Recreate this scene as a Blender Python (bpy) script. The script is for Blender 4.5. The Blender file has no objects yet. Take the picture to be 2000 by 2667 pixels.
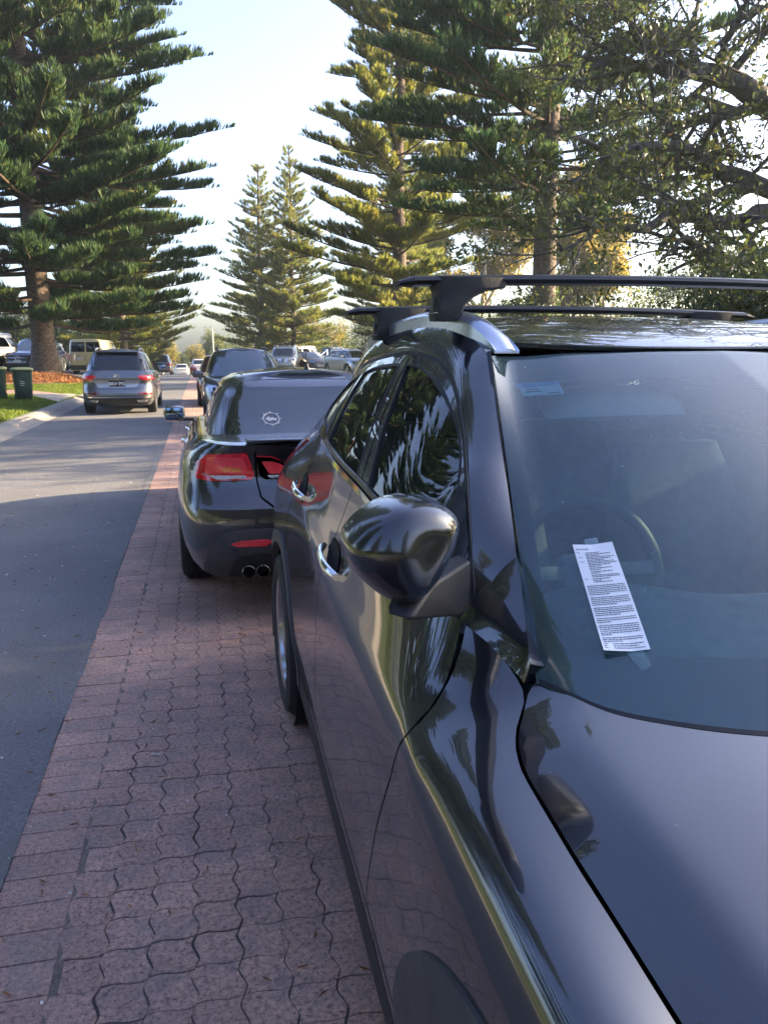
import bpy, bmesh, math, random
import numpy as np
from mathutils import Vector, Matrix
from mathutils.geometry import delaunay_2d_cdt
from mathutils.bvhtree import BVHTree
R_ = math.radians
PI = math.pi
rnd = random.Random(7)
nr = np.random.default_rng(11)
SC = bpy.context.scene
COL = SC.collection

# ------------------------------------------------------------ camera
CAM_H, CAM_PITCH, CAM_YAW = 1.56, R_(11.74), R_(13.25)
cd = bpy.data.cameras.new('camera'); cam = bpy.data.objects.new('camera', cd); COL.objects.link(cam)
cd.sensor_fit = 'HORIZONTAL'; cd.sensor_width = 36.0; cd.lens = 36.0
cd.clip_start = 0.02; cd.clip_end = 3000
Fv = Vector((math.sin(CAM_YAW)*math.cos(CAM_PITCH), math.cos(CAM_YAW)*math.cos(CAM_PITCH), -math.sin(CAM_PITCH)))
Rv = Vector((math.cos(CAM_YAW), -math.sin(CAM_YAW), 0)); Uv = Rv.cross(Fv)
cam.matrix_world = Matrix(((Rv.x, Uv.x, -Fv.x, 0), (Rv.y, Uv.y, -Fv.y, 0), (Rv.z, Uv.z, -Fv.z, CAM_H), (0, 0, 0, 1)))
SC.camera = cam

# ------------------------------------------------------------ sky, sun, exposure
SUN_AZ, SUN_EL = R_(86), R_(20)          # azimuth clockwise from the road direction (+Y)
W = bpy.data.worlds.new('World'); SC.world = W; W.use_nodes = True
wn = W.node_tree.nodes; wl = W.node_tree.links
sky = wn.new('ShaderNodeTexSky'); sky.sky_type = 'NISHITA'; sky.sun_disc = False
sky.sun_elevation = SUN_EL; sky.sun_rotation = SUN_AZ
sky.altitude = 20; sky.air_density = 1.0; sky.dust_density = 3.6; sky.ozone_density = 2.0
bg = wn['Background']; bg.inputs['Strength'].default_value = 0.125
hsv = wn.new('ShaderNodeHueSaturation'); hsv.inputs['Saturation'].default_value = 1.05; hsv.inputs['Hue'].default_value = 0.515
wl.new(sky.outputs['Color'], hsv.inputs['Color']); wb_ = wn.new('ShaderNodeMix'); wb_.data_type = 'RGBA'; wb_.blend_type = 'MULTIPLY'; wb_.inputs['Factor'].default_value = 1.0; wb_.inputs['B'].default_value = (0.90, 0.925, 1.02, 1)
wl.new(hsv.outputs['Color'], wb_.inputs['A']); wl.new(wb_.outputs['Result'], bg.inputs['Color'])
ld = bpy.data.lights.new('sun', 'SUN'); ld.energy = 5.0; ld.angle = R_(0.6); ld.color = (1.0, 0.78, 0.50)
sun = bpy.data.objects.new('sun', ld); COL.objects.link(sun)
sdir = Vector((math.sin(SUN_AZ)*math.cos(SUN_EL), math.cos(SUN_AZ)*math.cos(SUN_EL), math.sin(SUN_EL)))
sun.rotation_euler = sdir.to_track_quat('Z', 'Y').to_euler(); sun.location = sdir*60
SC.view_settings.view_transform = 'Standard'; SC.view_settings.look = 'None'
SC.view_settings.exposure = 2.4; SC.view_settings.gamma = 1.0
SC.render.engine = 'CYCLES'
SC.cycles.max_bounces = 8; SC.cycles.transparent_max_bounces = 24
SC.cycles.glossy_bounces = 5; SC.cycles.transmission_bounces = 4; SC.cycles.diffuse_bounces = 3
SC.cycles.caustics_reflective = False; SC.cycles.caustics_refractive = False
SC.cycles.use_denoising = True
SC.cycles.sample_clamp_indirect = 6.0

# ------------------------------------------------------------ object helpers
def tag(o, label=None, cat=None, group=None, kind=None):
    if label: o['label'] = label
    if cat: o['category'] = cat
    if group: o['group'] = group
    if kind: o['kind'] = kind
    return o
def link(name, me, mat=None, parent=None):
    o = bpy.data.objects.new(name, me); COL.objects.link(o)
    if mat is not None:
        for m in (mat if isinstance(mat, (list, tuple)) else [mat]): me.materials.append(m)
    if parent is not None: o.parent = parent
    return o
def thing(name, loc=(0, 0, 0), rz=0.0, label=None, cat=None, group=None):
    o = bpy.data.objects.new(name, None); COL.objects.link(o)
    o.empty_display_size = 0.2
    o.location = loc; o.rotation_euler = (0, 0, rz)
    return tag(o, label, cat, group)
def pyd(name, v, f, mat=None, parent=None, smooth=True):
    me = bpy.data.meshes.new(name)
    me.from_pydata([tuple(map(float, p)) for p in v], [], [tuple(int(i) for i in q) for q in f])
    if smooth: me.polygons.foreach_set('use_smooth', [True]*len(me.polygons))
    me.update()
    return link(name, me, mat, parent)
def np_mesh(name, V, Fq, k, mat=None, parent=None, smooth=False):
    """fast mesh: V (n,3), Fq (m,k)"""
    me = bpy.data.meshes.new(name)
    V = np.asarray(V, np.float32); Fq = np.asarray(Fq, np.int32)
    me.vertices.add(len(V)); me.vertices.foreach_set('co', V.ravel())
    me.loops.add(Fq.size); me.loops.foreach_set('vertex_index', Fq.ravel())
    me.polygons.add(len(Fq)); me.polygons.foreach_set('loop_start', np.arange(0, Fq.size, k, dtype=np.int32))
    try: me.polygons.foreach_set('loop_total', np.full(len(Fq), k, np.int32))
    except Exception: pass
    if smooth: me.polygons.foreach_set('use_smooth', np.ones(len(Fq), bool))
    me.update(calc_edges=True); me.validate()
    return link(name, me, mat, parent)
class MB:
    """collects primitive shapes into one mesh"""
    def __init__(s): s.v = []; s.f = []
    def add(s, v, f):
        b = len(s.v); s.v += [tuple(p) for p in v]; s.f += [tuple(i+b for i in q) for q in f]; return s
    def box(s, c, d, rz=0.0, bev=0.0, rx=0.0, ry=0.0):
        bm = bmesh.new(); bmesh.ops.create_cube(bm, size=1)
        for v in bm.verts: v.co = Vector((v.co.x*d[0], v.co.y*d[1], v.co.z*d[2]))
        if bev > 0: bmesh.ops.bevel(bm, geom=list(bm.edges), offset=bev, segments=2, profile=0.5, affect='EDGES')
        M = Matrix.Translation(c) @ Matrix.Rotation(rz, 4, 'Z') @ Matrix.Rotation(ry, 4, 'Y') @ Matrix.Rotation(rx, 4, 'X')
        bm.transform(M); bm.verts.index_update()
        s.add([tuple(v.co) for v in bm.verts], [tuple(v.index for v in f.verts) for f in bm.faces]); bm.free(); return s
    def tube(s, pts, rad, n=8, cap=True, flat=None):
        P = [Vector(p) for p in pts]; m = len(P)
        rad = rad if isinstance(rad, (list, tuple)) else [rad]*m
        up = None; v = []; f = []
        for i in range(m):
            t = (P[min(i+1, m-1)]-P[max(i-1, 0)]).normalized()
            if up is None: up = Vector((0, 0, 1)) if abs(t.z) < 0.9 else Vector((1, 0, 0))
            a = t.cross(up).normalized(); b = a.cross(t).normalized(); up = b
            for k in range(n):
                th = 2*PI*k/n
                q = P[i]+a*(rad[i]*math.cos(th))+b*(rad[i]*math.sin(th)*(flat or 1))
                v.append(tuple(q))
        for i in range(m-1):
            for k in range(n):
                f.append((i*n+k, i*n+(k+1) % n, (i+1)*n+(k+1) % n, (i+1)*n+k))
        if cap: f.append(tuple(range(n-1, -1, -1))); f.append(tuple((m-1)*n+k for k in range(n)))
        return s.add(v, f)
    def lathe(s, prof, c=(0, 0, 0), axis='x', n=32, close=False, arc=2*PI):
        """prof: list of (along, radius)"""
        v = []; f = []; m = len(prof)
        for k in range(n):
            th = arc*k/n
            for (a, r) in prof:
                if axis == 'x': p = (c[0]+a, c[1]+r*math.cos(th), c[2]+r*math.sin(th))
                elif axis == 'y': p = (c[0]+r*math.cos(th), c[1]+a, c[2]+r*math.sin(th))
                else: p = (c[0]+r*math.cos(th), c[1]+r*math.sin(th), c[2]+a)
                v.append(p)
        for k in range(n):
            k2 = (k+1) % n
            for i in range(m-1 if not close else m):
                i2 = (i+1) % m
                f.append((k*m+i, k2*m+i, k2*m+i2, k*m+i2))
        return s.add(v, f)
    def build(s, name, mat, parent=None, smooth=True, fix=True):
        me = bpy.data.meshes.new(name); me.from_pydata(s.v, [], s.f)
        if fix:
            bm = bmesh.new(); bm.from_mesh(me); bmesh.ops.recalc_face_normals(bm, faces=bm.faces); bm.to_mesh(me); bm.free()
        if smooth:
            me.polygons.foreach_set('use_smooth', [True]*len(me.polygons))
            me.set_sharp_from_angle(angle=R_(38))
        me.update()
        return link(name, me, mat, parent)
def copy_tree(o, parent=None):
    c = o.copy(); COL.objects.link(c)
    if parent is not None: c.parent = parent
    for ch in list(o.children): copy_tree(ch, c)
    return c
# --- smooth interpolation
def pchip(xs, ys):
    xs = np.asarray(xs, float); ys = np.asarray(ys, float)
    if ys.ndim == 1: ys = ys[:, None]; sq = True
    else: sq = False
    h = np.diff(xs)[:, None]; dl = np.diff(ys, axis=0)/h
    m = np.zeros_like(ys)
    if len(xs) > 2:
        w1 = 2*h[1:]+h[:-1]; w2 = h[1:]+2*h[:-1]
        with np.errstate(divide='ignore', invalid='ignore'):
            hm = (w1+w2)/(w1/dl[:-1]+w2/dl[1:])
        m[1:-1] = np.where(dl[:-1]*dl[1:] > 0, hm, 0)
        m[0] = dl[0]; m[-1] = dl[-1]
    else: m[:] = dl[0]
    def f(x):
        x = np.clip(np.asarray(x, float), xs[0], xs[-1]); sh = x.shape; x = x.ravel()
        i = np.clip(np.searchsorted(xs, x)-1, 0, len(xs)-2)
        hh = (xs[i+1]-xs[i])[:, None]; t = ((x-xs[i])[:, None])/hh
        r = ((2*t**3-3*t**2+1)*ys[i]+(t**3-2*t**2+t)*hh*m[i]+(-2*t**3+3*t**2)*ys[i+1]+(t**3-t**2)*hh*m[i+1])
        return r[:, 0].reshape(sh) if sq else r.reshape(sh+(ys.shape[1],))
    return f
def ncs_w(xs, x):
    """natural cubic spline weights: values at knots -> value at x; returns (n, len(xs))"""
    xs = np.asarray(xs, float); n = len(xs); x = np.clip(np.asarray(x, float).ravel(), xs[0], xs[-1])
    h = np.diff(xs); A = np.zeros((n, n)); B = np.zeros((n, n)); A[0, 0] = A[-1, -1] = 1
    for i in range(1, n-1):
        A[i, i-1] = h[i-1]; A[i, i] = 2*(h[i-1]+h[i]); A[i, i+1] = h[i]
        B[i, i-1] = 6/h[i-1]; B[i, i] = -6/h[i-1]-6/h[i]; B[i, i+1] = 6/h[i]
    M = np.linalg.solve(A, B); I = np.eye(n)
    i = np.clip(np.searchsorted(xs, x)-1, 0, n-2); hh = h[i][:, None]
    a = (xs[i+1]-x)[:, None]; b = (x-xs[i])[:, None]
    return M[i]*a**3/(6*hh)+M[i+1]*b**3/(6*hh)+(I[i]/hh-M[i]*hh/6)*a+(I[i+1]/hh-M[i+1]*hh/6)*b
def pip(P, poly):
    x, y = P[:, 0], P[:, 1]; ins = np.zeros(len(P), bool); n = len(poly); j = n-1
    for i in range(n):
        xi, yi = poly[i]; xj, yj = poly[j]
        c = ((yi > y) != (yj > y)) & (x < (xj-xi)*(y-yi)/((yj-yi) if yj != yi else 1e-12)+xi)
        ins ^= c; j = i
    return ins
def densify(poly, step, closed=True):
    out = []; n = len(poly)
    for i in range(n if closed else n-1):
        a = np.array(poly[i], float); b = np.array(poly[(i+1) % n], float)
        k = max(1, int(math.ceil(np.linalg.norm(b-a)/step)))
        for t in range(k): out.append(tuple(a+(b-a)*t/k))
    if not closed: out.append(tuple(poly[-1]))
    return out
def smooth_closed(pts, n=60):
    """periodic Catmull-Rom through pts"""
    P = np.array(pts, float); m = len(P); out = []
    per = max(2, n//m)
    for i in range(m):
        p0, p1, p2, p3 = P[i-1], P[i], P[(i+1) % m], P[(i+2) % m]
        for k in range(per):
            t = k/per
            out.append(tuple(0.5*(2*p1+(p2-p0)*t+(2*p0-5*p1+4*p2-p3)*t*t+(3*p1-p0-3*p2+p3)*t**3)))
    return out
def rpoly(pts, r, seg=4):
    """round the corners of a polygon"""
    P = [np.array(p, float) for p in pts]; n = len(P); out = []
    for i in range(n):
        a, b, c = P[i-1], P[i], P[(i+1) % n]
        rr = r[i] if isinstance(r, (list, tuple)) else r
        u = a-b; w = c-b; lu = np.linalg.norm(u); lw = np.linalg.norm(w)
        d = min(rr, lu*0.45, lw*0.45)
        if d < 1e-6: out.append(tuple(b)); continue
        p0 = b+u/lu*d; p1 = b+w/lw*d
        for k in range(seg+1):
            t = k/seg; out.append(tuple((1-t)**2*p0+2*t*(1-t)*b+t*t*p1))
    return out
def tri2d(poly, step, holes=()):
    """triangulate a polygon (with holes) with a regular interior grid -> (pts, tris, boundary loops)"""
    poly = densify(poly, step); hs = [densify(h, step) for h in holes]
    V = list(poly); E = [(i, (i+1) % len(poly)) for i in range(len(poly))]
    for h in hs:
        b = len(V); V += h; E += [(b+i, b+(i+1) % len(h)) for i in range(len(h))]
    A = np.array(V); lo = A.min(0); hi = A.max(0)
    gx = np.arange(lo[0]+step*0.5, hi[0], step); gy = np.arange(lo[1]+step*0.5, hi[1], step)
    if len(gx) and len(gy):
        G = np.stack(np.meshgrid(gx, gy, indexing='ij'), -1).reshape(-1, 2)
        k = pip(G, poly)
        for h in hs: k &= ~pip(G, h)
        G = G[k]
        if len(G):
            d = np.full(len(G), 1e9)
            for s in range(0, len(A), 256): d = np.minimum(d, np.linalg.norm(G[:, None]-A[None, s:s+256], axis=2).min(1))
            G = G[d > step*0.45]
            V += [tuple(g) for g in G]
    r = delaunay_2d_cdt([Vector(p) for p in V], E, [], 0, 1e-7)
    P = np.array([tuple(p) for p in r[0]]); T = np.array([t for t in r[2]])
    c = P[T].mean(1); k = pip(c, poly)
    for h in hs: k &= ~pip(c, h)
    T = T[k]
    a = P[T]; ar = (a[:, 1, 0]-a[:, 0, 0])*(a[:, 2, 1]-a[:, 0, 1])-(a[:, 1, 1]-a[:, 0, 1])*(a[:, 2, 0]-a[:, 0, 0])
    T[ar < 0] = T[ar < 0][:, ::-1]
    return P, T
def boundary(T):
    cnt = {}
    for t in T:
        for i in range(3):
            a, b = int(t[i]), int(t[(i+1) % 3]); cnt[(a, b)] = cnt.get((a, b), 0)+1
    return [e for e in cnt if (e[1], e[0]) not in cnt]
def surf_panel(name, poly, func, step, mat, parent=None, holes=(), off=0.0, flange=0.012, flip=False, mirror=None, scale=(1, 1), hem=0.002):
    """panel of the surface func(u,v)->xyz cut out by a polygon given in (u,v); smooth analytic normals, folded edges"""
    s = np.array(scale, float)
    P, T = tri2d([tuple(np.array(p)*s) for p in poly], step, [[tuple(np.array(p)*s) for p in h] for h in holes])
    UV = P/s; e = 1e-4
    X = func(UV[:, 0], UV[:, 1])
    du = (func(UV[:, 0]+e, UV[:, 1])-func(UV[:, 0]-e, UV[:, 1])); dv = (func(UV[:, 0], UV[:, 1]+e)-func(UV[:, 0], UV[:, 1]-e))
    N = np.cross(du, dv); N /= np.linalg.norm(N, axis=1)[:, None]+1e-12
    if flip: N = -N; T = T[:, ::-1]
    if mirror is not None:
        X = X.copy(); N = N.copy(); X[:, 0] = 2*mirror-X[:, 0]; N[:, 0] *= -1; T = T[:, ::-1]
    X = X+N*off
    V = [tuple(p) for p in X]; NN = [tuple(n) for n in N]; Fc = [tuple(t) for t in T]
    if flange > 0:
        be = boundary(T); dn = {}
        for a, b in be:
            for k in (a, b):
                if k not in dn:
                    dn[k] = len(V); V.append(tuple(X[k]-N[k]*flange)); NN.append(None)
        side = [(b, a, dn[a], dn[b]) for a, b in be]
    else: side = []
    me = bpy.data.meshes.new(name); me.from_pydata(V, [], Fc+side)
    me.polygons.foreach_set('use_smooth', [True]*len(Fc)+[False]*len(side)); me.update()
    ln = np.zeros((len(me.loops), 3), np.float32)
    li = np.zeros(len(me.loops), np.int32); me.loops.foreach_get('vertex_index', li)
    k3 = 3*len(Fc); ln[:k3] = N[li[:k3]]
    fn = np.zeros((len(me.polygons), 3), np.float32); me.polygons.foreach_get('normal', fn.ravel()) if False else None
    for i, q in enumerate(side):
        ln[k3+4*i:k3+4*i+4] = me.polygons[len(Fc)+i].normal
    me.normals_split_custom_set(ln.tolist())
    return link(name, me, mat, parent)
def tape(name, f, us, w, mat, parent=None, off=0.003, h=0.004, mirror=None):
    """raised strip along a 3D curve f(u)->(point, sideways, normal)"""
    mb = MB(); v = []; fc = []
    for u in us:
        p, sd, n = f(u)
        for a, b in ((-.5, 0), (-.42, 1), (.42, 1), (.5, 0)):
            q = p+sd*(a*w)+n*(off+b*h)
            if mirror is not None: q = np.array((2*mirror-q[0], q[1], q[2]))
            v.append(tuple(q))
    for i in range(len(us)-1):
        for k in range(3): fc.append((i*4+k, i*4+k+1, i*4+k+5, i*4+k+4))
    return mb.add(v, fc).build(name, mat, parent)
# ------------------------------------------------------------ materials (all node based)
M = {}
def nodes(m):
    m.use_nodes = True; nt = m.node_tree; return nt, nt.nodes, nt.links, nt.nodes['Principled BSDF']
def noise(nt, scale, detail=4, rough=0.55, vec=None, coord='Object'):
    tc = nt.nodes.new('ShaderNodeTexCoord') if vec is None else None
    n = nt.nodes.new('ShaderNodeTexNoise'); n.inputs['Scale'].default_value = scale
    n.inputs['Detail'].default_value = detail; n.inputs['Roughness'].default_value = rough
    nt.links.new(vec if vec is not None else tc.outputs[coord], n.inputs['Vector']); return n
def ramp(nt, src, stops):
    r = nt.nodes.new('ShaderNodeValToRGB'); el = r.color_ramp.elements
    while len(el) < len(stops): el.new(0.5)
    for e, (p, c) in zip(el, stops): e.position = p; e.color = tuple(c)+(1,) if len(c) == 3 else c
    nt.links.new(src, r.inputs['Fac']); return r
def pm(name, col, rough=0.5, metal=0.0, coat=0.0, var=0.12, vscale=6.0, bump=0.0, bscale=60.0, rvar=0.08, spec=0.5, coat_r=0.03, emit=None, estr=0.0):
    m = bpy.data.materials.new(name); nt, N, L, b = nodes(m)
    n = noise(nt, vscale)
    c2 = tuple(min(1, c*(1+var)) for c in col); c1 = tuple(c*(1-var) for c in col)
    r = ramp(nt, n.outputs['Fac'], [(0.3, c1), (0.7, c2)]); L.new(r.outputs['Color'], b.inputs['Base Color'])
    mr = N.new('ShaderNodeMapRange'); mr.inputs['To Min'].default_value = max(0.0, rough-rvar*rough*2); mr.inputs['To Max'].default_value = min(1, rough+rvar*rough*2)
    n2 = noise(nt, vscale*3.1); L.new(n2.outputs['Fac'], mr.inputs['Value']); L.new(mr.outputs['Result'], b.inputs['Roughness'])
    b.inputs['Metallic'].default_value = metal; b.inputs['Coat Weight'].default_value = coat; b.inputs['Coat Roughness'].default_value = coat_r
    b.inputs['Specular IOR Level'].default_value = spec
    if bump > 0:
        n3 = noise(nt, bscale, 5); bp = N.new('ShaderNodeBump'); bp.inputs['Strength'].default_value = bump; bp.inputs['Distance'].default_value = 0.01
        L.new(n3.outputs['Fac'], bp.inputs['Height']); L.new(bp.outputs['Normal'], b.inputs['Normal'])
    if emit: b.inputs['Emission Color'].default_value = tuple(emit)+(1,); b.inputs['Emission Strength'].default_value = estr
    M[name] = m; return m
def paint(name, col, dust=0.5, metal=0.0, rough=0.25, cior=1.6):
    """clear-coated car paint with a thin irregular film of dust and little specks"""
    m = bpy.data.materials.new(name); nt, N, L, b = nodes(m)
    tc = N.new('ShaderNodeTexCoord'); V = tc.outputs['Object']
    n1 = noise(nt, 2.3, 6, 0.6, V); n2 = noise(nt, 40, 3, 0.6, V)
    mul = N.new('ShaderNodeMath'); mul.operation = 'MULTIPLY'; L.new(n1.outputs['Fac'], mul.inputs[0]); L.new(n2.outputs['Fac'], mul.inputs[1])
    sep = N.new('ShaderNodeSeparateXYZ'); L.new(V, sep.inputs[0])
    zr = N.new('ShaderNodeMapRange'); zr.inputs['From Min'].default_value = 0.3; zr.inputs['From Max'].default_value = 1.0
    zr.inputs['To Min'].default_value = 1.0; zr.inputs['To Max'].default_value = 0.03; L.new(sep.outputs['Z'], zr.inputs['Value'])
    m2 = N.new('ShaderNodeMath'); m2.operation = 'MULTIPLY'; L.new(mul.outputs[0], m2.inputs[0]); L.new(zr.outputs[0], m2.inputs[1])
    m3 = N.new('ShaderNodeMath'); m3.operation = 'MULTIPLY'; m3.inputs[1].default_value = 1.0*dust; L.new(m2.outputs[0], m3.inputs[0])
    vor = N.new('ShaderNodeTexVoronoi'); vor.inputs['Scale'].default_value = 34; L.new(V, vor.inputs['Vector'])
    lt = N.new('ShaderNodeMath'); lt.operation = 'LESS_THAN'; lt.inputs[1].default_value = 0.05; L.new(vor.outputs['Distance'], lt.inputs[0])
    rn = N.new('ShaderNodeMath'); rn.operation = 'GREATER_THAN'; rn.inputs[1].default_value = 0.72
    sc = N.new('ShaderNodeSeparateColor'); L.new(vor.outputs['Color'], sc.inputs[0]); L.new(sc.outputs[0], rn.inputs[0])
    sp = N.new('ShaderNodeMath'); sp.operation = 'MULTIPLY'; L.new(lt.outputs[0], sp.inputs[0]); L.new(rn.outputs[0], sp.inputs[1])
    sp2 = N.new('ShaderNodeMath'); sp2.operation = 'MULTIPLY'; sp2.inputs[1].default_value = 0.35*dust; L.new(sp.outputs[0], sp2.inputs[0])
    ad = N.new('ShaderNodeMath'); ad.operation = 'ADD'; ad.use_clamp = True; L.new(m3.outputs[0], ad.inputs[0]); L.new(sp2.outputs[0], ad.inputs[1])
    mx = N.new('ShaderNodeMix'); mx.data_type = 'RGBA'; mx.inputs['A'].default_value = tuple(col)+(1,); mx.inputs['B'].default_value = (0.30, 0.27, 0.235, 1)
    L.new(ad.outputs[0], mx.inputs['Factor']); L.new(mx.outputs['Result'], b.inputs['Base Color'])
    b.inputs['Roughness'].default_value = rough; b.inputs['Metallic'].default_value = metal
    b.inputs['Coat Weight'].default_value = 1.0; b.inputs['Coat IOR'].default_value = cior
    cr = N.new('ShaderNodeMath'); cr.operation = 'MULTIPLY_ADD'; cr.inputs[1].default_value = 0.35; cr.inputs[2].default_value = 0.012
    L.new(ad.outputs[0], cr.inputs[0]); L.new(cr.outputs[0], b.inputs['Coat Roughness'])
    bn = noise(nt, 9, 2, 0.4, V); bp = N.new('ShaderNodeBump'); bp.inputs['Strength'].default_value = 0.012; bp.inputs['Distance'].default_value = 0.02
    L.new(bn.outputs['Fac'], bp.inputs['Height']); L.new(bp.outputs['Normal'], b.inputs['Coat Normal'])
    M[name] = m; return m
def glass(name, tint, ior=1.55, dirt_glare=0.02, rough=0.004):
    m = bpy.data.materials.new(name); m.use_nodes = True; nt = m.node_tree; N = nt.nodes; L = nt.links; N.clear()
    out = N.new('ShaderNodeOutputMaterial'); tr = N.new('ShaderNodeBsdfTransparent'); tr.inputs['Color'].default_value = tuple(tint)+(1,)
    gl = N.new('ShaderNodeBsdfGlossy'); gl.inputs['Roughness'].default_value = rough; gl.inputs['Color'].default_value = (1, 1, 1, 1)
    lw = N.new('ShaderNodeLayerWeight'); lw.inputs['Blend'].default_value = 1-1/ior
    mx = N.new('ShaderNodeMixShader'); L.new(lw.outputs['Fresnel'], mx.inputs[0]); L.new(tr.outputs[0], mx.inputs[1]); L.new(gl.outputs[0], mx.inputs[2])
    df = N.new('ShaderNodeBsdfDiffuse'); df.inputs['Color'].default_value = (0.27, 0.46, 0.50, 1)  # teal film is dirt plus reflected sky painted into the colour
    tc = N.new('ShaderNodeTexCoord'); n1 = noise(nt, 3.0, 6, 0.65, tc.outputs['Object'])
    vor = N.new('ShaderNodeTexVoronoi'); vor.inputs['Scale'].default_value = 22; L.new(tc.outputs['Object'], vor.inputs['Vector'])
    lt = N.new('ShaderNodeMath'); lt.operation = 'LESS_THAN'; lt.inputs[1].default_value = 0.045; L.new(vor.outputs['Distance'], lt.inputs[0])
    ml = N.new('ShaderNodeMath'); ml.operation = 'MULTIPLY_ADD'; ml.inputs[1].default_value = dirt_glare*2; L.new(n1.outputs['Fac'], ml.inputs[0])
    s2 = N.new('ShaderNodeMath'); s2.operation = 'MULTIPLY'; s2.inputs[1].default_value = min(.3, 8*dirt_glare); L.new(lt.outputs[0], s2.inputs[0]); L.new(s2.outputs[0], ml.inputs[2])
    mx2 = N.new('ShaderNodeMixShader'); L.new(ml.outputs[0], mx2.inputs[0]); L.new(mx.outputs[0], mx2.inputs[1]); L.new(df.outputs[0], mx2.inputs[2])
    L.new(mx2.outputs[0], out.inputs['Surface']); M[name] = m; return m
def leafmat(name, c1, c2, trans=0.35, rough=0.5, vscale=0.6, gold=None, gamt=0.62):
    """foliage: colour varies leaf by leaf and in clumps; part of the light passes through"""
    m = bpy.data.materials.new(name); m.use_nodes = True; nt = m.node_tree; N = nt.nodes; L = nt.links; N.clear()
    out = N.new('ShaderNodeOutputMaterial'); tc = N.new('ShaderNodeTexCoord')
    n1 = noise(nt, vscale, 4, 0.6, tc.outputs['Object']); geo = N.new('ShaderNodeNewGeometry')
    ad = N.new('ShaderNodeMath'); ad.operation = 'MULTIPLY_ADD'; ad.inputs[1].default_value = 0.5; L.new(geo.outputs['Random Per Island'], ad.inputs[0])
    hf = N.new('ShaderNodeMath'); hf.operation = 'MULTIPLY_ADD'; hf.inputs[1].default_value = 0.9; hf.inputs[2].default_value = -0.2
    L.new(n1.outputs['Fac'], hf.inputs[0]); L.new(hf.outputs[0], ad.inputs[2])
    st = [(0.15, c1), (gamt, c2)]
    if gold: st.append((0.9, gold))
    r = ramp(nt, ad.outputs[0], st)
    df = N.new('ShaderNodeBsdfPrincipled'); df.inputs['Roughness'].default_value = rough; df.inputs['Specular IOR Level'].default_value = 0.35
    tl = N.new('ShaderNodeBsdfTranslucent'); L.new(r.outputs[0], df.inputs['Base Color'])
    hs = N.new('ShaderNodeHueSaturation'); hs.inputs['Value'].default_value = 1.9; hs.inputs['Saturation'].default_value = 1.1; hs.inputs['Hue'].default_value = 0.485
    L.new(r.outputs[0], hs.inputs['Color']); L.new(hs.outputs[0], tl.inputs['Color'])
    mx = N.new('ShaderNodeMixShader'); mx.inputs[0].default_value = trans; L.new(df.outputs[0], mx.inputs[1]); L.new(tl.outputs[0], mx.inputs[2])
    L.new(mx.outputs[0], out.inputs['Surface']); M[name] = m; return m
def bark(name, c1, c2, ring=0.0, scale=9.0):
    m = bpy.data.materials.new(name); nt, N, L, b = nodes(m); tc = N.new('ShaderNodeTexCoord')
    mp = N.new('ShaderNodeMapping'); mp.inputs['Scale'].default_value = (1, 1, 2.6 if ring else 0.35); L.new(tc.outputs['Object'], mp.inputs[0])
    n1 = noise(nt, scale, 8, 0.68, mp.outputs[0]); r = ramp(nt, n1.outputs['Fac'], [(0.32, c1), (0.72, c2)]); L.new(r.outputs[0], b.inputs['Base Color'])
    b.inputs['Roughness'].default_value = 0.9; bp = N.new('ShaderNodeBump'); bp.inputs['Strength'].default_value = 0.9; bp.inputs['Distance'].default_value = 0.05
    L.new(n1.outputs['Fac'], bp.inputs['Height']); L.new(bp.outputs[0], b.inputs['Normal']); M[name] = m; return m

paint('black_paint', (0.004, 0.005, 0.008), 0.8, cior=1.8)
paint('black_paint2', (0.008, 0.009, 0.014), 0.45, cior=1.7)
paint('navy_paint', (0.012, 0.016, 0.028), 0.6, cior=1.7)
paint('deep_navy', (0.010, 0.016, 0.045), 0.6, 0.3)
paint('mirror_black', (0.006, 0.007, 0.010), 0.12, cior=1.55)
paint('grey_paint', (0.15, 0.16, 0.175), 0.9, 0.75, 0.32)
paint('dark_suv', (0.016, 0.018, 0.022), 0.7)
paint('red_paint', (0.24, 0.012, 0.014), 0.5, 0.25)
paint('white_paint', (0.68, 0.67, 0.64), 0.5)
paint('cream_paint', (0.66, 0.56, 0.32), 0.4)
paint('pale_paint', (0.62, 0.58, 0.48), 0.6)
paint('silver_paint', (0.42, 0.43, 0.44), 0.6, 0.6, 0.35)
paint('ute_grey', (0.20, 0.205, 0.215), 0.7, 0.5, 0.35)
paint('beige_paint', (0.40, 0.36, 0.29), 0.7, 0.3)
glass('windscreen_glass', (0.70, 0.90, 0.88), 1.75, 0.11)
glass('side_glass', (0.36, 0.44, 0.40), 1.6, 0.012)
pm('frit', (0.010, 0.010, 0.018), 0.25, 0, 0.0, 0.2, 8, spec=0.7)
pm('dark_glass', (0.008, 0.011, 0.014), 0.015, 0, 0.25, 0.2, 3, spec=0.6)
pm('sky_blue_glass', (0.030, 0.050, 0.062), 0.02, 0, 1.0, 0.2, 3, spec=0.9)  # blue of the reflected sky is put into the pane colour
pm('black_plastic', (0.018, 0.019, 0.021), 0.55, 0, 0, 0.25, 12, 0.25, 500)
pm('grey_plastic', (0.06, 0.062, 0.066), 0.5, 0, 0, 0.2, 12, 0.2, 400)
pm('satin_black', (0.012, 0.013, 0.015), 0.3, 0, 0.0, 0.2, 14)
pm('rubber', (0.020, 0.020, 0.020), 0.8, 0, 0, 0.35, 14, 0.3, 160)
pm('seal', (0.006, 0.006, 0.007), 0.5, 0, 0, 0.2)
pm('inner_dark', (0.004, 0.004, 0.005), 0.85, 0, 0, 0.2)
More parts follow.
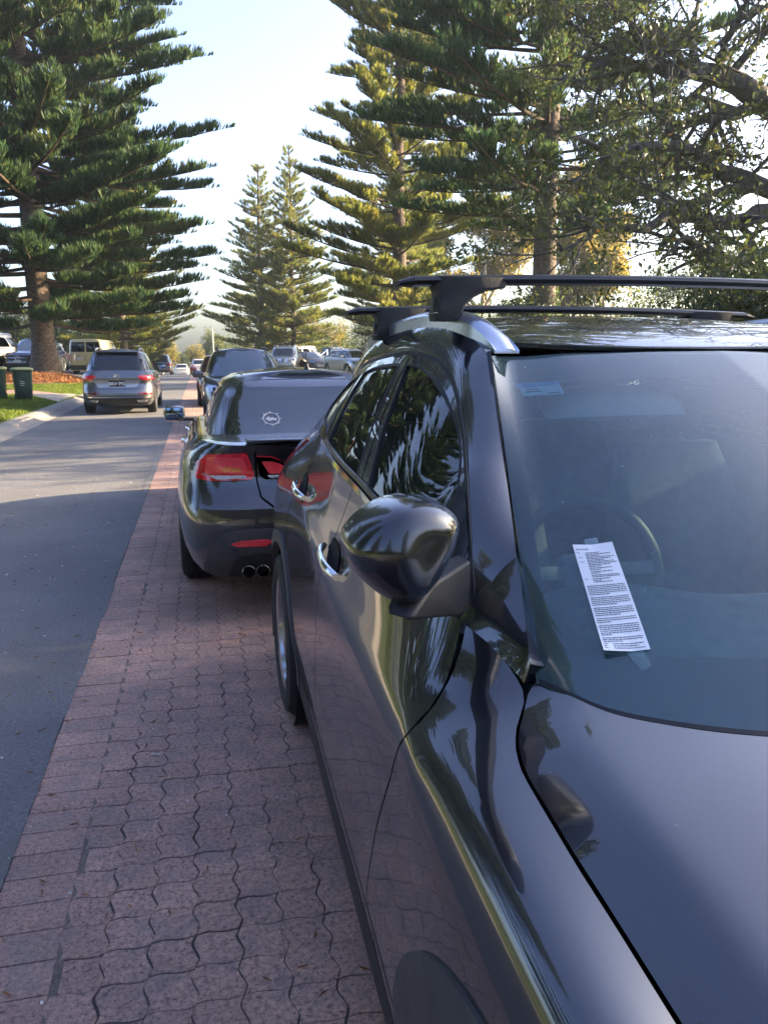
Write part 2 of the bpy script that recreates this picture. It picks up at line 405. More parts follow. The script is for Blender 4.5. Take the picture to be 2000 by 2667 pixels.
pm('cabin_trim', (0.17, 0.20, 0.21), 0.7, 0, 0, 0.25, 10, 0.2, 300)
pm('seat_cloth', (0.11, 0.125, 0.135), 0.85, 0, 0, 0.25, 14, 0.3, 400)
pm('headliner', (0.34, 0.34, 0.32), 0.9, 0, 0, 0.1)
pm('chrome', (0.75, 0.77, 0.80), 0.06, 1.0, 0, 0.06, 5)
pm('satin_silver', (0.52, 0.55, 0.62), 0.28, 0.85, 0.3, 0.06, 6)
pm('alloy', (0.42, 0.43, 0.45), 0.24, 1.0, 0.3, 0.12, 9)
pm('dark_alloy', (0.03, 0.03, 0.033), 0.3, 0.7, 0.3, 0.15, 9)
pm('brake', (0.16, 0.15, 0.14), 0.5, 0.8, 0, 0.3, 20)
pm('red_lens', (0.70, 0.012, 0.025), 0.08, 0, 1.0, 0.35, 26, spec=0.6)
pm('bright_red_lens', (1.0, 0.06, 0.07), 0.10, 0, 0.7, 0.18, 60, spec=0.6)
pm('dark_red_lens', (0.16, 0.004, 0.008), 0.06, 0, 1.0, 0.3, 20, spec=0.6)
pm('amber_lens', (0.75, 0.20, 0.03), 0.12, 0, 1.0, 0.3, 60)
pm('clear_lens', (0.55, 0.50, 0.46), 0.08, 0.2, 1.0, 0.45, 120, 0.4, 200)
pm('head_lens', (0.30, 0.33, 0.36), 0.05, 0.5, 1.0, 0.6, 26, 0.3, 60)
pm('mirror_glass', (0.20, 0.27, 0.38), 0.02, 1.0, 0, 0.05)
pm('plate_black', (0.010, 0.010, 0.012), 0.4, 0, 0, 0.2)
pm('plate_white', (0.62, 0.62, 0.58), 0.4, 0, 0, 0.1)
pm('plate_text_white', (0.8, 0.8, 0.78), 0.5, 0, 0, 0.05)
pm('ink_blue', (0.03, 0.05, 0.12), 0.6, 0, 0, 0.2)
pm('ink', (0.10, 0.105, 0.13), 0.8, 0, 0, 0.4, 120)
pm('paper', (0.84, 0.85, 0.88), 0.75, 0, 0, 0.03, 8, 0.05, 90)
pm('sticker', (0.42, 0.66, 0.74), 0.5, 0, 0, 0.15, 30)
pm('sticker_blue', (0.08, 0.30, 0.62), 0.5, 0, 0, 0.2, 30)
pm('decal_white', (0.26, 0.28, 0.32), 0.5, 0, 0, 0.1)
pm('bin_green', (0.022, 0.050, 0.036), 0.45, 0, 0, 0.2, 6, 0.15, 120)
pm('bin_lid_sunlit', (0.30, 0.33, 0.13), 0.5, 0, 0, 0.2, 6, 0.15, 120)  # lid lightened to a sunlit green-yellow in its colour
pm('exhaust', (0.38, 0.36, 0.33), 0.25, 1.0, 0, 0.4, 30)
pm('timber', (0.40, 0.26, 0.13), 0.8, 0, 0, 0.3, 8, 0.4, 60)
pm('galv', (0.45, 0.44, 0.42), 0.5, 0.3, 0, 0.15, 6)
pm('lamp_glow', (0.9, 0.9, 0.85), 0.2, 0, 1.0, 0.1)
pm('flag_red', (0.60, 0.05, 0.04), 0.6, 0, 0, 0.1)
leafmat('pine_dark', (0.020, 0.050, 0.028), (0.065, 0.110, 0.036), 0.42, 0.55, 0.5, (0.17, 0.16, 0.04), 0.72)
leafmat('pine_sunlit', (0.035, 0.070, 0.028), (0.155, 0.170, 0.042), 0.52, 0.55, 0.5, (0.22, 0.19, 0.05), 0.6)  # yellow-green of sunlit foliage is put into the leaf colour
leafmat('fig_leaf', (0.024, 0.042, 0.018), (0.080, 0.100, 0.030), 0.40, 0.32, 1.0, (0.20, 0.12, 0.025), 0.75)
leafmat('gum_leaf', (0.075, 0.085, 0.024), (0.20, 0.175, 0.045), 0.50, 0.5, 0.8, (0.34, 0.25, 0.05), 0.6)
leafmat('shrub_leaf', (0.036, 0.060, 0.026), (0.095, 0.125, 0.042), 0.40, 0.45, 0.9, (0.13, 0.12, 0.035), 0.7)
leafmat('hedge_leaf', (0.030, 0.055, 0.018), (0.110, 0.130, 0.035), 0.38, 0.5, 0.7, (0.17, 0.145, 0.04), 0.7)
leafmat('grass_blade', (0.045, 0.085, 0.012), (0.15, 0.20, 0.03), 0.35, 0.6, 2.5, (0.26, 0.22, 0.05), 0.7)
bark('pine_bark', (0.030, 0.022, 0.018), (0.19, 0.135, 0.10), 1.0, 6.0)
bark('branch_bark', (0.035, 0.024, 0.018), (0.14, 0.085, 0.052))
bark('fig_bark', (0.030, 0.026, 0.022), (0.12, 0.105, 0.09))
bark('gum_bark', (0.22, 0.17, 0.12), (0.46, 0.38, 0.29))
# ------------------------------------------------------------ ground, road, paving, kerb
def vecmath(nt, op, a, b=None):
    n = nt.nodes.new('ShaderNodeMath'); n.operation = op
    for i, x in enumerate((a, b)):
        if x is None: continue
        if isinstance(x, (int, float)): n.inputs[i].default_value = x
        else: nt.links.new(x, n.inputs[i])
    return n.outputs[0]
def mat_asphalt():
    m = bpy.data.materials.new('asphalt'); nt, N, L, b = nodes(m); tc = N.new('ShaderNodeTexCoord'); V = tc.outputs['Object']
    big = noise(nt, 0.55, 8, 0.66, V); fine = noise(nt, 64, 8, 0.85, V); mid = noise(nt, 14, 5, 0.6, V)
    r = ramp(nt, big.outputs['Fac'], [(0.3, (0.105, 0.104, 0.105)), (0.7, (0.180, 0.176, 0.172))])
    mx = N.new('ShaderNodeMix'); mx.data_type = 'RGBA'; mx.blend_type = 'MULTIPLY'; mx.inputs['Factor'].default_value = 0.8
    r2 = ramp(nt, fine.outputs['Fac'], [(0.32, (0.25, 0.25, 0.27)), (0.70, (1.9, 1.9, 1.9))])
    L.new(r.outputs[0], mx.inputs['A']); L.new(r2.outputs[0], mx.inputs['B'])
    vor = N.new('ShaderNodeTexVoronoi'); vor.inputs['Scale'].default_value = 26; L.new(V, vor.inputs['Vector'])
    sc = N.new('ShaderNodeSeparateColor'); L.new(vor.outputs['Color'], sc.inputs[0])
    lt = vecmath(nt, 'LESS_THAN', vor.outputs['Distance'], 0.09); gt = vecmath(nt, 'GREATER_THAN', sc.outputs[0], 0.90); sp = vecmath(nt, 'MULTIPLY', lt, gt)
    mx2 = N.new('ShaderNodeMix'); mx2.data_type = 'RGBA'; mx2.inputs['B'].default_value = (0.42, 0.42, 0.40, 1); L.new(sp, mx2.inputs['Factor']); L.new(mx.outputs['Result'], mx2.inputs['A'])
    # meandering hairline repair cracks
    wv = noise(nt, 0.9, 3, 0.5, V); mp = N.new('ShaderNodeMixRGB') if False else None
    vc = N.new('ShaderNodeTexVoronoi'); vc.feature = 'DISTANCE_TO_EDGE'; vc.inputs['Scale'].default_value = 0.22
    ad = N.new('ShaderNodeVectorMath'); ad.operation = 'MULTIPLY_ADD'; ad.inputs[1].default_value = (1.2, 1.2, 0); L.new(wv.outputs['Color'], ad.inputs[0]); L.new(V, ad.inputs[2]); L.new(ad.outputs[0], vc.inputs['Vector'])
    ck = vecmath(nt, 'LESS_THAN', vc.outputs['Distance'], 0.0035)
    ckm = vecmath(nt, 'MULTIPLY', ck, 0.55)
    mx3 = N.new('ShaderNodeMix'); mx3.data_type = 'RGBA'; mx3.inputs['B'].default_value = (0.13, 0.125, 0.115, 1); L.new(ckm, mx3.inputs['Factor']); L.new(mx2.outputs['Result'], mx3.inputs['A'])
    L.new(mx3.outputs['Result'], b.inputs['Base Color']); b.inputs['Roughness'].default_value = 0.78
    bp = N.new('ShaderNodeBump'); bp.inputs['Strength'].default_value = 0.7; bp.inputs['Distance'].default_value = 0.006; L.new(fine.outputs['Fac'], bp.inputs['Height']); L.new(bp.outputs[0], b.inputs['Normal'])
    M['asphalt'] = m
def mat_paver(name, joints=False):
    m = bpy.data.materials.new(name); nt, N, L, b = nodes(m); tc = N.new('ShaderNodeTexCoord')
    geo = N.new('ShaderNodeNewGeometry'); V = geo.outputs['Position']
    oi = N.new('ShaderNodeObjectInfo')
    big = noise(nt, 0.9, 5, 0.6, V); fine = noise(nt, 62, 7, 0.82, V); spk = noise(nt, 60, 2, 0.5, V)
    rv = vecmath(nt, 'ADD', vecmath(nt, 'MULTIPLY', geo.outputs['Random Per Island'], 0.5), vecmath(nt, 'MULTIPLY', oi.outputs['Random'], 0.5))
    r = ramp(nt, rv, [(0.0, (0.44, 0.270, 0.205)), (1.0, (0.58, 0.365, 0.280))])
    r3 = ramp(nt, big.outputs['Fac'], [(0.30, (0.52, 0.55, 0.60)), (0.64, (1.15, 1.11, 1.08))])
    mx = N.new('ShaderNodeMix'); mx.data_type = 'RGBA'; mx.blend_type = 'MULTIPLY'; mx.inputs['Factor'].default_value = 1; L.new(r.outputs[0], mx.inputs['A']); L.new(r3.outputs[0], mx.inputs['B'])
    r2 = ramp(nt, fine.outputs['Fac'], [(0.30, (0.22, 0.22, 0.26)), (0.46, (0.95, 0.95, 0.95)), (0.72, (1.65, 1.58, 1.52))])
    mx2 = N.new('ShaderNodeMix'); mx2.data_type = 'RGBA'; mx2.blend_type = 'MULTIPLY'; mx2.inputs['Factor'].default_value = 1; L.new(mx.outputs['Result'], mx2.inputs['A']); L.new(r2.outputs[0], mx2.inputs['B'])
    # pale quartz chips
    vor = N.new('ShaderNodeTexVoronoi'); vor.inputs['Scale'].default_value = 110; L.new(V, vor.inputs['Vector']); sc = N.new('ShaderNodeSeparateColor'); L.new(vor.outputs['Color'], sc.inputs[0])
    sp = vecmath(nt, 'MULTIPLY', vecmath(nt, 'LESS_THAN', vor.outputs['Distance'], 0.16), vecmath(nt, 'GREATER_THAN', sc.outputs[0], 0.93))
    mx3 = N.new('ShaderNodeMix'); mx3.data_type = 'RGBA'; mx3.inputs['B'].default_value = (0.50, 0.46, 0.43, 1); L.new(sp, mx3.inputs['Factor']); L.new(mx2.outputs['Result'], mx3.inputs['A'])
    # dark aggregate and grey weathering with ragged edges
    dk = noise(nt, 78, 8, 0.85, V); dkr = ramp(nt, dk.outputs['Fac'], [(0.40, (1, 1, 1)), (0.49, (0, 0, 0))])
    mx4 = N.new('ShaderNodeMix'); mx4.data_type = 'RGBA'; mx4.inputs['B'].default_value = (0.055, 0.047, 0.052, 1); L.new(vecmath(nt, 'MULTIPLY', dkr.outputs[0], 0.85), mx4.inputs['Factor']); L.new(mx3.outputs['Result'], mx4.inputs['A'])
    gw = noise(nt, 7, 8, 0.72, V); gwr = ramp(nt, gw.outputs['Fac'], [(0.48, (0, 0, 0)), (0.66, (1, 1, 1))])
    mx6 = N.new('ShaderNodeMix'); mx6.data_type = 'RGBA'; mx6.inputs['B'].default_value = (0.20, 0.185, 0.18, 1); L.new(vecmath(nt, 'MULTIPLY', gwr.outputs[0], 0.55), mx6.inputs['Factor']); L.new(mx4.outputs['Result'], mx6.inputs['A']); mx4 = mx6
    last = mx4.outputs['Result']
    if joints:
        sep = N.new('ShaderNodeSeparateXYZ'); L.new(V, sep.inputs[0])
        fx = vecmath(nt, 'FRACT', vecmath(nt, 'DIVIDE', vecmath(nt, 'ADD', sep.outputs[0], 20.437), 0.118)); fy = vecmath(nt, 'FRACT', vecmath(nt, 'DIVIDE', sep.outputs[1], 0.118))
        j = vecmath(nt, 'MAXIMUM', vecmath(nt, 'LESS_THAN', fx, 0.07), vecmath(nt, 'LESS_THAN', fy, 0.06))
        mx5 = N.new('ShaderNodeMix'); mx5.data_type = 'RGBA'; mx5.inputs['B'].default_value = (0.06, 0.05, 0.047, 1); L.new(vecmath(nt, 'MULTIPLY', j, 0.8), mx5.inputs['Factor']); L.new(last, mx5.inputs['A']); last = mx5.outputs['Result']
    L.new(last, b.inputs['Base Color']); b.inputs['Roughness'].default_value = 0.72; b.inputs['Specular IOR Level'].default_value = 0.6
    bp = N.new('ShaderNodeBump'); bp.inputs['Strength'].default_value = 0.8; bp.inputs['Distance'].default_value = 0.007; L.new(fine.outputs['Fac'], bp.inputs['Height']); L.new(bp.outputs[0], b.inputs['Normal'])
    M[name] = m
def mat_soil(name, stops, scale=3, bumpd=0.02, fine=60):
    m = bpy.data.materials.new(name); nt, N, L, b = nodes(m); geo = N.new('ShaderNodeNewGeometry'); V = geo.outputs['Position']
    n1 = noise(nt, scale, 8, 0.7, V); r = ramp(nt, n1.outputs['Fac'], stops); n2 = noise(nt, fine, 5, 0.7, V)
    r2 = ramp(nt, n2.outputs['Fac'], [(0.25, (0.5, 0.5, 0.5)), (0.75, (1.4, 1.4, 1.4))])
    mx = N.new('ShaderNodeMix'); mx.data_type = 'RGBA'; mx.blend_type = 'MULTIPLY'; mx.inputs['Factor'].default_value = 0.8; L.new(r.outputs[0], mx.inputs['A']); L.new(r2.outputs[0], mx.inputs['B'])
    L.new(mx.outputs['Result'], b.inputs['Base Color']); b.inputs['Roughness'].default_value = 0.9
    bp = N.new('ShaderNodeBump'); bp.inputs['Strength'].default_value = 0.8; bp.inputs['Distance'].default_value = bumpd; L.new(n2.outputs['Fac'], bp.inputs['Height']); L.new(bp.outputs[0], b.inputs['Normal']); M[name] = m
mat_asphalt(); mat_paver('paver'); mat_paver('paver_far', True)
mat_soil('lawn', [(0.3, (0.060, 0.095, 0.018)), (0.55, (0.115, 0.155, 0.030)), (0.75, (0.20, 0.18, 0.055))], 1.1, 0.03, 45)
mat_soil('sand', [(0.3, (0.055, 0.047, 0.040)), (0.7, (0.13, 0.110, 0.092))], 6, 0.01, 200)
mat_soil('needle_litter', [(0.3, (0.13, 0.060, 0.028)), (0.7, (0.36, 0.19, 0.085))], 4, 0.05, 40)
mat_soil('concrete', [(0.3, (0.23, 0.205, 0.175)), (0.7, (0.36, 0.33, 0.29))], 1.5, 0.004, 70)
mat_soil('path_paving', [(0.3, (0.23, 0.14, 0.12)), (0.7, (0.31, 0.20, 0.17))], 1.5, 0.006, 30)
mat_soil('car_park', [(0.3, (0.050, 0.050, 0.054)), (0.7, (0.085, 0.083, 0.082))], 1.2, 0.006, 90)

def road_z(Y):           # the road is level, then tips over a crest
    Y = np.asarray(Y, float); d = np.clip(Y-44, 0, None); return -0.00045*d*d*np.where(d < 60, 1, 0)-np.where(d >= 60, 1.62+0.054*(d-60), 0)
def ground_z(X, Y):      # lie of the land on both sides
    X = np.asarray(X, float); Y = np.asarray(Y, float); z = road_z(Y)
    l = np.clip((-3.95-X), 0, None)
    z = z+np.where(X < -3.9, 0.12+0.10*np.clip(l/1.5, 0, 1), 0)
    mound = 0.34*np.exp(-(((X+6.6)/2.4)**2+((Y-34.8)/4.2)**2)); z = z+mound
    rise = np.clip((Y-27)/12, 0, 1)*np.clip((-X-4.5)/3, 0, 1)*0.22; z = z+rise
    r = np.clip((X-2.35), 0, None); z = z+np.where(X > 2.3, 0.12+0.18*np.clip(r/6, 0, 1), 0)
    return z
def sheet(name, xs, ys, zf, mat, lift=0.0, label=None):
    xs = np.asarray(xs, float); ys = np.asarray(ys, float); X, Y = np.meshgrid(xs, ys, indexing='ij'); Z = zf(X, Y)+lift
    V = np.stack([X, Y, Z], -1).reshape(-1, 3); n = len(ys)
    i, j = np.meshgrid(np.arange(len(xs)-1), np.arange(n-1), indexing='ij'); a = (i*n+j).ravel()
    return tag(np_mesh(name, V, np.stack([a, a+n, a+n+1, a+1], 1), 4, mat, None, True), kind='structure')
ysf = np.concatenate([np.arange(-40, 44, 2.0), np.arange(44, 120, 3.0), [130, 160, 200, 240]])
xsl = np.concatenate([[-240, -180, -120, -60, -40, -30, -24], np.arange(-20, -4.2, 0.8), [-4.35, -4.2, -4.05]])
xsr = np.concatenate([[2.42, 2.6, 3.0], np.arange(3.6, 20, 1.2), [22, 26, 32, 45, 70, 130, 180, 240]])
far_mask = lambda X, Y: ground_z(X, Y)
lawn_l = sheet('lawn', xsl, ysf, ground_z, M['lawn'])
lawn_r = sheet('lawn_right', xsr, ysf, ground_z, M['lawn'])
road = sheet('road', [-3.62, -2.9, -2.2, -1.4, -0.648], ysf, lambda X, Y: road_z(Y)+0.0*X, M['asphalt'])
bed = sheet('paving_bed', [-0.648, 0.5, 2.32], ysf, lambda X, Y: road_z(Y)-0.0042, M["sand"])
# kerbs: rolled concrete on the left, square on the right, cut in stones
def kerb_run(prof, name, y0, y1, seg, parent_mat, skip=None):
    root = None; k = 0; y = y0
    while y < y1:
        if not (skip and skip[0] < y < skip[1]):
            a, b_ = y+0.004, min(y+seg, y1)-0.004; v = []; f = []
            yy = np.linspace(a, b_, 4); m = len(prof)
            for q in yy: v += [(p[0], q, p[1]+float(road_z(q))) for p in prof]
            for i in range(3): f += [(i*m+j, (i+1)*m+j, (i+1)*m+j+1, i*m+j+1) for j in range(m-1)]
            f += [tuple(range(m)), tuple(3*m+j for j in range(m-1, -1, -1))]
            mb = MB(); mb.add(v, f)
            if root is None: root = tag(mb.build(name, parent_mat), kind='structure')
            else: mb.build('kerb_stone', parent_mat, root)
            k += 1
        y += seg
    return root
lp = [(-3.52, -0.06), (-3.50, 0.003), (-3.60, 0.012), (-3.68, 0.05), (-3.76, 0.105), (-3.86, 0.135), (-4.02, 0.14), (-4.09, 0.12), (-4.10, -0.06)]
kerb_run(lp, 'kerb', -6, 60, 2.4, M['concrete'], (24.3, 27.0))
rp = [(2.46, -0.06), (2.46, 0.135), (2.43, 0.14), (2.33, 0.14), (2.315, 0.125), (2.305, -0.06)]
kerb_run(rp, 'kerb_right', -6, 60, 2.4, M['concrete'])
# driveway apron and the paved path that crosses the verge
def flat_poly(name, pts, zf, mat, lift, step=0.4, kind='structure'):
    P, T = tri2d(pts, step); Z = zf(P[:, 0], P[:, 1])+lift
    V = np.concatenate([P, Z[:, None]], 1); o = np_mesh(name, V, T, 3, mat, None, True); return tag(o, kind=kind)
flat_poly('driveway_apron', [(-3.50, 24.3), (-3.50, 29.2), (-4.6, 28.2), (-5.6, 27.2), (-4.15, 24.4)], lambda x, y: np.maximum(ground_z(x, y)*np.clip((-x-3.5)/0.7, 0, 1), 0), M['concrete'], 0.012)
flat_poly('footpath', [(-4.6, 28.2), (-5.6, 27.2), (-9, 25.6), (-16, 24.6), (-16, 26.6), (-9.5, 27.8), (-6.2, 29.0)], ground_z, M['path_paving'], 0.012)
flat_poly('car_park', [(-9.0, 35.5), (-5.5, 38), (-5.2, 62), (-26, 62), (-26, 33), (-12, 33)], ground_z, M['car_park'], 0.012, 1.0)
flat_poly('car_park_right', [(5.4, 38), (5.4, 75), (30, 75), (30, 40), (12, 36)], ground_z, M['car_park'], 0.012, 1.0)
flat_poly('needle_bed', smooth_closed([(-9.3, 32.2), (-7.4, 30.7), (-5.6, 31.6), (-5.2, 33.6), (-6.6, 35.4), (-8.8, 34.8)], 40), ground_z, M['needle_litter'], 0.02, 0.3)

# wavy interlocking pavers
PV = 0.118; PX0 = -0.437; PX1 = 2.30
def wave_cell(gap, ch, seed):
    r = random.Random(seed); h = PV/2; pts = []; nseg = 8
    zig = lambda t: 0.0125*(2/PI)*math.asin(0.93*math.sin(2*PI*t))      # sideways, along the road
    wav = lambda t: 0.0045*math.sin(2*PI*t)                                   # along the road, across
    g = gap/2
    for k in range(nseg): t = k/nseg; pts.append((-h+g+zig(t)+r.uniform(-.0008, .0008), -h+g+(PV-2*g)*t+wav(0)))
    for k in range(nseg): t = k/nseg; pts.append((-h+g+(PV-2*g)*t, h-g+wav(t)+r.uniform(-.0008, .0008)))
    for k in range(nseg): t = 1-k/nseg; pts.append((h-g+zig(t)+r.uniform(-.0008, .0008), -h+g+(PV-2*g)*t))
    for k in range(nseg): t = 1-k/nseg; pts.append((-h+g+(PV-2*g)*t, -h+g+wav(t)))
    top = []; n = len(pts)
    for i, p in enumerate(pts):
        top.append((p[0]*(1-ch/h), p[1]*(1-ch/h), 0.0))
    v = top+[(p[0], p[1], -ch*0.8) for p in pts]+[(p[0], p[1], -0.016) for p in pts]
    f = [tuple(range(n-1, -1, -1))]
    for i in range(n):
        j = (i+1) % n; f += [(i, j, n+j, n+i), (n+i, n+j, 2*n+j, 2*n+i)]
    return v, f
cells = [wave_cell(0.0012+0.0008*k, 0.0028, k) for k in range(5)]
paver_me = []
for k, (v, f) in enumerate(cells):
    me = bpy.data.meshes.new('paver'); me.from_pydata(v, [], f); me.materials.append(M['paver'])
    bm = bmesh.new(); bm.from_mesh(me); bmesh.ops.recalc_face_normals(bm, faces=bm.faces); bm.to_mesh(me); bm.free(); me.update(); paver_me.append(me)
spots = []
ncol = int((PX1-PX0)/PV)
for j in range(int(0.6/PV), int(15.0/PV)):
    for i in range(ncol):
        x = PX0+PV*(i+0.5); y = PV*(j+0.5); spots.append((x, y))
vis = [s for s in spots if s[0] < 0.40 and s[1] > 0.95]; vis.sort(key=lambda s: s[1]+0.6*max(0, s[0]))
part_set = set(vis[:300])
rp_ = random.Random(3); bulkV = []; bulkF = []; nb = 0
for s in spots:
    k = rp_.randrange(5); dz = rp_.uniform(-0.0028, 0.0008); rz = rp_.uniform(-0.02, 0.02); tx = rp_.uniform(-0.014, 0.014); ty = rp_.uniform(-0.014, 0.014)
    dx = rp_.uniform(-0.0015, 0.0015); dy = rp_.uniform(-0.0015, 0.0015)+0.010*math.sin(s[0]*2.1)+0.006*math.sin(s[0]*7+s[1])
    if s in part_set:
        o = bpy.data.objects.new('paver', paver_me[k]); COL.objects.link(o); o.parent = bed
        o.location = (s[0]+dx, s[1]+dy, dz); o.rotation_euler = (tx, ty, rz)
    elif s[1] < 4 or s[0] < 1.2:
        v, f = cells[k]; A = np.array(v); A[:, 2] += A[:, 0]*tx+A[:, 1]*ty+dz; A[:, 0] += s[0]+dx; A[:, 1] += s[1]+dy
        bulkV.append(A); bulkF += [tuple(i+nb for i in q) for q in f]; nb += len(A)
bulkV = np.concatenate(bulkV); o = pyd('pavers', bulkV, bulkF, M['paver'], bed, False); o['kind'] = 'stuff'
# soldier course of long bricks along the asphalt
bw = -0.437-(-0.648); mb = MB().box((0, 0, -0.008), (bw-0.004, PV-0.004, 0.017), bev=0.002)
bme = bpy.data.meshes.new('border_brick'); bme.from_pydata(mb.v, [], mb.f); bme.materials.append(M['paver'])
mbb = MB(); j = int(0.6/PV)
while j*PV < 15.0:
    y = PV*(j+0.5); dz = rp_.uniform(-0.002, 0.0005)
    if 0.9 < y < 7.5:
        o = bpy.data.objects.new('border_brick', bme); COL.objects.link(o); o.parent = bed; o.location = ((-0.648-0.437)/2+rp_.uniform(-.001, .001), y, dz); o.rotation_euler = (rp_.uniform(-.01, .01), rp_.uniform(-.006, .006), rp_.uniform(-.006, .006))
    else: mbb.add([(p[0]-0.5425, p[1]+y, p[2]+dz) for p in mb.v], mb.f)
    j += 1
o = mbb.build('border_bricks', M['paver'], bed, False); o['kind'] = 'stuff'
sheet('paving_far', [-0.648, 0.5, 2.30], np.concatenate([np.arange(15.05, 44, 2.0), np.arange(44, 110, 3.0)]), lambda X, Y: road_z(Y)-0.002, M['paver_far'])
mat_soil('joint_dirt', [(0.3, (0.10, 0.085, 0.07)), (0.55, (0.20, 0.16, 0.13)), (0.75, (0.11, 0.13, 0.05))], 9, 0.004, 90)
rj = np.random.default_rng(6); yj = np.arange(0.6, 15, 0.025)
def ribbon(name, x0, x1, z, mat):
    V = np.stack([np.stack([x0, yj, z], 1), np.stack([x1, yj, z], 1)], 1).reshape(-1, 3); k = np.arange(len(yj)-1)*2
    return np_mesh(name, V, np.stack([k, k+1, k+3, k+2], 1), 4, mat, None, True)
o = ribbon('joint_dirt', -.452+0*yj, -.418+0*yj, -.0024+0*yj, M['joint_dirt']); tag(o, kind='structure')
ed = np.convolve(rj.standard_normal(len(yj)+8), np.ones(9)/9, 'valid')*.010+np.convolve(rj.standard_normal(len(yj)+60), np.ones(61)/61, 'valid')*.03
o = ribbon('asphalt_edge', -.72+0*yj, -.643+ed, .0035+0*yj, M['asphalt']); tag(o, kind='structure')
# grit, leaf scraps and pale chips lying about
gv = []; gf = []; rg = random.Random(5)
for k in range(420):
    y = 0.9+rg.random()**1.8*12; x = rg.uniform(-3.3, 0.6)
    if x > 0.28 and y > 2.6: continue
    s = rg.uniform(0.0018, 0.0055); a = rg.random()*PI; l = rg.choice([1, 1, 1.6, 3.2]); ca, sa = math.cos(a)*s*l, math.sin(a)*s*l; b0 = len(gv)
    z = 0.0035
    gv += [(x-ca+sa/l, y-sa-ca/l, z), (x+ca+sa/l, y+sa-ca/l, z+s*.3), (x+ca-sa/l, y+sa+ca/l, z+s*.5), (x-ca-sa/l, y-sa+ca/l, z+s*.2), (x, y, z+s*1.0)]
    gf += [(b0, b0+1, b0+4), (b0+1, b0+2, b0+4), (b0+2, b0+3, b0+4), (b0+3, b0, b0+4)]
pm('chip', (0.55, 0.52, 0.47), 0.8, 0, 0, 0.4, 40)
tag(pyd('grit', gv, gf, M['chip'], None, False), 'pale grit and leaf scraps scattered over the asphalt and pavers', 'grit', kind='stuff')
# ------------------------------------------------------------ wheels (shared by every vehicle)
def wheel_parts(parent, c, r, w, out, rim_mat, spokes=5, style='split', detail=1, tread=False, name='wheel'):
    """wheel with its outer face towards out (+1/-1 along local x) under parent; wheel > tyre, rim, disc"""
    n = 56 if detail > 1 else 36 if detail else 20
    wh = bpy.data.objects.new(name, None); COL.objects.link(wh); wh.parent = parent; wh.location = c; wh.empty_display_size = 0.1
    rr = r*0.70; h = w/2; s = out
    prof = [(-h*0.86, rr*0.97), (-h*0.98, rr*1.03), (-h*1.0, r*0.86), (-h*0.92, r*0.955), (-h*0.72, r*0.995), (0, r), (h*0.72, r*0.995), (h*0.92, r*0.955), (h*1.0, r*0.86), (h*0.99, rr*1.08), (h*0.9, rr*1.0), (h*0.80, rr*0.965)]
    mb = MB().lathe([(a*s, q) for a, q in prof], (0, 0, 0), 'x', n)
    if tread:     # tread blocks: shallow raised ribs cut by sipes
        for k in range(64):
            th = 2*PI*k/64
            for (x0, x1) in ((-.66, -.24), (-.16, .16), (.24, .66), (.74, .95)):
                rad = r*1.004 if abs(x1) < .9 else r*0.985; v = []
                for tt in (th-0.040, th+0.034):
                    for xx in (x0, x1):
                        q = rad if abs(xx) < .8 else r*0.952
                        for dr in (-.008, .006): v.append((xx*h, (q+dr)*math.cos(tt), (q+dr)*math.sin(tt)))
                mb.add(v, [(0, 1, 3, 2), (4, 6, 7, 5), (0, 4, 5, 1), (2, 3, 7, 6), (1, 5, 7, 3)])
    mb.build('tyre', M['rubber'], wh)
    rm = MB().lathe([(-h*0.8*s, rr*0.95), (-h*.2*s, rr*.88), (h*0.55*s, rr*0.90), (h*0.80*s, rr*0.965), (h*0.87*s, rr*1.01), (h*0.90*s, rr*0.995), (h*0.84*s, rr*0.93), (h*0.60*s, rr*0.885)], (0, 0, 0), 'x', n)
    fx = h*0.74*s
    rm.lathe([(fx-0.05*s, rr*0.24), (fx-0.005*s, rr*0.23), (fx+0.004*s, rr*0.17), (fx+0.008*s, rr*0.10), (fx+0.008*s, 0.001)], (0, 0, 0), 'x', 20)
    for k in range(spokes):
        for dd in ((-0.13, 0.13) if style == 'split' else (0.0,)):
            a = 2*PI*k/spokes+dd*0.9+0.3; wd = rr*(0.085 if style == 'split' else 0.16)
            ca, sa = math.cos(a), math.sin(a); a2 = a+dd*0.9; cb, sb = math.cos(a2), math.sin(a2); v = []
            for (q, xx, ww, c_, s_) in ((rr*0.16, fx, wd*1.5, ca, sa), (rr*0.55, fx-0.002*s, wd*1.0, (ca+cb)/2, (sa+sb)/2), (rr*0.93, fx-0.010*s, wd*1.15, cb, sb)):
                v += [(xx, q*c_-ww*s_, q*s_+ww*c_), (xx+0.006*s, q*c_, q*s_), (xx, q*c_+ww*s_, q*s_-ww*c_), (xx-0.03*s, q*c_+ww*s_*.7, q*s_-ww*c_*.7), (xx-0.03*s, q*c_-ww*s_*.7, q*s_+ww*c_*.7)]
            f = []
            for i in range(2): f += [(i*5+j, i*5+(j+1) % 5, (i+1)*5+(j+1) % 5, (i+1)*5+j) for j in range(5)]
            rm.add(v, f)
    rm.build('rim', rim_mat, wh)
    MB().lathe([(h*0.1*s, 0.001), (h*0.1*s, rr*0.78), (-h*0.05*s, rr*0.78), (-h*0.1*s, rr*.8), (-h*0.85*s, rr*0.96)], (0, 0, 0), 'x', 24).build('brake_disc', M['brake'], wh)
    return wh

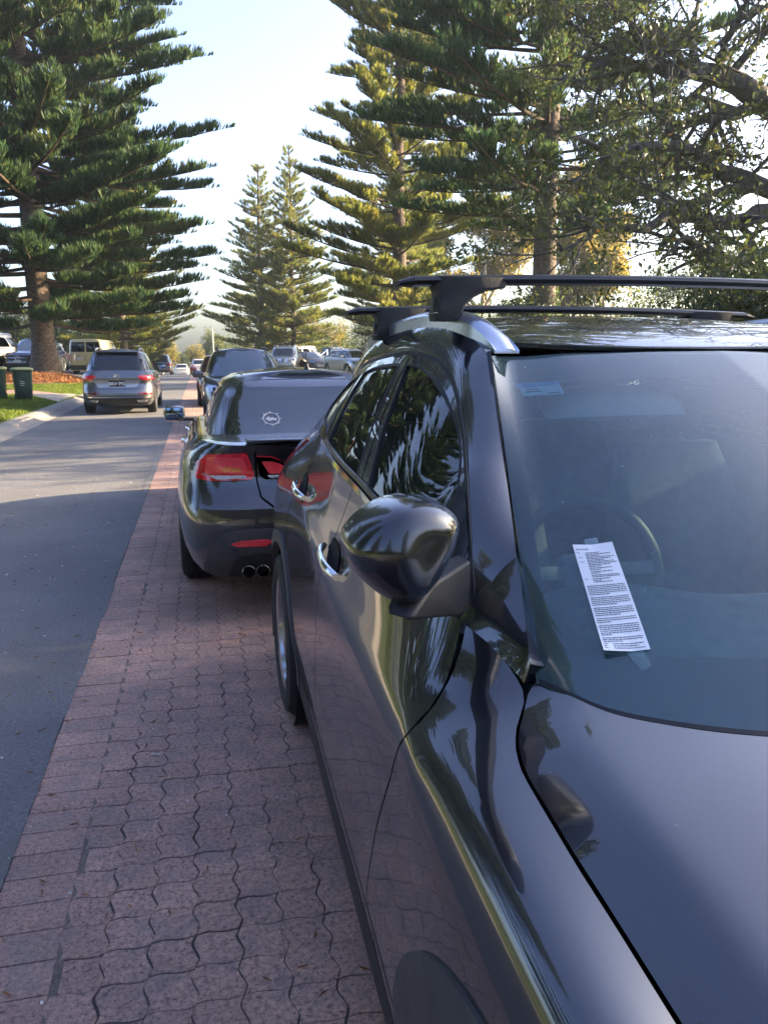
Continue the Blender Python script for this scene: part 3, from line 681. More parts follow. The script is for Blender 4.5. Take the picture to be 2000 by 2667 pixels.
# ------------------------------------------------------------ the near black SUV, modelled panel by panel
XC = 1.19
suv = thing('parked_suv', (XC, 1.9, 0), 0, 'glossy black SUV parked nearest, with roof bars and a notice on its windscreen', 'car')
SUV_PARTS = []
def sp_(o):     # the panels are built in world space: keep them there under the empty
    o.location = (-XC, -1.9, 0); SUV_PARTS.append(o); return o
ST = [-.45, -.15, .25, .62, 1.0, 1.35, 1.75, 2.2, 2.7, 3.2, 3.6, 3.95]
KX = np.array([
 [.52, .40, .36, .35, .345, .345, .35, .35, .355, .36, .38, .50],
 [.46, .345, .308, .296, .300, .304, .310, .316, .325, .320, .335, .45],
 [.44, .33, .288, .274, .286, .297, .303, .310, .318, .304, .320, .43],
 [.43, .325, .281, .267, .272, .280, .287, .295, .303, .296, .310, .42],
 [.42, .32, .277, .266, .268, .274, .281, .289, .297, .293, .304, .41],
 [.43, .335, .295, .283, .279, .282, .288, .298, .311, .310, .323, .43],
 [.46, .37, .332, .320, .313, .312, .317, .327, .343, .348, .372, .47]])
KZ = np.array([
 [.24]*12, [.26]*2+[.235]*9+[.26],
 [.36]*12, [.47]*12,
 [.66]*12,
 [.74, .78, .81, .84, .875, .895, .91, .925, .935, .93, .92, .90],
 [.78, .85, .895, .935, .975, 1.00, 1.025, 1.05, 1.075, 1.075, 1.045, 1.00]])
belt_x = pchip([.9, 1.085, 1.10, 1.17, 1.32, 1.5, 1.74, 2.02, 2.4, 2.8, 3.2, 3.6, 3.95], [.43, .458, .452, .409, .386, .372, .361, .362, .378, .408, .45, .50, .62])
belt_z = pchip([.9, 1.085, 1.10, 1.17, 1.32, 1.5, 1.74, 2.02, 2.4, 2.7, 3.0, 3.6, 3.95], [1.0, 1.071, 1.080, 1.113, 1.165, 1.20, 1.233, 1.245, 1.262, 1.283, 1.272, 1.19, 1.12])
cut_y = [-.45, -.2, 0, .3, .548, .65, .748, .883, .937, .977, 1.04, 1.10, 1.18]
cut_x = pchip(cut_y, [.58, .50, .455, .432, .418, .413, .408, .407, .416, .433, .470, .452, .404])
cut_z = pchip(cut_y, [.70, .77, .815, .875, .926, .947, .966, .990, 1.001, 1.012, 1.042, 1.080, 1.118])
SV = np.arange(8, dtype=float)
pb_x = pchip([1.03, 1.04, 1.10, 1.18, 1.2], [.476, .474, .450, .402, .395]); pb_z = pchip([1.03, 1.04, 1.10, 1.18, 1.2], [1.044, 1.048, 1.078, 1.100, 1.105])
def low_surf(topx, topz):
    Kx = KX; Kz = KZ
    def f(y, s):
        y = np.asarray(y, float).ravel(); s = np.asarray(s, float).ravel()
        Wy = ncs_w(ST, y); Ws = ncs_w(SV, s)
        kx = np.concatenate([Wy@Kx.T, topx(y)[:, None]], 1); kz = np.concatenate([Wy@Kz.T, topz(y)[:, None]], 1)
        return np.stack([(kx*Ws).sum(1), y, (kz*Ws).sum(1)], 1)
    return f
door_s = low_surf(belt_x, belt_z); fend_s = low_surf(cut_x, cut_z)
def s_at(surf, y, z):
    ss = np.linspace(0.6, 7, 260); P = surf(np.full(260, y), ss); return float(np.interp(z, P[:, 2], ss))
cut_door = pchip([0, 1, 2, 3, 4, 5, 6, 7], [1.36, 1.36, 1.355, 1.335, 1.245, 1.125, 1.087, 1.165])   # fender / front door
cut_mid = pchip([0, 2, 4, 5, 6, 7], [2.13, 2.13, 2.10, 2.05, 2.00, 1.86])                              # front / rear door
AXF, AXR, WR = 0.62, 3.22, 0.352
def arch(surf, yc, r, a0, a1, n=22, zc=WR):
    out = []
    for k in range(n+1):
        a = a0+(a1-a0)*k/n; y = yc+r*math.cos(a); z = zc+r*math.sin(a); out.append((y, s_at(surf, y, z)))
    return out
SCL = (1.0, 0.13)
G = 0.0028
# front fender
sB = 1.25
fpoly = [(float(cut_door(s))-G, s) for s in np.linspace(2.0, 7, 22)]
fpoly += [(y, 6.99) for y in (1.02, .9, .75, .6, .45, .3, .1, -.1, -.3)]
fpoly += [(-.36, s) for s in (6.5, 5, 4, 3, 2.2)]
fpoly += [(AXF-.47, 2.0)]
fpoly += arch(fend_s, AXF, 0.405, R_(196), R_(-12))
for mir in (None, XC):
    sp_(surf_panel('front_fender', fpoly, fend_s, 0.022, M['black_paint'], suv, flip=True, mirror=mir, scale=SCL))
# doors (lower skins)
fd = [(float(cut_door(s))+G, s) for s in np.linspace(1.9, 7, 20)]+[(y, 7.0) for y in np.linspace(1.22, 1.84, 8)]+[(float(cut_mid(s))-G, s) for s in np.linspace(7, 1.9, 20)]
yr = lambda s: AXR-0.43
rd_arch = [p for p in arch(door_s, AXR, 0.405, R_(180), R_(96), 14)]
rd = [(float(cut_mid(s))+G, s) for s in np.linspace(1.9, 7, 20)]+[(y, 7.0) for y in np.linspace(1.95, 2.62, 8)]+[(2.72, 6.4), (2.84, 5.9), (2.96, 5.2), (3.02, 4.6)]+[(a, b) for a, b in arch(door_s, AXR, 0.405, R_(118), R_(176), 10)]+[(AXR-.405, 1.9)]
qp = [(2.625, 7.0), (2.73, 6.38), (2.85, 5.88), (2.97, 5.18), (3.03, 4.64)]
qp = [(y+G*2, s) for y, s in qp]+arch(door_s, AXR, 0.405, R_(115), R_(-10), 20)+[(3.80, 2.4), (3.90, 3.2), (3.94, 4.5), (3.94, 5.6), (3.93, 6.5), (3.92, 7.0)]
for mir in (None, XC):
    sp_(surf_panel('front_door', fd, door_s, 0.022, M['black_paint'], suv, flip=True, mirror=mir, scale=SCL))
    sp_(surf_panel('rear_door', rd, door_s, 0.022, M['black_paint'], suv, flip=True, mirror=mir, scale=SCL))
    sp_(surf_panel('rear_quarter', qp, door_s, 0.022, M['black_paint'], suv, flip=True, mirror=mir, scale=SCL))
    # sill trim
    sl = [(AXF+.40, 0.3), (AXF+.405, 1.86), (AXR-.405, 1.86), (AXR-.40, 0.3)]
    sp_(surf_panel('sill_trim', densify(sl, .2), door_s, 0.03, M['black_plastic'], suv, flip=True, mirror=mir, scale=SCL, off=0.001))
    # wheel-arch mouldings
    for (sf, yc) in ((fend_s, AXF), (door_s, AXR)):
        a0, a1 = R_(190), R_(-10)
        ring = arch(sf, yc, 0.376 if yc < 1 else 0.404, a0, a1, 26)+arch(sf, yc, 0.470 if yc < 1 else 0.458, a1, a0, 26)
        sp_(surf_panel('arch_moulding', ring, sf, 0.02, M['grey_plastic'], suv, flip=True, mirror=mir, scale=SCL, off=0.006, flange=0.03))
# backing so that no light passes the gaps
for mir in (None, XC):
    bk = [(1.38, 2.0), (1.30, 4.2), (1.16, 5.2), (1.13, 6.0), (1.22, 6.9), (1.9, 6.9), (3.88, 6.9), (3.88, 2.2), (AXR+.405, 1.9)]+arch(door_s, AXR, 0.405, 0, PI, 16)+[(AXR-.41, .5), (1.38, .5)]
    sp_(surf_panel('inner_frame', bk, door_s, 0.05, M['inner_dark'], suv, flip=True, mirror=mir, scale=SCL, off=-0.012, flange=0))
    bk = [(-.30, 2.2), (-.3, 6.95), (1.0, 6.95), (1.15, 6.9), (1.09, 6.0), (1.2, 4.4)]+arch(fend_s, AXF, 0.43, R_(28), R_(172), 16)
    sp_(surf_panel('inner_frame', bk, fend_s, 0.05, M['inner_dark'], suv, flip=True, mirror=mir, scale=SCL, off=-0.012, flange=0))
# upper side: gutter and roof edge curves
gut = pchip([1.164, 1.227, 1.345, 1.393, 1.478, 1.565, 1.677, 1.818, 2.08, 2.4, 2.74, 3.07, 3.4, 3.7],
            [(.435, 1.089), (.445, 1.221), (.475, 1.334), (.490, 1.358), (.512, 1.407), (.530, 1.464), (.546, 1.512), (.557, 1.543), (.560, 1.559), (.562, 1.545), (.570, 1.510), (.585, 1.415), (.60, 1.36), (.64, 1.35)])
edg = pchip([1.037, 1.142, 1.296, 1.373, 1.47, 1.56, 1.61, 1.66, 1.766, 1.934, 2.06, 2.29, 2.58, 2.98, 3.28, 3.55, 3.8],
            [(.480, 1.074), (.505, 1.180), (.540, 1.312), (.557, 1.372), (.581, 1.446), (.603, 1.515), (.612, 1.553), (.610, 1.577), (.602, 1.606), (.596, 1.627), (.592, 1.630), (.588, 1.621), (.592, 1.603), (.612, 1.545), (.66, 1.46), (.72, 1.39), (.80, 1.35)])
def cab_s(y, t):        # glass / door-frame zone: belt (t=0) to gutter (t=1)
    y = np.asarray(y, float); t = np.asarray(t, float); g = gut(y); bx = belt_x(y); bz = belt_z(y)
    z = bz+(g[..., 1]-bz)*t; x = bx+(g[..., 0]-bx)*t-0.012*4*t*(1-t)
    return np.stack([x, y, z], -1)
def pil_s(y, t):        # pillar / cant-rail zone: gutter (t=0) to roof edge (t=1); bulges outwards
    y = np.asarray(y, float); t = np.asarray(t, float); g = gut(y); e = edg(y)
    d = e-g; nrm = np.stack([-d[..., 1], d[..., 0]], -1); nrm = nrm/(np.linalg.norm(nrm, axis=-1)[..., None]+1e-9)
    L = np.linalg.norm(d, axis=-1); b = (0.26*L*t*(1-t)*1.6)[..., None]
    q = g+d*t[..., None]+nrm*b
    return np.stack([q[..., 0], y, q[..., 1]], -1)
CS = (1.0, 0.33)
def cab_t(y, z):
    g = float(gut(y)[1]); b = float(belt_z(y)); return min(0.97, max(0.0, (z-b)/max(0.02, g-b)))
fg = [(1.325, cab_t(1.325, 1.300)), (1.40, cab_t(1.40, 1.352)), (1.47, cab_t(1.47, 1.395)), (1.565, cab_t(1.565, 1.446)), (1.68, cab_t(1.68, 1.488)), (1.80, cab_t(1.80, 1.513)), (1.92, cab_t(1.92, 1.527)), (2.015, cab_t(2.015, 1.530)),
      (1.95, .72), (1.85, .38), (1.735, .035), (1.60, .035), (1.45, .035), (1.345, .10)]
rg_ = [(2.085, cab_t(2.085, 1.530)), (2.25, cab_t(2.25, 1.526)), (2.42, cab_t(2.42, 1.514)), (2.545, cab_t(2.545, 1.495)), (2.50, .60), (2.455, .25), (2.43, .035), (2.2, .035), (1.86, .035), (1.95, .38), (2.03, .72)]
qg = [(2.60, cab_t(2.60, 1.49)), (2.72, cab_t(2.72, 1.462)), (2.84, cab_t(2.84, 1.415)), (2.86, .45), (2.78, .2), (2.62, .12), (2.50, .08), (2.53, .35), (2.565, .65)]
fgr = rpoly(fg, .02, 3); rgr = rpoly(rg_, .02, 3); qgr = rpoly(qg, .03, 3)
for mir in (None, XC):
    # door frames with window openings (gloss black), the mirror sail, panes and rubber
    fr = [(1.20, 0.02), (1.225, .93)]+[(y, .995) for y in np.linspace(1.26, 2.04, 24)]+[(1.985, .75), (1.885, .38), (1.79, 0.0)]+[(y, 0.0) for y in np.linspace(1.7, 1.25, 8)]
    sp_(surf_panel('door_frame', fr, cab_s, 0.02, M['black_paint'], suv, holes=[fgr], flip=True, mirror=mir, scale=CS, flange=0.008))
    rr_ = [(1.80, 0.0), (1.895, .38), (1.995, .75), (2.05, .995)]+[(y, .995) for y in np.linspace(2.1, 2.95, 24)]+[(2.95, .5), (2.9, .0)]+[(y, 0.0) for y in np.linspace(2.8, 1.9, 12)]
    sp_(surf_panel('door_frame', rr_, cab_s, 0.02, M['black_paint'], suv, holes=[rgr, qgr], flip=True, mirror=mir, scale=CS, flange=0.008))
    for nm, pg in (('side_window', fgr), ('side_window', rgr), ('quarter_window', qgr)):
        w_ = sp_(surf_panel(nm, pg, cab_s, 0.03, M['side_glass'], suv, flip=True, mirror=mir, scale=CS, off=-0.004, flange=0))
        # rubber channel round the pane
        c = np.mean(np.array(pg), 0); A = np.array(pg); inn = [tuple(p+(c-p)/np.linalg.norm((c-p)*np.array((1, .33)))*0.010) for p in A]
        ring_o = surf_panel('window_seal', [tuple(p) for p in A], cab_s, 0.02, M['seal'], w_, holes=[inn], flip=True, mirror=mir, scale=CS, off=0.0015, flange=0.006)
    # pillar and cant rail
    pr = [(1.175, .04)]+[(y, .03) for y in np.linspace(1.25, 3.45, 56)]+[(3.45, .98)]+[(y, .985) for y in np.linspace(3.3, 1.30, 56)]+[(1.185, .97)]
    sp_(surf_panel('pillar_rail', pr, pil_s, 0.018, M['black_paint'], suv, flip=True, mirror=mir, scale=(1.0, 0.09), flange=0.008))
    def base_s(y, t):
        y = np.asarray(y, float); t = np.asarray(t, float); e = edg(y); cxz = np.stack([pb_x(y), pb_z(y)], -1); q = cxz+(e-cxz)*t[..., None]
        return np.stack([q[..., 0], y, q[..., 1]+.012*np.sin(PI*t)*np.clip((y-1.04)/.1, 0, 1)], -1)
    bs = [(y, 0.0) for y in np.linspace(1.046, 1.182, 12)]+[(1.186, .5)]+[(y, .97) for y in np.linspace(1.188, 1.046, 12)]
    sp_(surf_panel('pillar_base', bs, base_s, 0.012, M['black_paint'], suv, flip=True, mirror=mir, scale=(1.0, 0.08), flange=0.045))
    rq = [(2.96, 0.0), (2.985, .995)]+[(y, .995) for y in np.linspace(3.05, 3.6, 10)]+[(3.85, .6), (3.9, 0.0)]+[(y, 0.0) for y in np.linspace(3.8, 3.0, 10)]
    sp_(surf_panel('rear_pillar', rq, cab_s, 0.03, M['black_paint'], suv, flip=True, mirror=mir, scale=CS, flange=0.008))
    # chrome waist strip, window gutter seal
    def waist(u):
        p = np.array((float(belt_x(u)), u, float(belt_z(u)))); n = np.array((-0.95, 0, 0.3)); return p, np.array((0.30, 0, 0.95)), n
    sp_(tape('waist_chrome', waist, np.linspace(1.30, 2.50, 40), 0.016, M['chrome'], suv, 0.003, 0.006, mir))
    def waist2(u):
        p, s_, n = waist(u); return p+s_*0.016+np.array((.003, 0, 0)), s_, n
    sp_(tape('waist_rubber', waist2, np.linspace(1.34, 2.46, 40), 0.013, M['satin_black'], suv, 0.002, 0.006, mir))
    def gutter(u):
        g = gut(u); return np.array((g[0], u, g[1])), np.array((.5, 0, .85)), np.array((-.85, 0, .5))
    sp_(tape('gutter_seal', gutter, np.linspace(1.18, 2.95, 60), 0.012, M['seal'], suv, 0.0005, 0.002, mir))
def hood(x, y):      # a steep outer flank, a soft crease, then a gently crowned middle
    x = np.asarray(x, float).ravel(); y = np.asarray(y, float).ravel(); a = XC-np.abs(x-XC)
    yy = np.clip(y, -.45, 1.04); ex = cut_x(yy); ez = cut_z(yy); k = np.clip((1.02-y)/.40, 0, 1); k = k*k*(3-2*k)
    d = a-ex; s1 = .46+.12*k; s2 = .085; w = .080; so = .011
    z = ez+s1*d+(s2-s1)*so*(np.log1p(np.exp(np.clip((d-w)/so, -40, 40)))+np.where((d-w)/so > 40, (d-w)/so-40, 0)-np.log1p(np.exp(-w/so)))
    m = np.clip(d-w, 0, None); z = z-s2*.5*m*m/(XC-ex-w)
    return np.stack([x, y, z], 1)
# windscreen
_wb = [(.486, 1.046), (.522, .985), (.556, .938), (.618, .890), (.76, .820), (.96, .770), (1.19, .750)]
_wz = [float(hood([x], [y])[0, 2])-.003 for x, y in _wb]; _wz[0] = 1.053
WB = pchip([-1, -.93, -.85, -.74, -.55, -.3, 0], [(x, y, z) for (x, y), z in zip(_wb, _wz)])
WT = pchip([-1, -.88, -.65, -.3, 0], [(.618, 1.612, 1.556), (.690, 1.668, 1.5535), (.822, 1.645, 1.560), (1.03, 1.625, 1.564), (1.19, 1.618, 1.566)])
def wind(u, v):
    u = np.asarray(u, float); v = np.asarray(v, float); a = np.abs(u)
    b = WB(-a); t = WT(-a)
    # straight side edges keep to the pillar
    p = b+(t-b)*v[..., None]
    bul = 0.030*4*v*(1-v)*(1-a**4)
    p = p+np.stack([0*v, -bul*0.5, bul*0.86], -1)
    x = np.where(u > 0, 2*XC-p[..., 0], p[..., 0])
    return np.stack([x, p[..., 1], p[..., 2]], -1)
def strip(u0, u1, v0, v1, n=24):
    return [(u, v0) for u in np.linspace(u0, u1, n)]+[(u1, v) for v in np.linspace(v0, v1, n)][1:]+[(u, v1) for u in np.linspace(u1, u0, n)][1:]+[(u0, v) for v in np.linspace(v1, v0, n)][1:-1]
WS = (0.68, 0.85)
_l = [(-.895, .114), (-.838, .115), (-.722, .124), (-.62, .130), (-.518, .132), (-.3, .135)]
_s = [(-.925, .122), (-.943, .150), (-.949, .20), (-.946, .32), (-.941, .43), (-.938, .59), (-.921, .845), (-.905, .866), (-.88, .872), (-.73, .877), (-.4, .877), (-.1, .877)]
inner_g = _l+[(0, .136)]+[(-u, v) for u, v in _l[::-1]]+[(-u, v) for u, v in _s]+_s[::-1]
scr = sp_(surf_panel('windscreen', strip(-.992, .992, 0.0, .995), wind, 0.025, M['windscreen_glass'], suv, scale=WS, flange=0))
surf_panel('black_border', strip(-.99, .99, 0.0, .993), wind, 0.02, M['frit'], scr, holes=[inner_g], scale=WS, off=-0.0035, flange=0)
def wtrim(u):
    p = wind(np.array(-1.0), np.array(u)); return np.array(p)+np.array((-.004, 0, .004)), np.array((.75, -.35, .3)), np.array((-.3, -.55, .75))
for mir in (None, XC): sp_(tape('windscreen_trim', wtrim, np.linspace(.06, 1, 40), 0.011, M['satin_black'], suv, -0.002, 0.006, mir))
# bonnet
hb = []
for u in np.linspace(-.993, .993, 70):
    p = wind(np.array(u), np.array(0.0)); hb.append((float(p[0]), float(p[1])+0.004))
side = [(float(cut_x(y))+0.004, y) for y in (1.03, 1.0, .975, .955, .937, .91, .883, .82, .748, .65, .548, .4, .2, 0, -.2, -.4)]
hp = side[::-1]+hb+[(2*XC-x, y) for x, y in side]
sp_(surf_panel('bonnet', hp, hood, 0.022, M['black_paint'], suv, flange=0.014))
def wseal(u):
    p = wind(np.array(u), np.array(.004)); return np.array(p)+np.array((0, .004, .001)), np.array((0, .8, .5)), np.array((0, -.5, .85))
sp_(tape('screen_seal', wseal, np.linspace(-.985, .985, 60), 0.010, M['seal'], suv, 0.0, 0.003))
# scuttle under the bonnet gap
cw = [(u, -.02) for u in np.linspace(-.99, .99, 30)]+[(u, .05) for u in np.linspace(.99, -.99, 30)]
sp_(surf_panel('scuttle', cw, lambda u, v: wind(u, v)+np.array((0, 0, -.02)), 0.04, M['seal'], suv, scale=WS, flange=0))
# roof
roof_c = pchip([1.60, 1.63, 1.75, 1.9, 2.2, 2.6, 3.0, 3.4], [1.560, 1.571, 1.607, 1.637, 1.668, 1.675, 1.655, 1.60])
def roof(u, y):
    u = np.asarray(u, float).ravel(); y = np.asarray(y, float).ravel(); e = edg(y); a = np.abs(u)
    f0 = WT(-a)[:, 1]                                  # front edge of the roof follows the glass
    yy = f0+0.004+(y-1.61)/(3.3-1.61)*(3.3-f0-0.004)
    e = edg(yy); x = np.where(u < 0, e[:, 0]+(XC-e[:, 0])*(1+u), 2*XC-(e[:, 0]+(XC-e[:, 0])*(1-u)))
    zc = roof_c(yy); w = a**3.2; zz = zc*(1-w)+e[:, 1]*w
    return np.stack([x, yy, zz], 1)
sp_(surf_panel('roof', strip(-1, 1, 1.61, 3.3, 30), roof, 0.025, M['black_paint'], suv, scale=(.6, 1), flange=0.01))
# tail: hatch, rear glass and bumper close the shell
def tail(u, v):
    u = np.asarray(u, float).ravel(); v = np.asarray(v, float).ravel()
    ys = pchip([0, .3, .55, .75, 1.0], [3.92, 3.99, 3.93, 3.72, 3.30])(v); zs = pchip([0, .3, .55, .75, 1.0], [.28, .62, 1.02, 1.32, 1.61])(v)
    wd = pchip([0, .3, .55, .75, 1.0], [.70, .76, .68, .50, .44])(v); return np.stack([XC+u*wd, ys-0.10*np.abs(u)**3, zs], 1)
sp_(surf_panel('tailgate', strip(-1, 1, 0, 1, 16), tail, 0.06, M['black_paint'], suv, flip=True, scale=(.7, 1.6)))
def nose(u, v):
    u = np.asarray(u, float).ravel(); v = np.asarray(v, float).ravel()
    ys = pchip([0, .4, .8, 1.0], [-.42, -.55, -.52, -.40])(v); zs = pchip([0, .4, .8, 1.0], [.24, .45, .68, .76])(v); return np.stack([XC+u*.74, ys+0.16*np.abs(u)**3, zs], 1)
sp_(surf_panel('front_bumper', strip(-1, 1, 0, 1, 16), nose, 0.06, M['black_paint'], suv, scale=(.7, .8)))
MB().box((0, -.0, .30), (1.50, 4.1, .16)).build('underbody', M['inner_dark'], suv)
# taillights wrapping the rear quarter
tl = rpoly([(3.10, 6.75), (3.45, 6.4), (3.72, 5.75), (3.92, 4.75), (3.93, 5.6), (3.92, 6.6), (3.6, 6.95)], .05, 4)
for mir in (None, XC): sp_(surf_panel('taillight', tl, door_s, 0.03, M['red_lens'], suv, flip=True, mirror=mir, scale=SCL, off=0.008, flange=0.012))
# chrome door handles with a finger cup
def handle(yc, sc, ln, mir):
    P = door_s(np.array([yc]), np.array([sc]))[0]; ys = np.linspace(-ln/2, ln/2, 15); v = []; f = []
    for i, d in enumerate(ys):
        t = d/(ln/2); st = 0.020+0.012*(1-t*t); q = door_s(np.array([yc+d]), np.array([sc]))[0]; out = 0.010+0.022*(1-abs(t)**2.6); hh = 0.019*(1-0.5*abs(t)**3)
        for k in range(10):
            a = 2*PI*k/10; v.append((q[0]-out-0.010*math.cos(a), q[1], q[2]+0.02*0+hh*math.sin(a)+0.012*(d/ln)))
    for i in range(14): f += [(i*10+k, i*10+(k+1) % 10, (i+1)*10+(k+1) % 10, (i+1)*10+k) for k in range(10)]
    f += [tuple(range(10)), tuple(14*10+k for k in range(9, -1, -1))]
    if mir: v = [(2*XC-a, b, c) for a, b, c in v]
    h = sp_(MB().add(v, f).build('door_handle', M['chrome'], suv))
    cup = rpoly([(yc-.062, sc-.30), (yc-.085, sc), (yc-.06, sc+.30), (yc+.06, sc+.32), (yc+.085, sc+.02), (yc+.06, sc-.28)], .05, 4)
    surf_panel('handle_cup', cup, door_s, 0.012, M['inner_dark'], h, flip=True, mirror=mir, scale=SCL, off=0.0025, flange=0)
for mir in (None, XC):
    handle(1.93, 5.92, .23, mir); handle(2.74, 5.98, .23, mir)
# exterior mirror
mirror_root = bpy.data.objects.new('wing_mirror', None); COL.objects.link(mirror_root); sp_(mirror_root); mirror_root.parent = suv
def mirror_shell():
    # rings from the rounded front nose to the flat glass rim; y runs forward to back
    c = np.array((0.262, 1.02, 1.285)); rings = [(-.070, .15, .15), (-.068, .45, .46), (-.060, .72, .74), (-.042, .90, .92), (-.014, .985, .99), (.020, 1.0, 1.0), (.046, .985, .98)]
    n = 40; v = []; f = []
    out = rpoly([(-.086, .020), (-.052, .058), (-.004, .078), (.050, .072), (.090, .050), (.080, .002), (.046, -.054), (.008, -.080), (-.034, -.060), (-.072, -.020)], .024, 4)
    O = np.array(densify(out, .004)); idx = np.linspace(0, len(O)-1, n).astype(int); O = O[idx]
    for (dy, kx, kz) in rings:
        for p in O: v.append((c[0]+p[0]*kx+0.010*(1-kx), c[1]+dy+0.25*p[0]*0+0.10*(p[0]), c[2]+p[1]*kz+0.012*(1-kz)))
    m = len(rings)
    for i in range(m-1): f += [(i*n+k, i*n+(k+1) % n, (i+1)*n+(k+1) % n, (i+1)*n+k) for k in range(n)]
    f.append(tuple(range(n)))
    return v, f, O, c
v, f, O, c_m = mirror_shell()
o = MB().add(v, f).build('mirror_cap', M['mirror_black'], mirror_root)
md = o.modifiers.new('s', 'SUBSURF'); md.levels = 2; md.render_levels = 2
gv = [(c_m[0]+p[0]*.94, c_m[1]+.044+.10*p[0], c_m[2]+p[1]*.94) for p in O]; MB().add(gv, [tuple(range(len(gv)))]).build('mirror_glass', M['mirror_glass'], mirror_root)
# matt lower shroud and the wedge-shaped foot reaching to the sail
bm = bmesh.new()
for p in ((.232, .985, 1.207), (.262, .955, 1.203), (.36, 1.05, 1.168), (.402, 1.11, 1.152), (.408, 1.20, 1.158), (.30, 1.08, 1.190), (.25, 1.0, 1.232), (.31, 1.0, 1.240), (.37, 1.08, 1.236), (.410, 1.13, 1.232), (.412, 1.20, 1.226), (.30, 1.08, 1.222)): bm.verts.new(p)
bmesh.ops.convex_hull(bm, input=bm.verts); bmesh.ops.dissolve_limit(bm, angle_limit=R_(12), verts=bm.verts, edges=bm.edges); bmesh.ops.bevel(bm, geom=list(bm.edges), offset=.006, segments=3, profile=.5, affect='EDGES')
bmesh.ops.recalc_face_normals(bm, faces=bm.faces); me = bpy.data.meshes.new('mirror_foot'); bm.to_mesh(me); bm.free(); me.polygons.foreach_set('use_smooth', [True]*len(me.polygons)); me.set_sharp_from_angle(angle=R_(40)); link('mirror_foot', me, M['seal'], mirror_root)
m2 = copy_tree(mirror_root); m2.parent = suv; m2.scale = (-1, 1, 1); m2.location = (XC, -1.9, 0)
sail = [(1.19, 0.0), (1.195, .5), (1.235, .97), (1.30, .985), (1.335, .93), (1.325, .55), (1.345, .12), (1.33, .0)]
for mir in (None, XC): sp_(surf_panel('mirror_sail', sail, cab_s, 0.015, M['satin_black'], suv, flip=True, mirror=mir, scale=CS, off=0.004, flange=0.01))
# silver roof rails and cross bars
ra = pchip([0, .06, .14, .24, .40, .55, .75, .92, 1.0], [(.664, 1.632, 1.570), (.656, 1.648, 1.590), (.645, 1.680, 1.616), (.632, 1.730, 1.640), (.624, 1.87, 1.662), (.618, 2.08, 1.668), (.616, 2.42, 1.655), (.622, 2.72, 1.628), (.632, 2.86, 1.596)])
for mir in (None, XC):
    v = []; f = []; us = np.linspace(0, 1, 60); n = 8
    for u in us:
        p = ra(u); b = np.array((p[0], p[1], float(edg(p[1])[1])-.004)); h = max(.012, p[2]-b[2]); w = .030
        for (dx, dz) in ((-w, -h), (-w*.96, -h*.3), (-w*.7, -.006), (-w*.25, 0), (w*.45, -.002), (w*.9, -.012), (w*1.0, -h*.4), (w*1.0, -h)):
            q = (p[0]+dx, p[1], p[2]+dz); v.append((2*XC-q[0], q[1], q[2]) if mir else q)
    for i in range(len(us)-1): f += [(i*n+k, i*n+(k+1) % n, (i+1)*n+(k+1) % n, (i+1)*n+k) for k in range(n)]
    f += [tuple(range(n)), tuple((len(us)-1)*n+k for k in range(n))]
    sp_(MB().add(v, f).build('roof_rail', M['satin_silver'], suv))
def crossbar(y, z, x0):
    root = bpy.data.objects.new('roof_bar', None); COL.objects.link(root); sp_(root); root.parent = suv
    # aero section, slightly bowed
    sec = [(-.038, 0), (-.034, .008), (-.015, .013), (.010, .012), (.036, .002), (.034, -.006), (.0, -.012), (-.030, -.009)]
    xs = np.linspace(x0+.03, 2*XC-x0-.03, 30); v = []; f = []; n = len(sec)
    for x in xs:
        zz = z+.014*(1-((x-XC)/(XC-x0))**2)
        for (a, b) in sec: v.append((x, y+a, zz+b))
    for i in range(len(xs)-1): f += [(i*n+k, i*n+(k+1) % n, (i+1)*n+(k+1) % n, (i+1)*n+k) for k in range(n)]
    MB().add(v, f).build('bar', M['satin_black'], root)
    for sgn in (1, -1):
        X = lambda q: q if sgn > 0 else 2*XC-q
        # slanted end cap
        v = [(X(x0+.032), y+a, z+.001+b*1.04) for a, b in sec]+[(X(x0-.004), y+a*.8, z-.004+b*.5) for a, b in sec]
        MB().add(v, [(k, (k+1) % n, n+(k+1) % n, n+k) for k in range(n)]+[tuple(range(n)), tuple(n+k for k in range(n))]).build('bar_end_cap', M['black_plastic'], root)
        # foot: wide sleeve under the bar tapering down to the rail clamp
        prof = [(z+.012, x0+.075, x0+.265, .044), (z-.010, x0+.078, x0+.262, .044), (z-.018, x0+.085, x0+.215, .043), (z-.034, x0+.088, x0+.180, .042), (z-.052, x0+.085, x0+.160, .041), (z-.072, x0+.080, x0+.152, .040), (z-.088, x0+.082, x0+.148, .036)]
        v = []; f = []; sec2 = 12
        for (zz, xa, xb, hw) in prof:
            xm, hx = (xa+xb)/2, (xb-xa)/2
            for k in range(sec2):
                a = 2*PI*k/sec2; ca, sa = math.cos(a), math.sin(a)
                v.append((X(xm+hx*np.sign(ca)*abs(ca)**.5), y+hw*np.sign(sa)*abs(sa)**.5, zz))
        for i in range(len(prof)-1): f += [(i*sec2+k, i*sec2+(k+1) % sec2, (i+1)*sec2+(k+1) % sec2, (i+1)*sec2+k) for k in range(sec2)]
        f += [tuple(range(sec2)), tuple((len(prof)-1)*sec2+k for k in range(sec2))]
        o = MB().add(v, f).build('bar_foot', M['black_plastic'], root)
        MB().box((X(x0+.0855), y-.004, z-.050), (.008, .026, .028), bev=.002).build('foot_badge', M['satin_black'], o)
        MB().box((X(x0+.0825), y, z-.0705), (.008, .074, .0015)).build('foot_seam', M['galv'], o)
crossbar(1.815, 1.722, .462); crossbar(2.46, 1.686, .462)
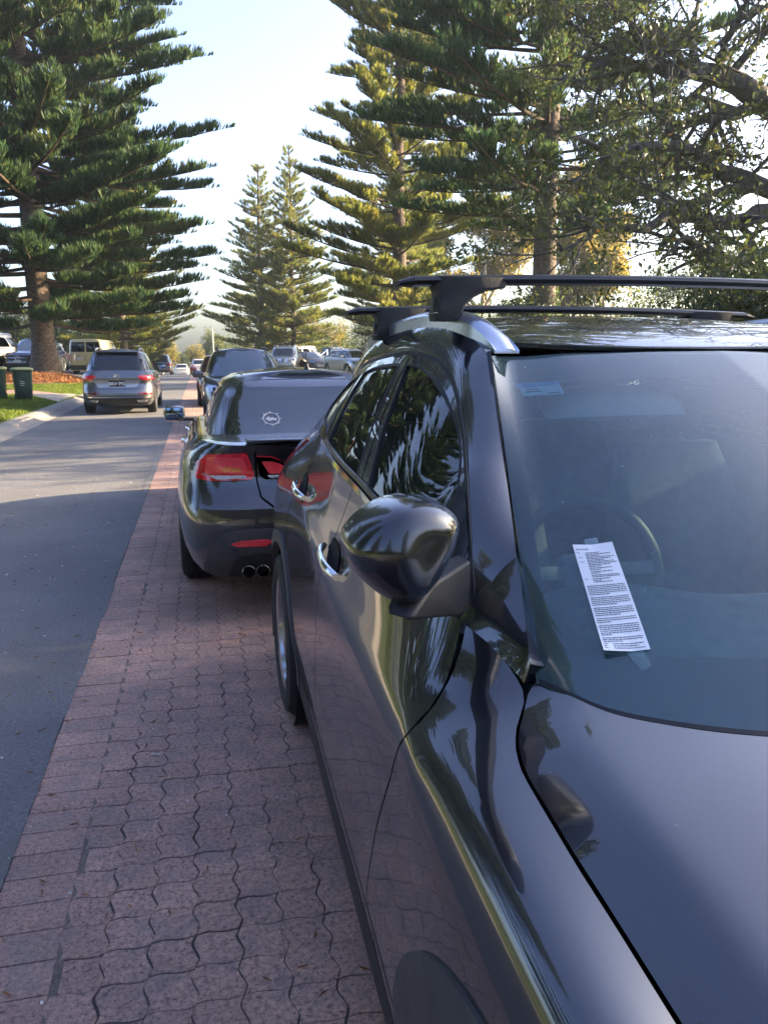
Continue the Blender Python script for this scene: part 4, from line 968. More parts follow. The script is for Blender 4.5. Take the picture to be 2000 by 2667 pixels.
# wheels
for yc in (AXF, AXR):
    for sgn in (-1, 1):
        xo = .285 if sgn < 0 else 2*XC-.285
        w = wheel_parts(suv, (xo-XC-sgn*.1125, yc-1.9, WR), WR, .225, sgn, M['alloy'], 5, 'split', 2, True)
        v_, f_ = [], []
        wl_ = MB().lathe([(-sgn*.02, .398), (sgn*.0-sgn*.24, .398), (-sgn*.24, .02)], (xo-XC+sgn*-.01, yc-1.9, WR), 'x', 40); wl_.build('wheel_well', M['inner_dark'], suv)
MB().box((-.80, AXR+.42-1.9, .30), (.20, .012, .24), bev=.004).build('mud_flap', M['black_plastic'], suv)

# ---- cabin seen through the glass
def seat(x, y):
    s = bpy.data.objects.new('seat', None); COL.objects.link(s); s.parent = suv; s.location = (x-XC, y-1.9, 0)
    o = MB().box((0, 0, .66), (.50, .50, .16), bev=.06).build('seat_cushion', M['seat_cloth'], s)
    v = []; f = []; n = 20; zs = np.linspace(.70, 1.26, 8)
    for i, z in enumerate(zs):
        t = i/7; w = .25+.015*math.sin(PI*t)-.07*t**3; d = .075-.02*t; yo = .27+.16*t
        for k in range(n):
            a = 2*PI*k/n; ca, sa = math.cos(a), math.sin(a); v.append((w*np.sign(ca)*abs(ca)**.6, yo+d*np.sign(sa)*abs(sa)**.7-.03*abs(ca)**2, z))
    for i in range(7): f += [(i*n+k, i*n+(k+1) % n, (i+1)*n+(k+1) % n, (i+1)*n+k) for k in range(n)]
    f += [tuple(range(n)), tuple(7*n+k for k in range(n))]
    MB().add(v, f).build('seat_back', M['seat_cloth'], s)
    h = MB().box((0, .42, 1.38), (.26, .10, .17), bev=.045).build('headrest', M['seat_cloth'], s)
    [MB().tube([(q, .42, 1.24), (q, .42, 1.34)], .007).build('headrest_post', M['chrome'], h) for q in (-.06, .06)]
seat(.82, 1.95); seat(1.56, 1.95); seat(.80, 2.85); seat(1.58, 2.85)
# dashboard
def dash(u, v):
    u = np.asarray(u, float).ravel(); v = np.asarray(v, float).ravel()
    y0 = WB(-np.abs(u)*.97)[:, 1]+.05
    y = y0+(1.56-y0)*v; z = pchip([0, .5, .85, 1.0], [1.015, 1.03, 1.02, .86])(v)+.055*np.exp(-((u+.54)/.30)**2)*np.clip((v-.35)/.3, 0, 1)*np.clip((1.02-v)/.12, 0, 1)-0.02*np.abs(u)**3
    return np.stack([XC+u*.70, y, z], 1)
sp_(surf_panel('dashboard', strip(-1, 1, 0, 1, 20), dash, 0.03, M['cabin_trim'], suv, scale=(.7, .7), flange=.2))
sw = bpy.data.objects.new('steering_wheel', None); COL.objects.link(sw); sw.parent = suv; sw.location = (.880-XC, 1.60-1.9, 1.050); sw.rotation_euler = (R_(66), 0, 0)
v = []; f = []; nU, nV = 48, 10
for i in range(nU):
    a = 2*PI*i/nU
    for k in range(nV): b = 2*PI*k/nV; v.append(((.178+.016*math.cos(b))*math.cos(a), (.178+.016*math.cos(b))*math.sin(a), .016*math.sin(b)))
for i in range(nU):
    for k in range(nV): f.append((i*nV+k, ((i+1) % nU)*nV+k, ((i+1) % nU)*nV+(k+1) % nV, i*nV+(k+1) % nV))
MB().add(v, f).build('wheel_rim', M['grey_plastic'], sw)
MB().box((0, -.01, -.01), (.16, .12, .05), bev=.03).box((-.11, 0, 0), (.12, .035, .02), bev=.006).box((.11, 0, 0), (.12, .035, .02), bev=.006).box((0, -.11, 0), (.05, .12, .02), bev=.006).build('wheel_hub', M['cabin_trim'], sw)
MB().tube([(0, 0, -.02), (0, .0, -.28)], .05).build('steering_column', M['cabin_trim'], sw)
MB().box((0, -.30, 1.452), (.24, .03, .065), bev=.02).build('interior_mirror', M['satin_black'], suv)
# floor, door cards and lining keep the cabin dark
MB().box((0, .35, .50), (1.36, 3.0, .04)).build('cabin_floor', M['inner_dark'], suv)
for mir in (None, XC): sp_(surf_panel('door_card', [(1.3, 3), (1.3, 6.95), (2.9, 6.95), (2.9, 3)], door_s, .1, M['cabin_trim'], suv, mirror=mir, scale=SCL, off=.05, flange=0))
sp_(surf_panel('headlining', strip(-.95, .95, 1.66, 3.2, 16), roof, .08, M['headliner'], suv, scale=(.6, 1), off=-.03, flange=0))
for mir in (None, XC): sp_(surf_panel('sun_visor', rpoly([(-.80, .80), (-.30, .80), (-.30, .93), (-.80, .93)], .02), wind, .05, M['headliner'], suv, mirror=mir, scale=WS, off=-.05, flange=.01))

# ------------------------------------------------------------ lettering and things stuck to the windscreen
def text_geo(s, size=1.0, bold=0.0, align='LEFT'):
    cu = bpy.data.curves.new('t', 'FONT'); cu.body = s; cu.size = size; cu.offset = bold; cu.align_x = align; cu.resolution_u = 2
    o = bpy.data.objects.new('t', cu); COL.objects.link(o)
    dg = bpy.context.evaluated_depsgraph_get(); e = o.evaluated_get(dg); me = e.to_mesh()
    V = np.array([tuple(v.co) for v in me.vertices]).reshape(-1, 3); Fc = [tuple(p.vertices) for p in me.polygons]
    e.to_mesh_clear(); bpy.data.objects.remove(o); bpy.data.curves.remove(cu)
    return V, Fc
def quad_map(c):
    A = [np.array(q, float) for q in c]         # corners: top-left, top-right, bottom-right, bottom-left
    def f(a, b, off=0.0):
        a = np.asarray(a, float); b = np.asarray(b, float)
        uv = A[0]*((1-a)*(1-b))[..., None]+A[1]*(a*(1-b))[..., None]+A[2]*(a*b)[..., None]+A[3]*((1-a)*b)[..., None]
        P = wind(uv[..., 0], uv[..., 1]); e = 1e-3
        n = np.cross(wind(uv[..., 0]+e, uv[..., 1])-P, wind(uv[..., 0], uv[..., 1]+e)-P); n /= np.linalg.norm(n, axis=-1)[..., None]
        return P+n*np.asarray(off)[..., None]
    return f
def grid_faces(n, m): return [(i*m+j, (i+1)*m+j, (i+1)*m+j+1, i*m+j+1) for i in range(n-1) for j in range(m-1)]
def mapped_sheet(name, qm, n, m, off, mat, parent, a0=0, a1=1, b0=0, b1=1):
    a, b = np.meshgrid(np.linspace(a0, a1, n), np.linspace(b0, b1, m), indexing='ij'); P = qm(a, b, off(a, b)).reshape(-1, 3)
    return MB().add([tuple(p) for p in P], grid_faces(n, m)).build(name, mat, parent, True, False)
pq = quad_map([(-.840, .345), (-.740, .354), (-.725, .132), (-.825, .113)])
curl = lambda a, b: 0.0045+0.010*np.clip(b-.82, 0, 1)/.18*np.clip(1-a*1.6, 0, 1)+0.004*np.clip(.12-b, 0, 1)/.12*np.abs(a-.5)*2
paper = mapped_sheet('notice_paper', pq, 9, 20, curl, M['paper'], None)
tag(paper, 'long white printed notice taped to the windscreen of the nearest black SUV', 'notice')
lines = [(.055, .050, 'HOW TO PAY:', .050), (.085, .060, 'Web:', .030), (.130, .080, 'Phone:', .030), (.175, .055, 'In Person:', .030), (.345, .070, 'Mail:', .030), (.938, .05, 'Website:', .028), (.957, .05, 'Email:', .028), (.976, .05, 'Phone:', .028)]
PV_, PF_ = [], []
def ink(V, Fc):
    b = len(PV_); P = pq(V[:, 0], V[:, 1], curl(V[:, 0], V[:, 1])+0.0006); PV_.extend(tuple(p) for p in P); PF_.extend(tuple(i+b for i in q) for q in Fc)
for (b, a, s, sz) in lines:
    V, Fc = text_geo(s, sz*1.0, 0.0015); V = V.copy(); A = np.stack([a+V[:, 0]*1.0, b-V[:, 1]*.36], 1); ink(A, Fc)
rt = random.Random(12)
def words(b, a0, a1):     # rows of print too small to read
    a = a0
    while a < a1:
        w = rt.uniform(.02, .085); w = min(w, a1-a)
        if w > .008: ink(np.array([(a, b-.0035), (a+w, b-.0035), (a+w, b+.0035), (a, b+.0035)]), [(0, 1, 2, 3)])
        a += w+.014
rows = [(.085, .26, .62), (.100, .26, .88), (.115, .26, .60), (.130, .26, .95), (.145, .26, .84), (.160, .26, .70), (.175, .26, .90), (.190, .26, .96), (.207, .26, .80), (.222, .26, .55), (.240, .26, .80), (.255, .26, .52), (.275, .26, .78), (.290, .26, .48), (.310, .26, .90), (.325, .26, .92), (.345, .26, .68), (.360, .26, .46), (.375, .26, .70)]
b = .41
for k, n in enumerate((6, 5, 5, 3, 6, 3)):
    for q in range(n): rows.append((b, .06, .95 if q < n-1 else rt.uniform(.3, .8))); b += .0165
    b += .012
rows += [(.938, .26, .92), (.957, .26, .80), (.976, .26, .92)]
for r in rows: words(*r)
pyd('print', PV_, PF_, M['ink'], paper, False)
glass('tape_clear', (0.86, 0.88, 0.90), 1.5, 0.16, 0.12)
t1 = mapped_sheet('tape', quad_map([(-.807, .363), (-.772, .369), (-.772, .335), (-.802, .330)]), 4, 4, lambda a, b: 0.003+0*a, M['tape_clear'], paper)
t2 = mapped_sheet('tape', quad_map([(-.780, .130), (-.742, .135), (-.730, .103), (-.755, .089)]), 4, 6, lambda a, b: 0.003+.0015*np.sin(9*a)*np.sin(11*b), M['tape_clear'], paper)
sq = quad_map([(-.877, .858), (-.735, .866), (-.730, .824), (-.875, .828)])
stk = mapped_sheet('service_sticker', sq, 8, 5, lambda a, b: -0.003-.0010*np.sin(12*a)*b, M['sticker'], None)
tag(stk, 'small pale blue service sticker inside the top corner of the nearest windscreen', 'sticker')
for (a0, a1, b0, b1) in ((.10, .46, .20, .30), (.10, .48, .48, .60), (.62, .93, .80, .88)):
    mapped_sheet('printed_line', sq, 6, 2, lambda a, b: -0.0022+0*a, M['ink_blue'], stk, a0, a1, b0, b1)
mapped_sheet('blue_band', quad_map([(-.897, .881), (-.735, .880), (-.735, .866), (-.880, .858)]), 6, 3, lambda a, b: -0.003+0*a, M['sticker_blue'], stk)
# ------------------------------------------------------------ other vehicles: ring-lofted shells with fitted panels
def ring(z, yr, yf, w, nr, nf, N=46):
    t = np.linspace(-PI/2, PI/2, N); s = np.sin(t); c = np.cos(t); n = np.where(t < 0, nr, nf)
    yc = (yr+yf)/2; hl = (yf-yr)/2
    x = w*np.abs(c)**(2/n); y = yc+hl*np.sign(s)*np.abs(s)**(2/n)
    zz = z(y) if callable(z) else np.full_like(y, z)
    return np.stack([x, y, zz], 1)
def shell(rings, crown, ncap=6, bottom=True):
    """closed mesh from half rings (right side), mirrored; crowned top cap"""
    N = len(rings[0]); v = []; f = []
    full = [np.concatenate([r, (r*np.array((-1, 1, 1)))[::-1][1:-1]]) for r in rings]; m = len(full[0])
    for r in full: v += [tuple(p) for p in r]
    for i in range(len(full)-1):
        for k in range(m): f.append((i*m+k, i*m+(k+1) % m, (i+1)*m+(k+1) % m, (i+1)*m+k))
    top = rings[-1]; b = (len(full)-1)*m; prev = list(range(b, b+m))
    for q in range(1, ncap+1):
        s = 1-q/ncap; idx = []
        if s > 1e-6:
            base = len(v)
            for p in full[-1]: v.append((p[0]*s, p[1], p[2]+crown*(1-s*s)*min(1, abs(p[0])/0.3+.15)))
            idx = list(range(base, base+m))
            for k in range(m): f.append((prev[k], prev[(k+1) % m], idx[(k+1) % m], idx[k]))
            prev = idx
        else:
            for k in range(N-1): f.append((prev[k], prev[k+1], prev[(m-k-1) % m], prev[(m-k) % m])) if 0 < k < N-2 else f.append((prev[k], prev[k+1], prev[(m-k-1) % m])) if k == 0 else f.append((prev[k], prev[k+1], prev[(m-k) % m]))
    if bottom:
        for k in range(N-1):
            q = (m-k) % m; q2 = (m-k-1) % m
            fc = [k, q, q2, k+1]; fc2 = []
            for i in fc:
                if i not in fc2: fc2.append(i)
            if len(fc2) >= 3: f.append(tuple(fc2))
    return v, f
class Car:
    def __init__(s, name, loc, rz, label, cat='car', group=None):
        s.root = thing(name, loc, rz, label, cat, group); s.t = []
    def mesh(s, name, v, f, mat, cut=None, parent=None, sharp=35):
        me = bpy.data.meshes.new(name); me.from_pydata(v, [], f)
        bm = bmesh.new(); bm.from_mesh(me); bmesh.ops.remove_doubles(bm, verts=bm.verts, dist=1e-5); bmesh.ops.recalc_face_normals(bm, faces=bm.faces); bm.to_mesh(me); bm.free()
        o = link(name, me, mat, parent or s.root)
        if cut:
            tmp = []
            for (mb_) in cut:
                c = mb_.build('cutter', None, None, False); tmp.append(c); md = o.modifiers.new('b', 'BOOLEAN'); md.operation = 'DIFFERENCE'; md.object = c; md.solver = 'EXACT'
            # evaluate in local space
            pr = o.parent; o.parent = None; bpy.context.view_layer.update()
            dg = bpy.context.evaluated_depsgraph_get(); nm = bpy.data.meshes.new_from_object(o.evaluated_get(dg)); o.modifiers.clear(); old = o.data; o.data = nm; bpy.data.meshes.remove(old); o.parent = pr
            nm.name = name
            for c in tmp: bpy.data.objects.remove(c)
        me = o.data; me.polygons.foreach_set('use_smooth', [True]*len(me.polygons)); me.set_sharp_from_angle(angle=R_(sharp)); me.update()
        return o
    def bvh(s, o):
        me = o.data; me.calc_loop_triangles(); T = [tuple(t.vertices) for t in me.loop_triangles]; V = [v.co.copy() for v in me.vertices]; Nn = [v.normal.copy() for v in me.vertices]
        return (BVHTree.FromPolygons(V, T), V, T, Nn)
    def patch(s, name, poly, view, mat, tgt, off=0.003, thick=0.0, parent=None, step=0.05, holes=(), r=None, both=False):
        """panel cut by a polygon seen from one side and wrapped onto a shell"""
        if both:
            a = s.patch(name, poly, view, mat, tgt, off, thick, parent, step, holes, r)
            mir = lambda P: [(-p[0], p[1]) for p in P]
            if view in ('left', 'right'): return a, s.patch(name, poly, 'right' if view == 'left' else 'left', mat, tgt, off, thick, parent, step, holes, r)
            return a, s.patch(name, mir(poly), view, mat, tgt, off, thick, parent, step, [mir(h) for h in holes], r)
        if r: poly = rpoly(poly, r, 4)
        P, T = tri2d(poly, step, holes); B, V, TT, Nn = tgt; X = []; NO = []; ok = []
        for (u, w) in P:
            if view == 'rear': o_, d_ = Vector((u, -9, w)), Vector((0, 1, 0))
            elif view == 'front': o_, d_ = Vector((u, 9, w)), Vector((0, -1, 0))
            elif view == 'left': o_, d_ = Vector((-9, u, w)), Vector((1, 0, 0))
            elif view == 'right': o_, d_ = Vector((9, u, w)), Vector((-1, 0, 0))
            else: o_, d_ = Vector((u, w, 9)), Vector((0, 0, -1))
            h, n, i, dist = B.ray_cast(o_, d_)
            if h is None: X.append(o_); NO.append(-d_); ok.append(False); continue
            a, b, c = (V[k] for k in TT[i]); na, nb, nc = (Nn[k] for k in TT[i])
            v0 = b-a; v1 = c-a; v2 = h-a; d00 = v0.dot(v0); d01 = v0.dot(v1); d11 = v1.dot(v1); d20 = v2.dot(v0); d21 = v2.dot(v1); de = d00*d11-d01*d01
            if abs(de) > 1e-14: q = (d11*d20-d01*d21)/de; p = (d00*d21-d01*d20)/de; nn = (na*(1-q-p)+nb*q+nc*p).normalized()
            else: nn = n
            if nn.dot(d_) > 0: nn = -nn
            if nn.dot(n)*(-1 if n.dot(d_) > 0 else 1) < 0.7: nn = n if n.dot(d_) < 0 else -n
            X.append(h); NO.append(nn); ok.append(True)
        T = [t for t in T if all(ok[i] for i in t)]
        if not len(T): return None
        T = np.array(T); flip = view in ('front', 'left')
        if flip: T = T[:, ::-1]
        # make sure the winding faces the viewer
        a = X[T[0][0]]; nrm = (X[T[0][1]]-a).cross(X[T[0][2]]-a)
        if nrm.dot(NO[T[0][0]]) < 0: T = T[:, ::-1]
        top = [X[i]+NO[i]*(off+thick) for i in range(len(X))]; low = [X[i]-NO[i]*0.006 for i in range(len(X))]
        be = boundary(T); dn = {}; VV = [tuple(p) for p in top]; side = []
        for (i, j) in be:
            for k in (i, j):
                if k not in dn: dn[k] = len(VV); VV.append(tuple(low[k]))
            side.append((j, i, dn[i], dn[j]))
        me = bpy.data.meshes.new(name); me.from_pydata(VV, [], [tuple(t) for t in T]+side)
        me.polygons.foreach_set('use_smooth', [True]*len(T)+[False]*len(side)); me.update()
        ln = []
        for pl in me.polygons:
            for vi in pl.vertices: ln.append(tuple(NO[vi]) if len(pl.vertices) == 3 else tuple(pl.normal))
        me.normals_split_custom_set(ln)
        return link(name, me, mat, parent or s.root)
def plate(c, y, z, facing, txt, dark, parent=None, w=.372, x=0.0, tilt=0.0):
    """registration plate: facing -1 rear, +1 front"""
    o = MB().box((0, 0, 0), (w, .012, .134*w/.372), bev=.004).build('number_plate', M['plate_black' if dark else 'plate_white'], c.root)
    o.location = (x, y, z); o.rotation_euler = (tilt, 0, 0)
    if txt:
        V, Fc = text_geo(txt, .105*w/.372, .003, 'CENTER'); k = -facing
        P = [(p[0]*(-facing if facing > 0 else 1)*1.0, facing*.0075, p[1]-.036*w/.372) for p in V]
        pyd('plate_characters', P, Fc, M['plate_text_white' if dark else 'ink_blue'], o, False)
    return o
def build_car(name, loc, rz, label, P, paint_, group=None, cat='car', rim='alloy', spokes=5, detail=1, glass_='dark_glass', tread=False):
    c = Car(name, loc, rz, label, cat, group); g = P['gc']; yr, yf, W2 = P['yr'], P['yf'], P['W']/2
    bz = P['belt']; top = pchip(*zip(*P['top'])); nr, nf = P.get('nr', 7), P.get('nf', 5)
    rp = pchip(*zip(*P['rear'])); fp = pchip(*zip(*P['front'])); sp = pchip(*zip(*P.get('side', [(0, .90), (.10, .955), (.28, .99), (.5, 1.0), (.72, .99), (.88, .965), (.96, .93), (1.0, .885)])))
    rings = []
    for q in P.get('lv', (0, .06, .14, .24, .36, .48, .58, .66, .74, .80, .86, .91, .95, .98, 1.0)):
        zf = (lambda q_: (lambda y: g+(top(y)-g)*q_))(q)
        rings.append(ring(zf, yr+float(rp(q)), yf-float(fp(q)), W2*float(sp(q)), nr, nf, 56 if detail > 1 else 44))
    v, f = shell(rings, P.get('crown', .03))
    cut = []
    for ya in (P['axr'], P['axf']):
        for s_ in (-1, 1):
            cut.append(MB().lathe([(0, .0001), (0, P['r']*1.14), (.42, P['r']*1.14), (.42, .0001)], (s_*W2+(.05 if s_ > 0 else -.05)-(.42 if s_ > 0 else 0), ya, P['r']*1.0), 'x', 28))
    c.body = c.mesh('body', v, f, M[paint_], cut); c.B = c.bvh(c.body)
    # greenhouse
    ybr, ytr, ytf, ybf = P['cab']; wb, wt = P.get('wb', W2*.88), P['wt']; H = P['H']; cr = P.get('roofcrown', .035)
    K = 9; rings = []; c.cab = P
    def yrt(t): return ybr+(ytr-ybr)*(t**P.get('rexp', 1.0))
    def yft(t): return ybf+(ytf-ybf)*t
    def wdt(t): return wb+(wt-wb)*t+.035*math.sin(PI*t)*(1-t*.4)
    def zt_(y, t):
        b = top(y)-.035; return b+(H-cr-b)*t
    for i in range(K):
        t = i/(K-1)
        tt = t if t < .8 else .8+.2*(1-(1-(t-.8)/.2)**1.6) if P.get('round', 1) else t
        e = 0.05*max(0, (t-.86)/.14)**2
        rings.append(ring((lambda q: (lambda y: zt_(y, q)))(tt), yrt(t)+e, yft(t)-e, wdt(t)-e*.9, P.get('cnr', 6.5), P.get('cnf', 4.5)))
    v, f = shell(rings, cr, 6, False)
    c.cabin = c.mesh('cabin', v, f, M[paint_], None, None, 60); c.CB = c.bvh(c.cabin)
    c.yrt, c.yft, c.wdt, c.zt, c.top, c.P = yrt, yft, wdt, zt_, top, P
    def sidept(fr, t):
        y = yrt(t)+(yft(t)-yrt(t))*fr; return (y, float(zt_(y, t)))
    c.sidept = sidept
    for (f0, f1, f2, f3) in P.get('wins', [(.08, .30, .30, .13), (.33, .60, .60, .33), (.63, .93, .90, .63)]):      # bottom-back, bottom-front, top-front, top-back
        t0, t1 = P.get('wt0', .14), P.get('wt1', .80)
        pg = [sidept(f0, t0), sidept((f0+f1)/2, t0), sidept(f1, t0), sidept(f2, t1), sidept((f2+f3)/2, t1+.02), sidept(f3, t1)]
        c.patch('side_window', pg, 'left', M[glass_], c.CB, .003, 0, None, .07, r=.05, both=True)
    def end_glass(yfun, t0, t1, k0, k1, nm, view, mat):
        y0 = ybr if view == 'rear' else ybf; y1 = ytr if view == 'rear' else ytf
        z0 = float(zt_(yfun(t0), t0)); z1 = float(zt_(yfun(t1), t1)); w0 = wdt(t0)*k0; w1 = wdt(t1)*k1
        pg = [(-w0, z0), (0, z0-.015), (w0, z0), (w1, z1), (0, z1+.012), (-w1, z1)]
        return c.patch(nm, pg, view, M[mat], c.CB, .003, 0, None, .08, r=.05)
    rk = P.get('rg', (.14, .84, .90, .86)); fk = P.get('fg', (.10, .92, .93, .90))
    c.rear_glass = end_glass(yrt, rk[0], rk[1], rk[2], rk[3], 'rear_window', 'rear', P.get('rglass', glass_)) if rk else None
    c.screen = end_glass(yft, fk[0], fk[1], fk[2], fk[3], 'windscreen', 'front', P.get('fglass', glass_)) if fk else None
    # lower trim, wheels, mirrors
    for ya in (P['axr'], P['axf']):
        for s_ in (-1, 1):
            wheel_parts(c.root, (s_*(W2-P.get('inset', .02)-P['tw']/2), ya, P['r']), P['r'], P['tw'], s_, M[rim], spokes, P.get('sstyle', 'split'), detail, tread)
    if P.get('mirrors', True):
        my, mz = P.get('mir', (ybf-.30, bz+.08))
        for s_ in (-1, 1):
            o = MB().box((0, 0, 0), (.20, .10, .15), bev=.045).build('wing_mirror', M[P.get('mircol', paint_)], c.root); o.location = (s_*(W2+.075), my, mz)
            MB().box((0, -.051, 0), (.165, .006, .115), bev=.002).build('mirror_glass', M['mirror_glass'], o)
            MB().box((-s_*.12, .0, -.055), (.12, .04, .03), bev=.01).build('mirror_arm', M['black_plastic'], o)
    if P.get('handles', True):
        for yy in P.get('hy', (-.35, .55)):
            for s_, vw in ((-1, 'left'), (1, 'right')):
                c.patch('door_handle', [(yy-.09, bz-.16), (yy+.09, bz-.155), (yy+.09, bz-.125), (yy-.09, bz-.13)], vw, M[P.get('hcol', paint_)], c.B, .006, .02, None, .05, r=.012)
    if P.get('rails'):
        for s_ in (-1, 1):
            x = s_*(wt-.06); y0, y1 = ytr+.10, ytf-.12; zr = H-cr
            MB().tube([(x, y0, zr+.0), (x, y0+.12, zr+.055), (x, (y0+y1)/2, zr+.07), (x, y1-.12, zr+.05), (x, y1, zr-.01)], [.018, .02, .02, .02, .018], 8).build('roof_rail', M[P['rails']], c.root)
    if P.get('clad'):
        ck = P['clad']
        for vw in ('left', 'right'): c.patch('sill_trim', [(P['axr']+P['r']*1.15, g+.02), (P['axf']-P['r']*1.15, g+.02), (P['axf']-P['r']*1.15, g+ck), (P['axr']+P['r']*1.15, g+ck)], vw, M['black_plastic'], c.B, .004, .006, None, .1)
    return c
SUVR = [(0, .10), (.12, .02), (.3, 0), (.42, .0), (.5, .05), (.62, .07), (.8, .09), (1, .15)]
SUVF = [(0, .12), (.15, .02), (.4, 0), (.6, .02), (.8, .08), (.93, .18), (1, .32)]
def door_seams(c, ys, z0, z1):
    for y in ys:
        for vw in ('left', 'right'): c.patch('door_gap', [(y, z0), (y+.012, z0), (y+.012, z1), (y, z1)], vw, M['seal'], c.B, .001, .001, None, .08)

# --- black sedan ahead of the SUV, seen from behind
H_ = dict(gc=.20, yr=-2.58, yf=2.36, W=1.90, belt=1.00, H=1.435, axr=-1.46, axf=1.46, r=.342, tw=.255, inset=.0,
  top=[(-2.6, 1.030), (-2.3, 1.045), (-1.9, 1.035), (-.9, .995), (.9, .955), (1.3, .93), (1.9, .84), (2.4, .70)],
  rear=[(0, .26), (.10, .10), (.22, .03), (.36, 0), (.52, .0), (.60, .02), (.66, .10), (.72, .14), (.86, .145), (.95, .12), (1, .10)], front=[(0, .1), (.2, .0), (.5, .0), (.8, .06), (1, .3)],
  side=[(0, .88), (.10, .94), (.28, .985), (.5, 1.0), (.66, .995), (.78, .98), (.88, .945), (.95, .90), (1.0, .84)], nr=8.5, nf=4.5, crown=.012,
  cab=(-2.02, -1.10, .10, 1.02), wb=.76, wt=.56, rexp=.92, roofcrown=.045, cnr=6.5, wt0=.16, wt1=.80, wins=[(.20, .335, .33, .27), (.355, .60, .60, .36), (.62, .90, .86, .62)], rg=(.10, .93, .86, .84), mir=(.78, .985), hy=(-.42, .62), hcol='chrome', mircol='black_paint2')
hol = build_car('black_sedan', (.765, 6.92, 0), 0, 'black sports sedan with red tail lights and twin exhausts, parked behind the nearest SUV', H_, 'black_paint2', detail=2, rim='dark_alloy', spokes=7, tread=True)
b = hol.B
# lamps: outer pair on the wings, inner pair on the boot lid
lo = [(-.745, .985), (-.52, .992), (-.485, .86), (-.50, .832), (-.73, .826), (-.82, .838), (-.80, .90)]
hol.patch('tail_lamp', lo, 'rear', M['red_lens'], b, .004, .012, None, .03, r=.03, both=True)
for nm, pg, mt in (('lamp_red', [(-.735, .970), (-.545, .972), (-.525, .885), (-.60, .872), (-.755, .872)], 'bright_red_lens'), ('lamp_strip', [(-.735, .862), (-.535, .862), (-.532, .842), (-.70, .836)], 'clear_lens'), ('lamp_amber', [(-.66, .915), (-.56, .905), (-.56, .885), (-.66, .880)], 'amber_lens'), ('lamp_edge', [(-.80, .93), (-.752, .965), (-.765, .875), (-.80, .86)], 'red_lens')):
    hol.patch(nm, pg, 'rear', M[mt], b, .017, .003, None, .03, r=.012, both=True)
li = [(-.475, .975), (-.38, .968), (-.31, .93), (-.235, .855), (-.24, .835), (-.43, .832), (-.455, .86)]
hol.patch('boot_lamp', li, 'rear', M['red_lens'], b, .004, .010, None, .03, r=.02, both=True)
for nm, pg, mt in (('lamp_red', [(-.445, .945), (-.385, .942), (-.33, .925), (-.28, .868), (-.40, .866)], 'bright_red_lens'), ('lamp_strip', [(-.415, .858), (-.255, .858), (-.25, .842), (-.40, .840)], 'clear_lens')):
    hol.patch(nm, pg, 'rear', M[mt], b, .015, .003, None, .03, r=.012, both=True)
# boot lid edges, spoiler lip, plate recess, badge
hol.patch('boot_gap', [(-.482, 1.0), (-.474, 1.0), (-.468, .83), (-.45, .74), (-.36, .675), (0, .665), (0, .657), (-.365, .666), (-.458, .733), (-.477, .83)], 'rear', M['seal'], b, .001, .001, None, .04, both=True)
MB().box((0, -2.445, 1.062), (1.06, .10, .022), bev=.009).box((0, -2.485, 1.066), (.98, .05, .016), bev=.007).build('boot_spoiler', M['black_paint2'], hol.root)
hol.patch('plate_recess', [(-.34, .815), (.34, .815), (.30, .70), (-.30, .70)], 'rear', M['satin_black'], b, .002, .0, None, .05, r=.03)
plate(hol, -2.462, .755, -1, '', True)
V, Fc = text_geo('SS', .075, .004); pyd('boot_badge', [(p[0]*1.5-.42+p[1]*.35, -2.455, p[1]+.735) for p in V], Fc, M['chrome'], hol.root, False)
hol.patch('bumper_insert', [(-.74, .50), (-.66, .555), (-.5, .57), (.5, .57), (.66, .555), (.74, .50), (.80, .30), (.72, .25), (-.72, .25), (-.80, .30)], 'rear', M['grey_plastic'], b, .004, .008, None, .05, r=.04)
hol.patch('diffuser', [(-.62, .40), (-.52, .425), (.52, .425), (.62, .40), (.66, .27), (-.66, .27)], 'rear', M['black_plastic'], b, .006, .012, None, .05, r=.03)
hol.patch('reflector', [(-.64, .490), (-.58, .506), (-.44, .508), (-.40, .496), (-.44, .472), (-.60, .474)], 'rear', M['bright_red_lens'], b, .014, .006, None, .03, r=.008, both=True)
for s_ in (-1, 1):
    for d in (.0, .082):
        MB().lathe([(.16, .030), (.02, .036), (-.01, .039), (-.014, .036), (.0, .031), (.14, .029), (.15, .001)], (s_*(.545-d), -2.575, .318), 'y', 24).build('exhaust_tip', M['exhaust'], hol.root)
    MB().lathe([(0, .001), (-.004, .011), (0, .013), (.006, .013)], (s_*.62, -2.575, .445), 'y', 14).build('parking_sensor', M['black_plastic'], hol.root)
hol.patch('fuel_flap', [(-1.06, .72), (-.90, .72), (-.90, .86), (-1.06, .86)], 'left', M['black_paint2'], b, .0015, .001, None, .05, r=.03)
door_seams(hol, (-.62, .28, 1.18), .26, .96)
# chrome line over the side glass, aerial fin with its whip, roof ditch lines
zz = [hol.sidept(f, .815) for f in np.linspace(.22, .88, 20)]
for s_ in (-1, 1): MB().tube([(s_*(hol.wdt(.8)+.004), y, z) for y, z in zz], .006, 6).build('window_chrome', M['chrome'], hol.root)
for s_ in (-1, 1): hol.patch('roof_ditch', [(s_*.455, -.95), (s_*.467, -.95), (s_*.467, .0), (s_*.455, .0)], 'top', M['seal'], hol.CB, .001, .001, None, .06)
ar = MB().lathe([(0, .030), (.012, .028), (.03, .016), (.045, .010), (.055, .006)], (0, 0, 0), 'z', 16)
ar.tube([(0, 0, .05), (0, .03, .11), (0, .06, .17)], [.006, .0045, .003], 6).tube([(0, .06, .17), (0, .12, .32)], [.003, .0016], 5)
o = ar.build('roof_aerial', M['satin_black'], hol.root); o.location = (.03, -.98, 1.422)
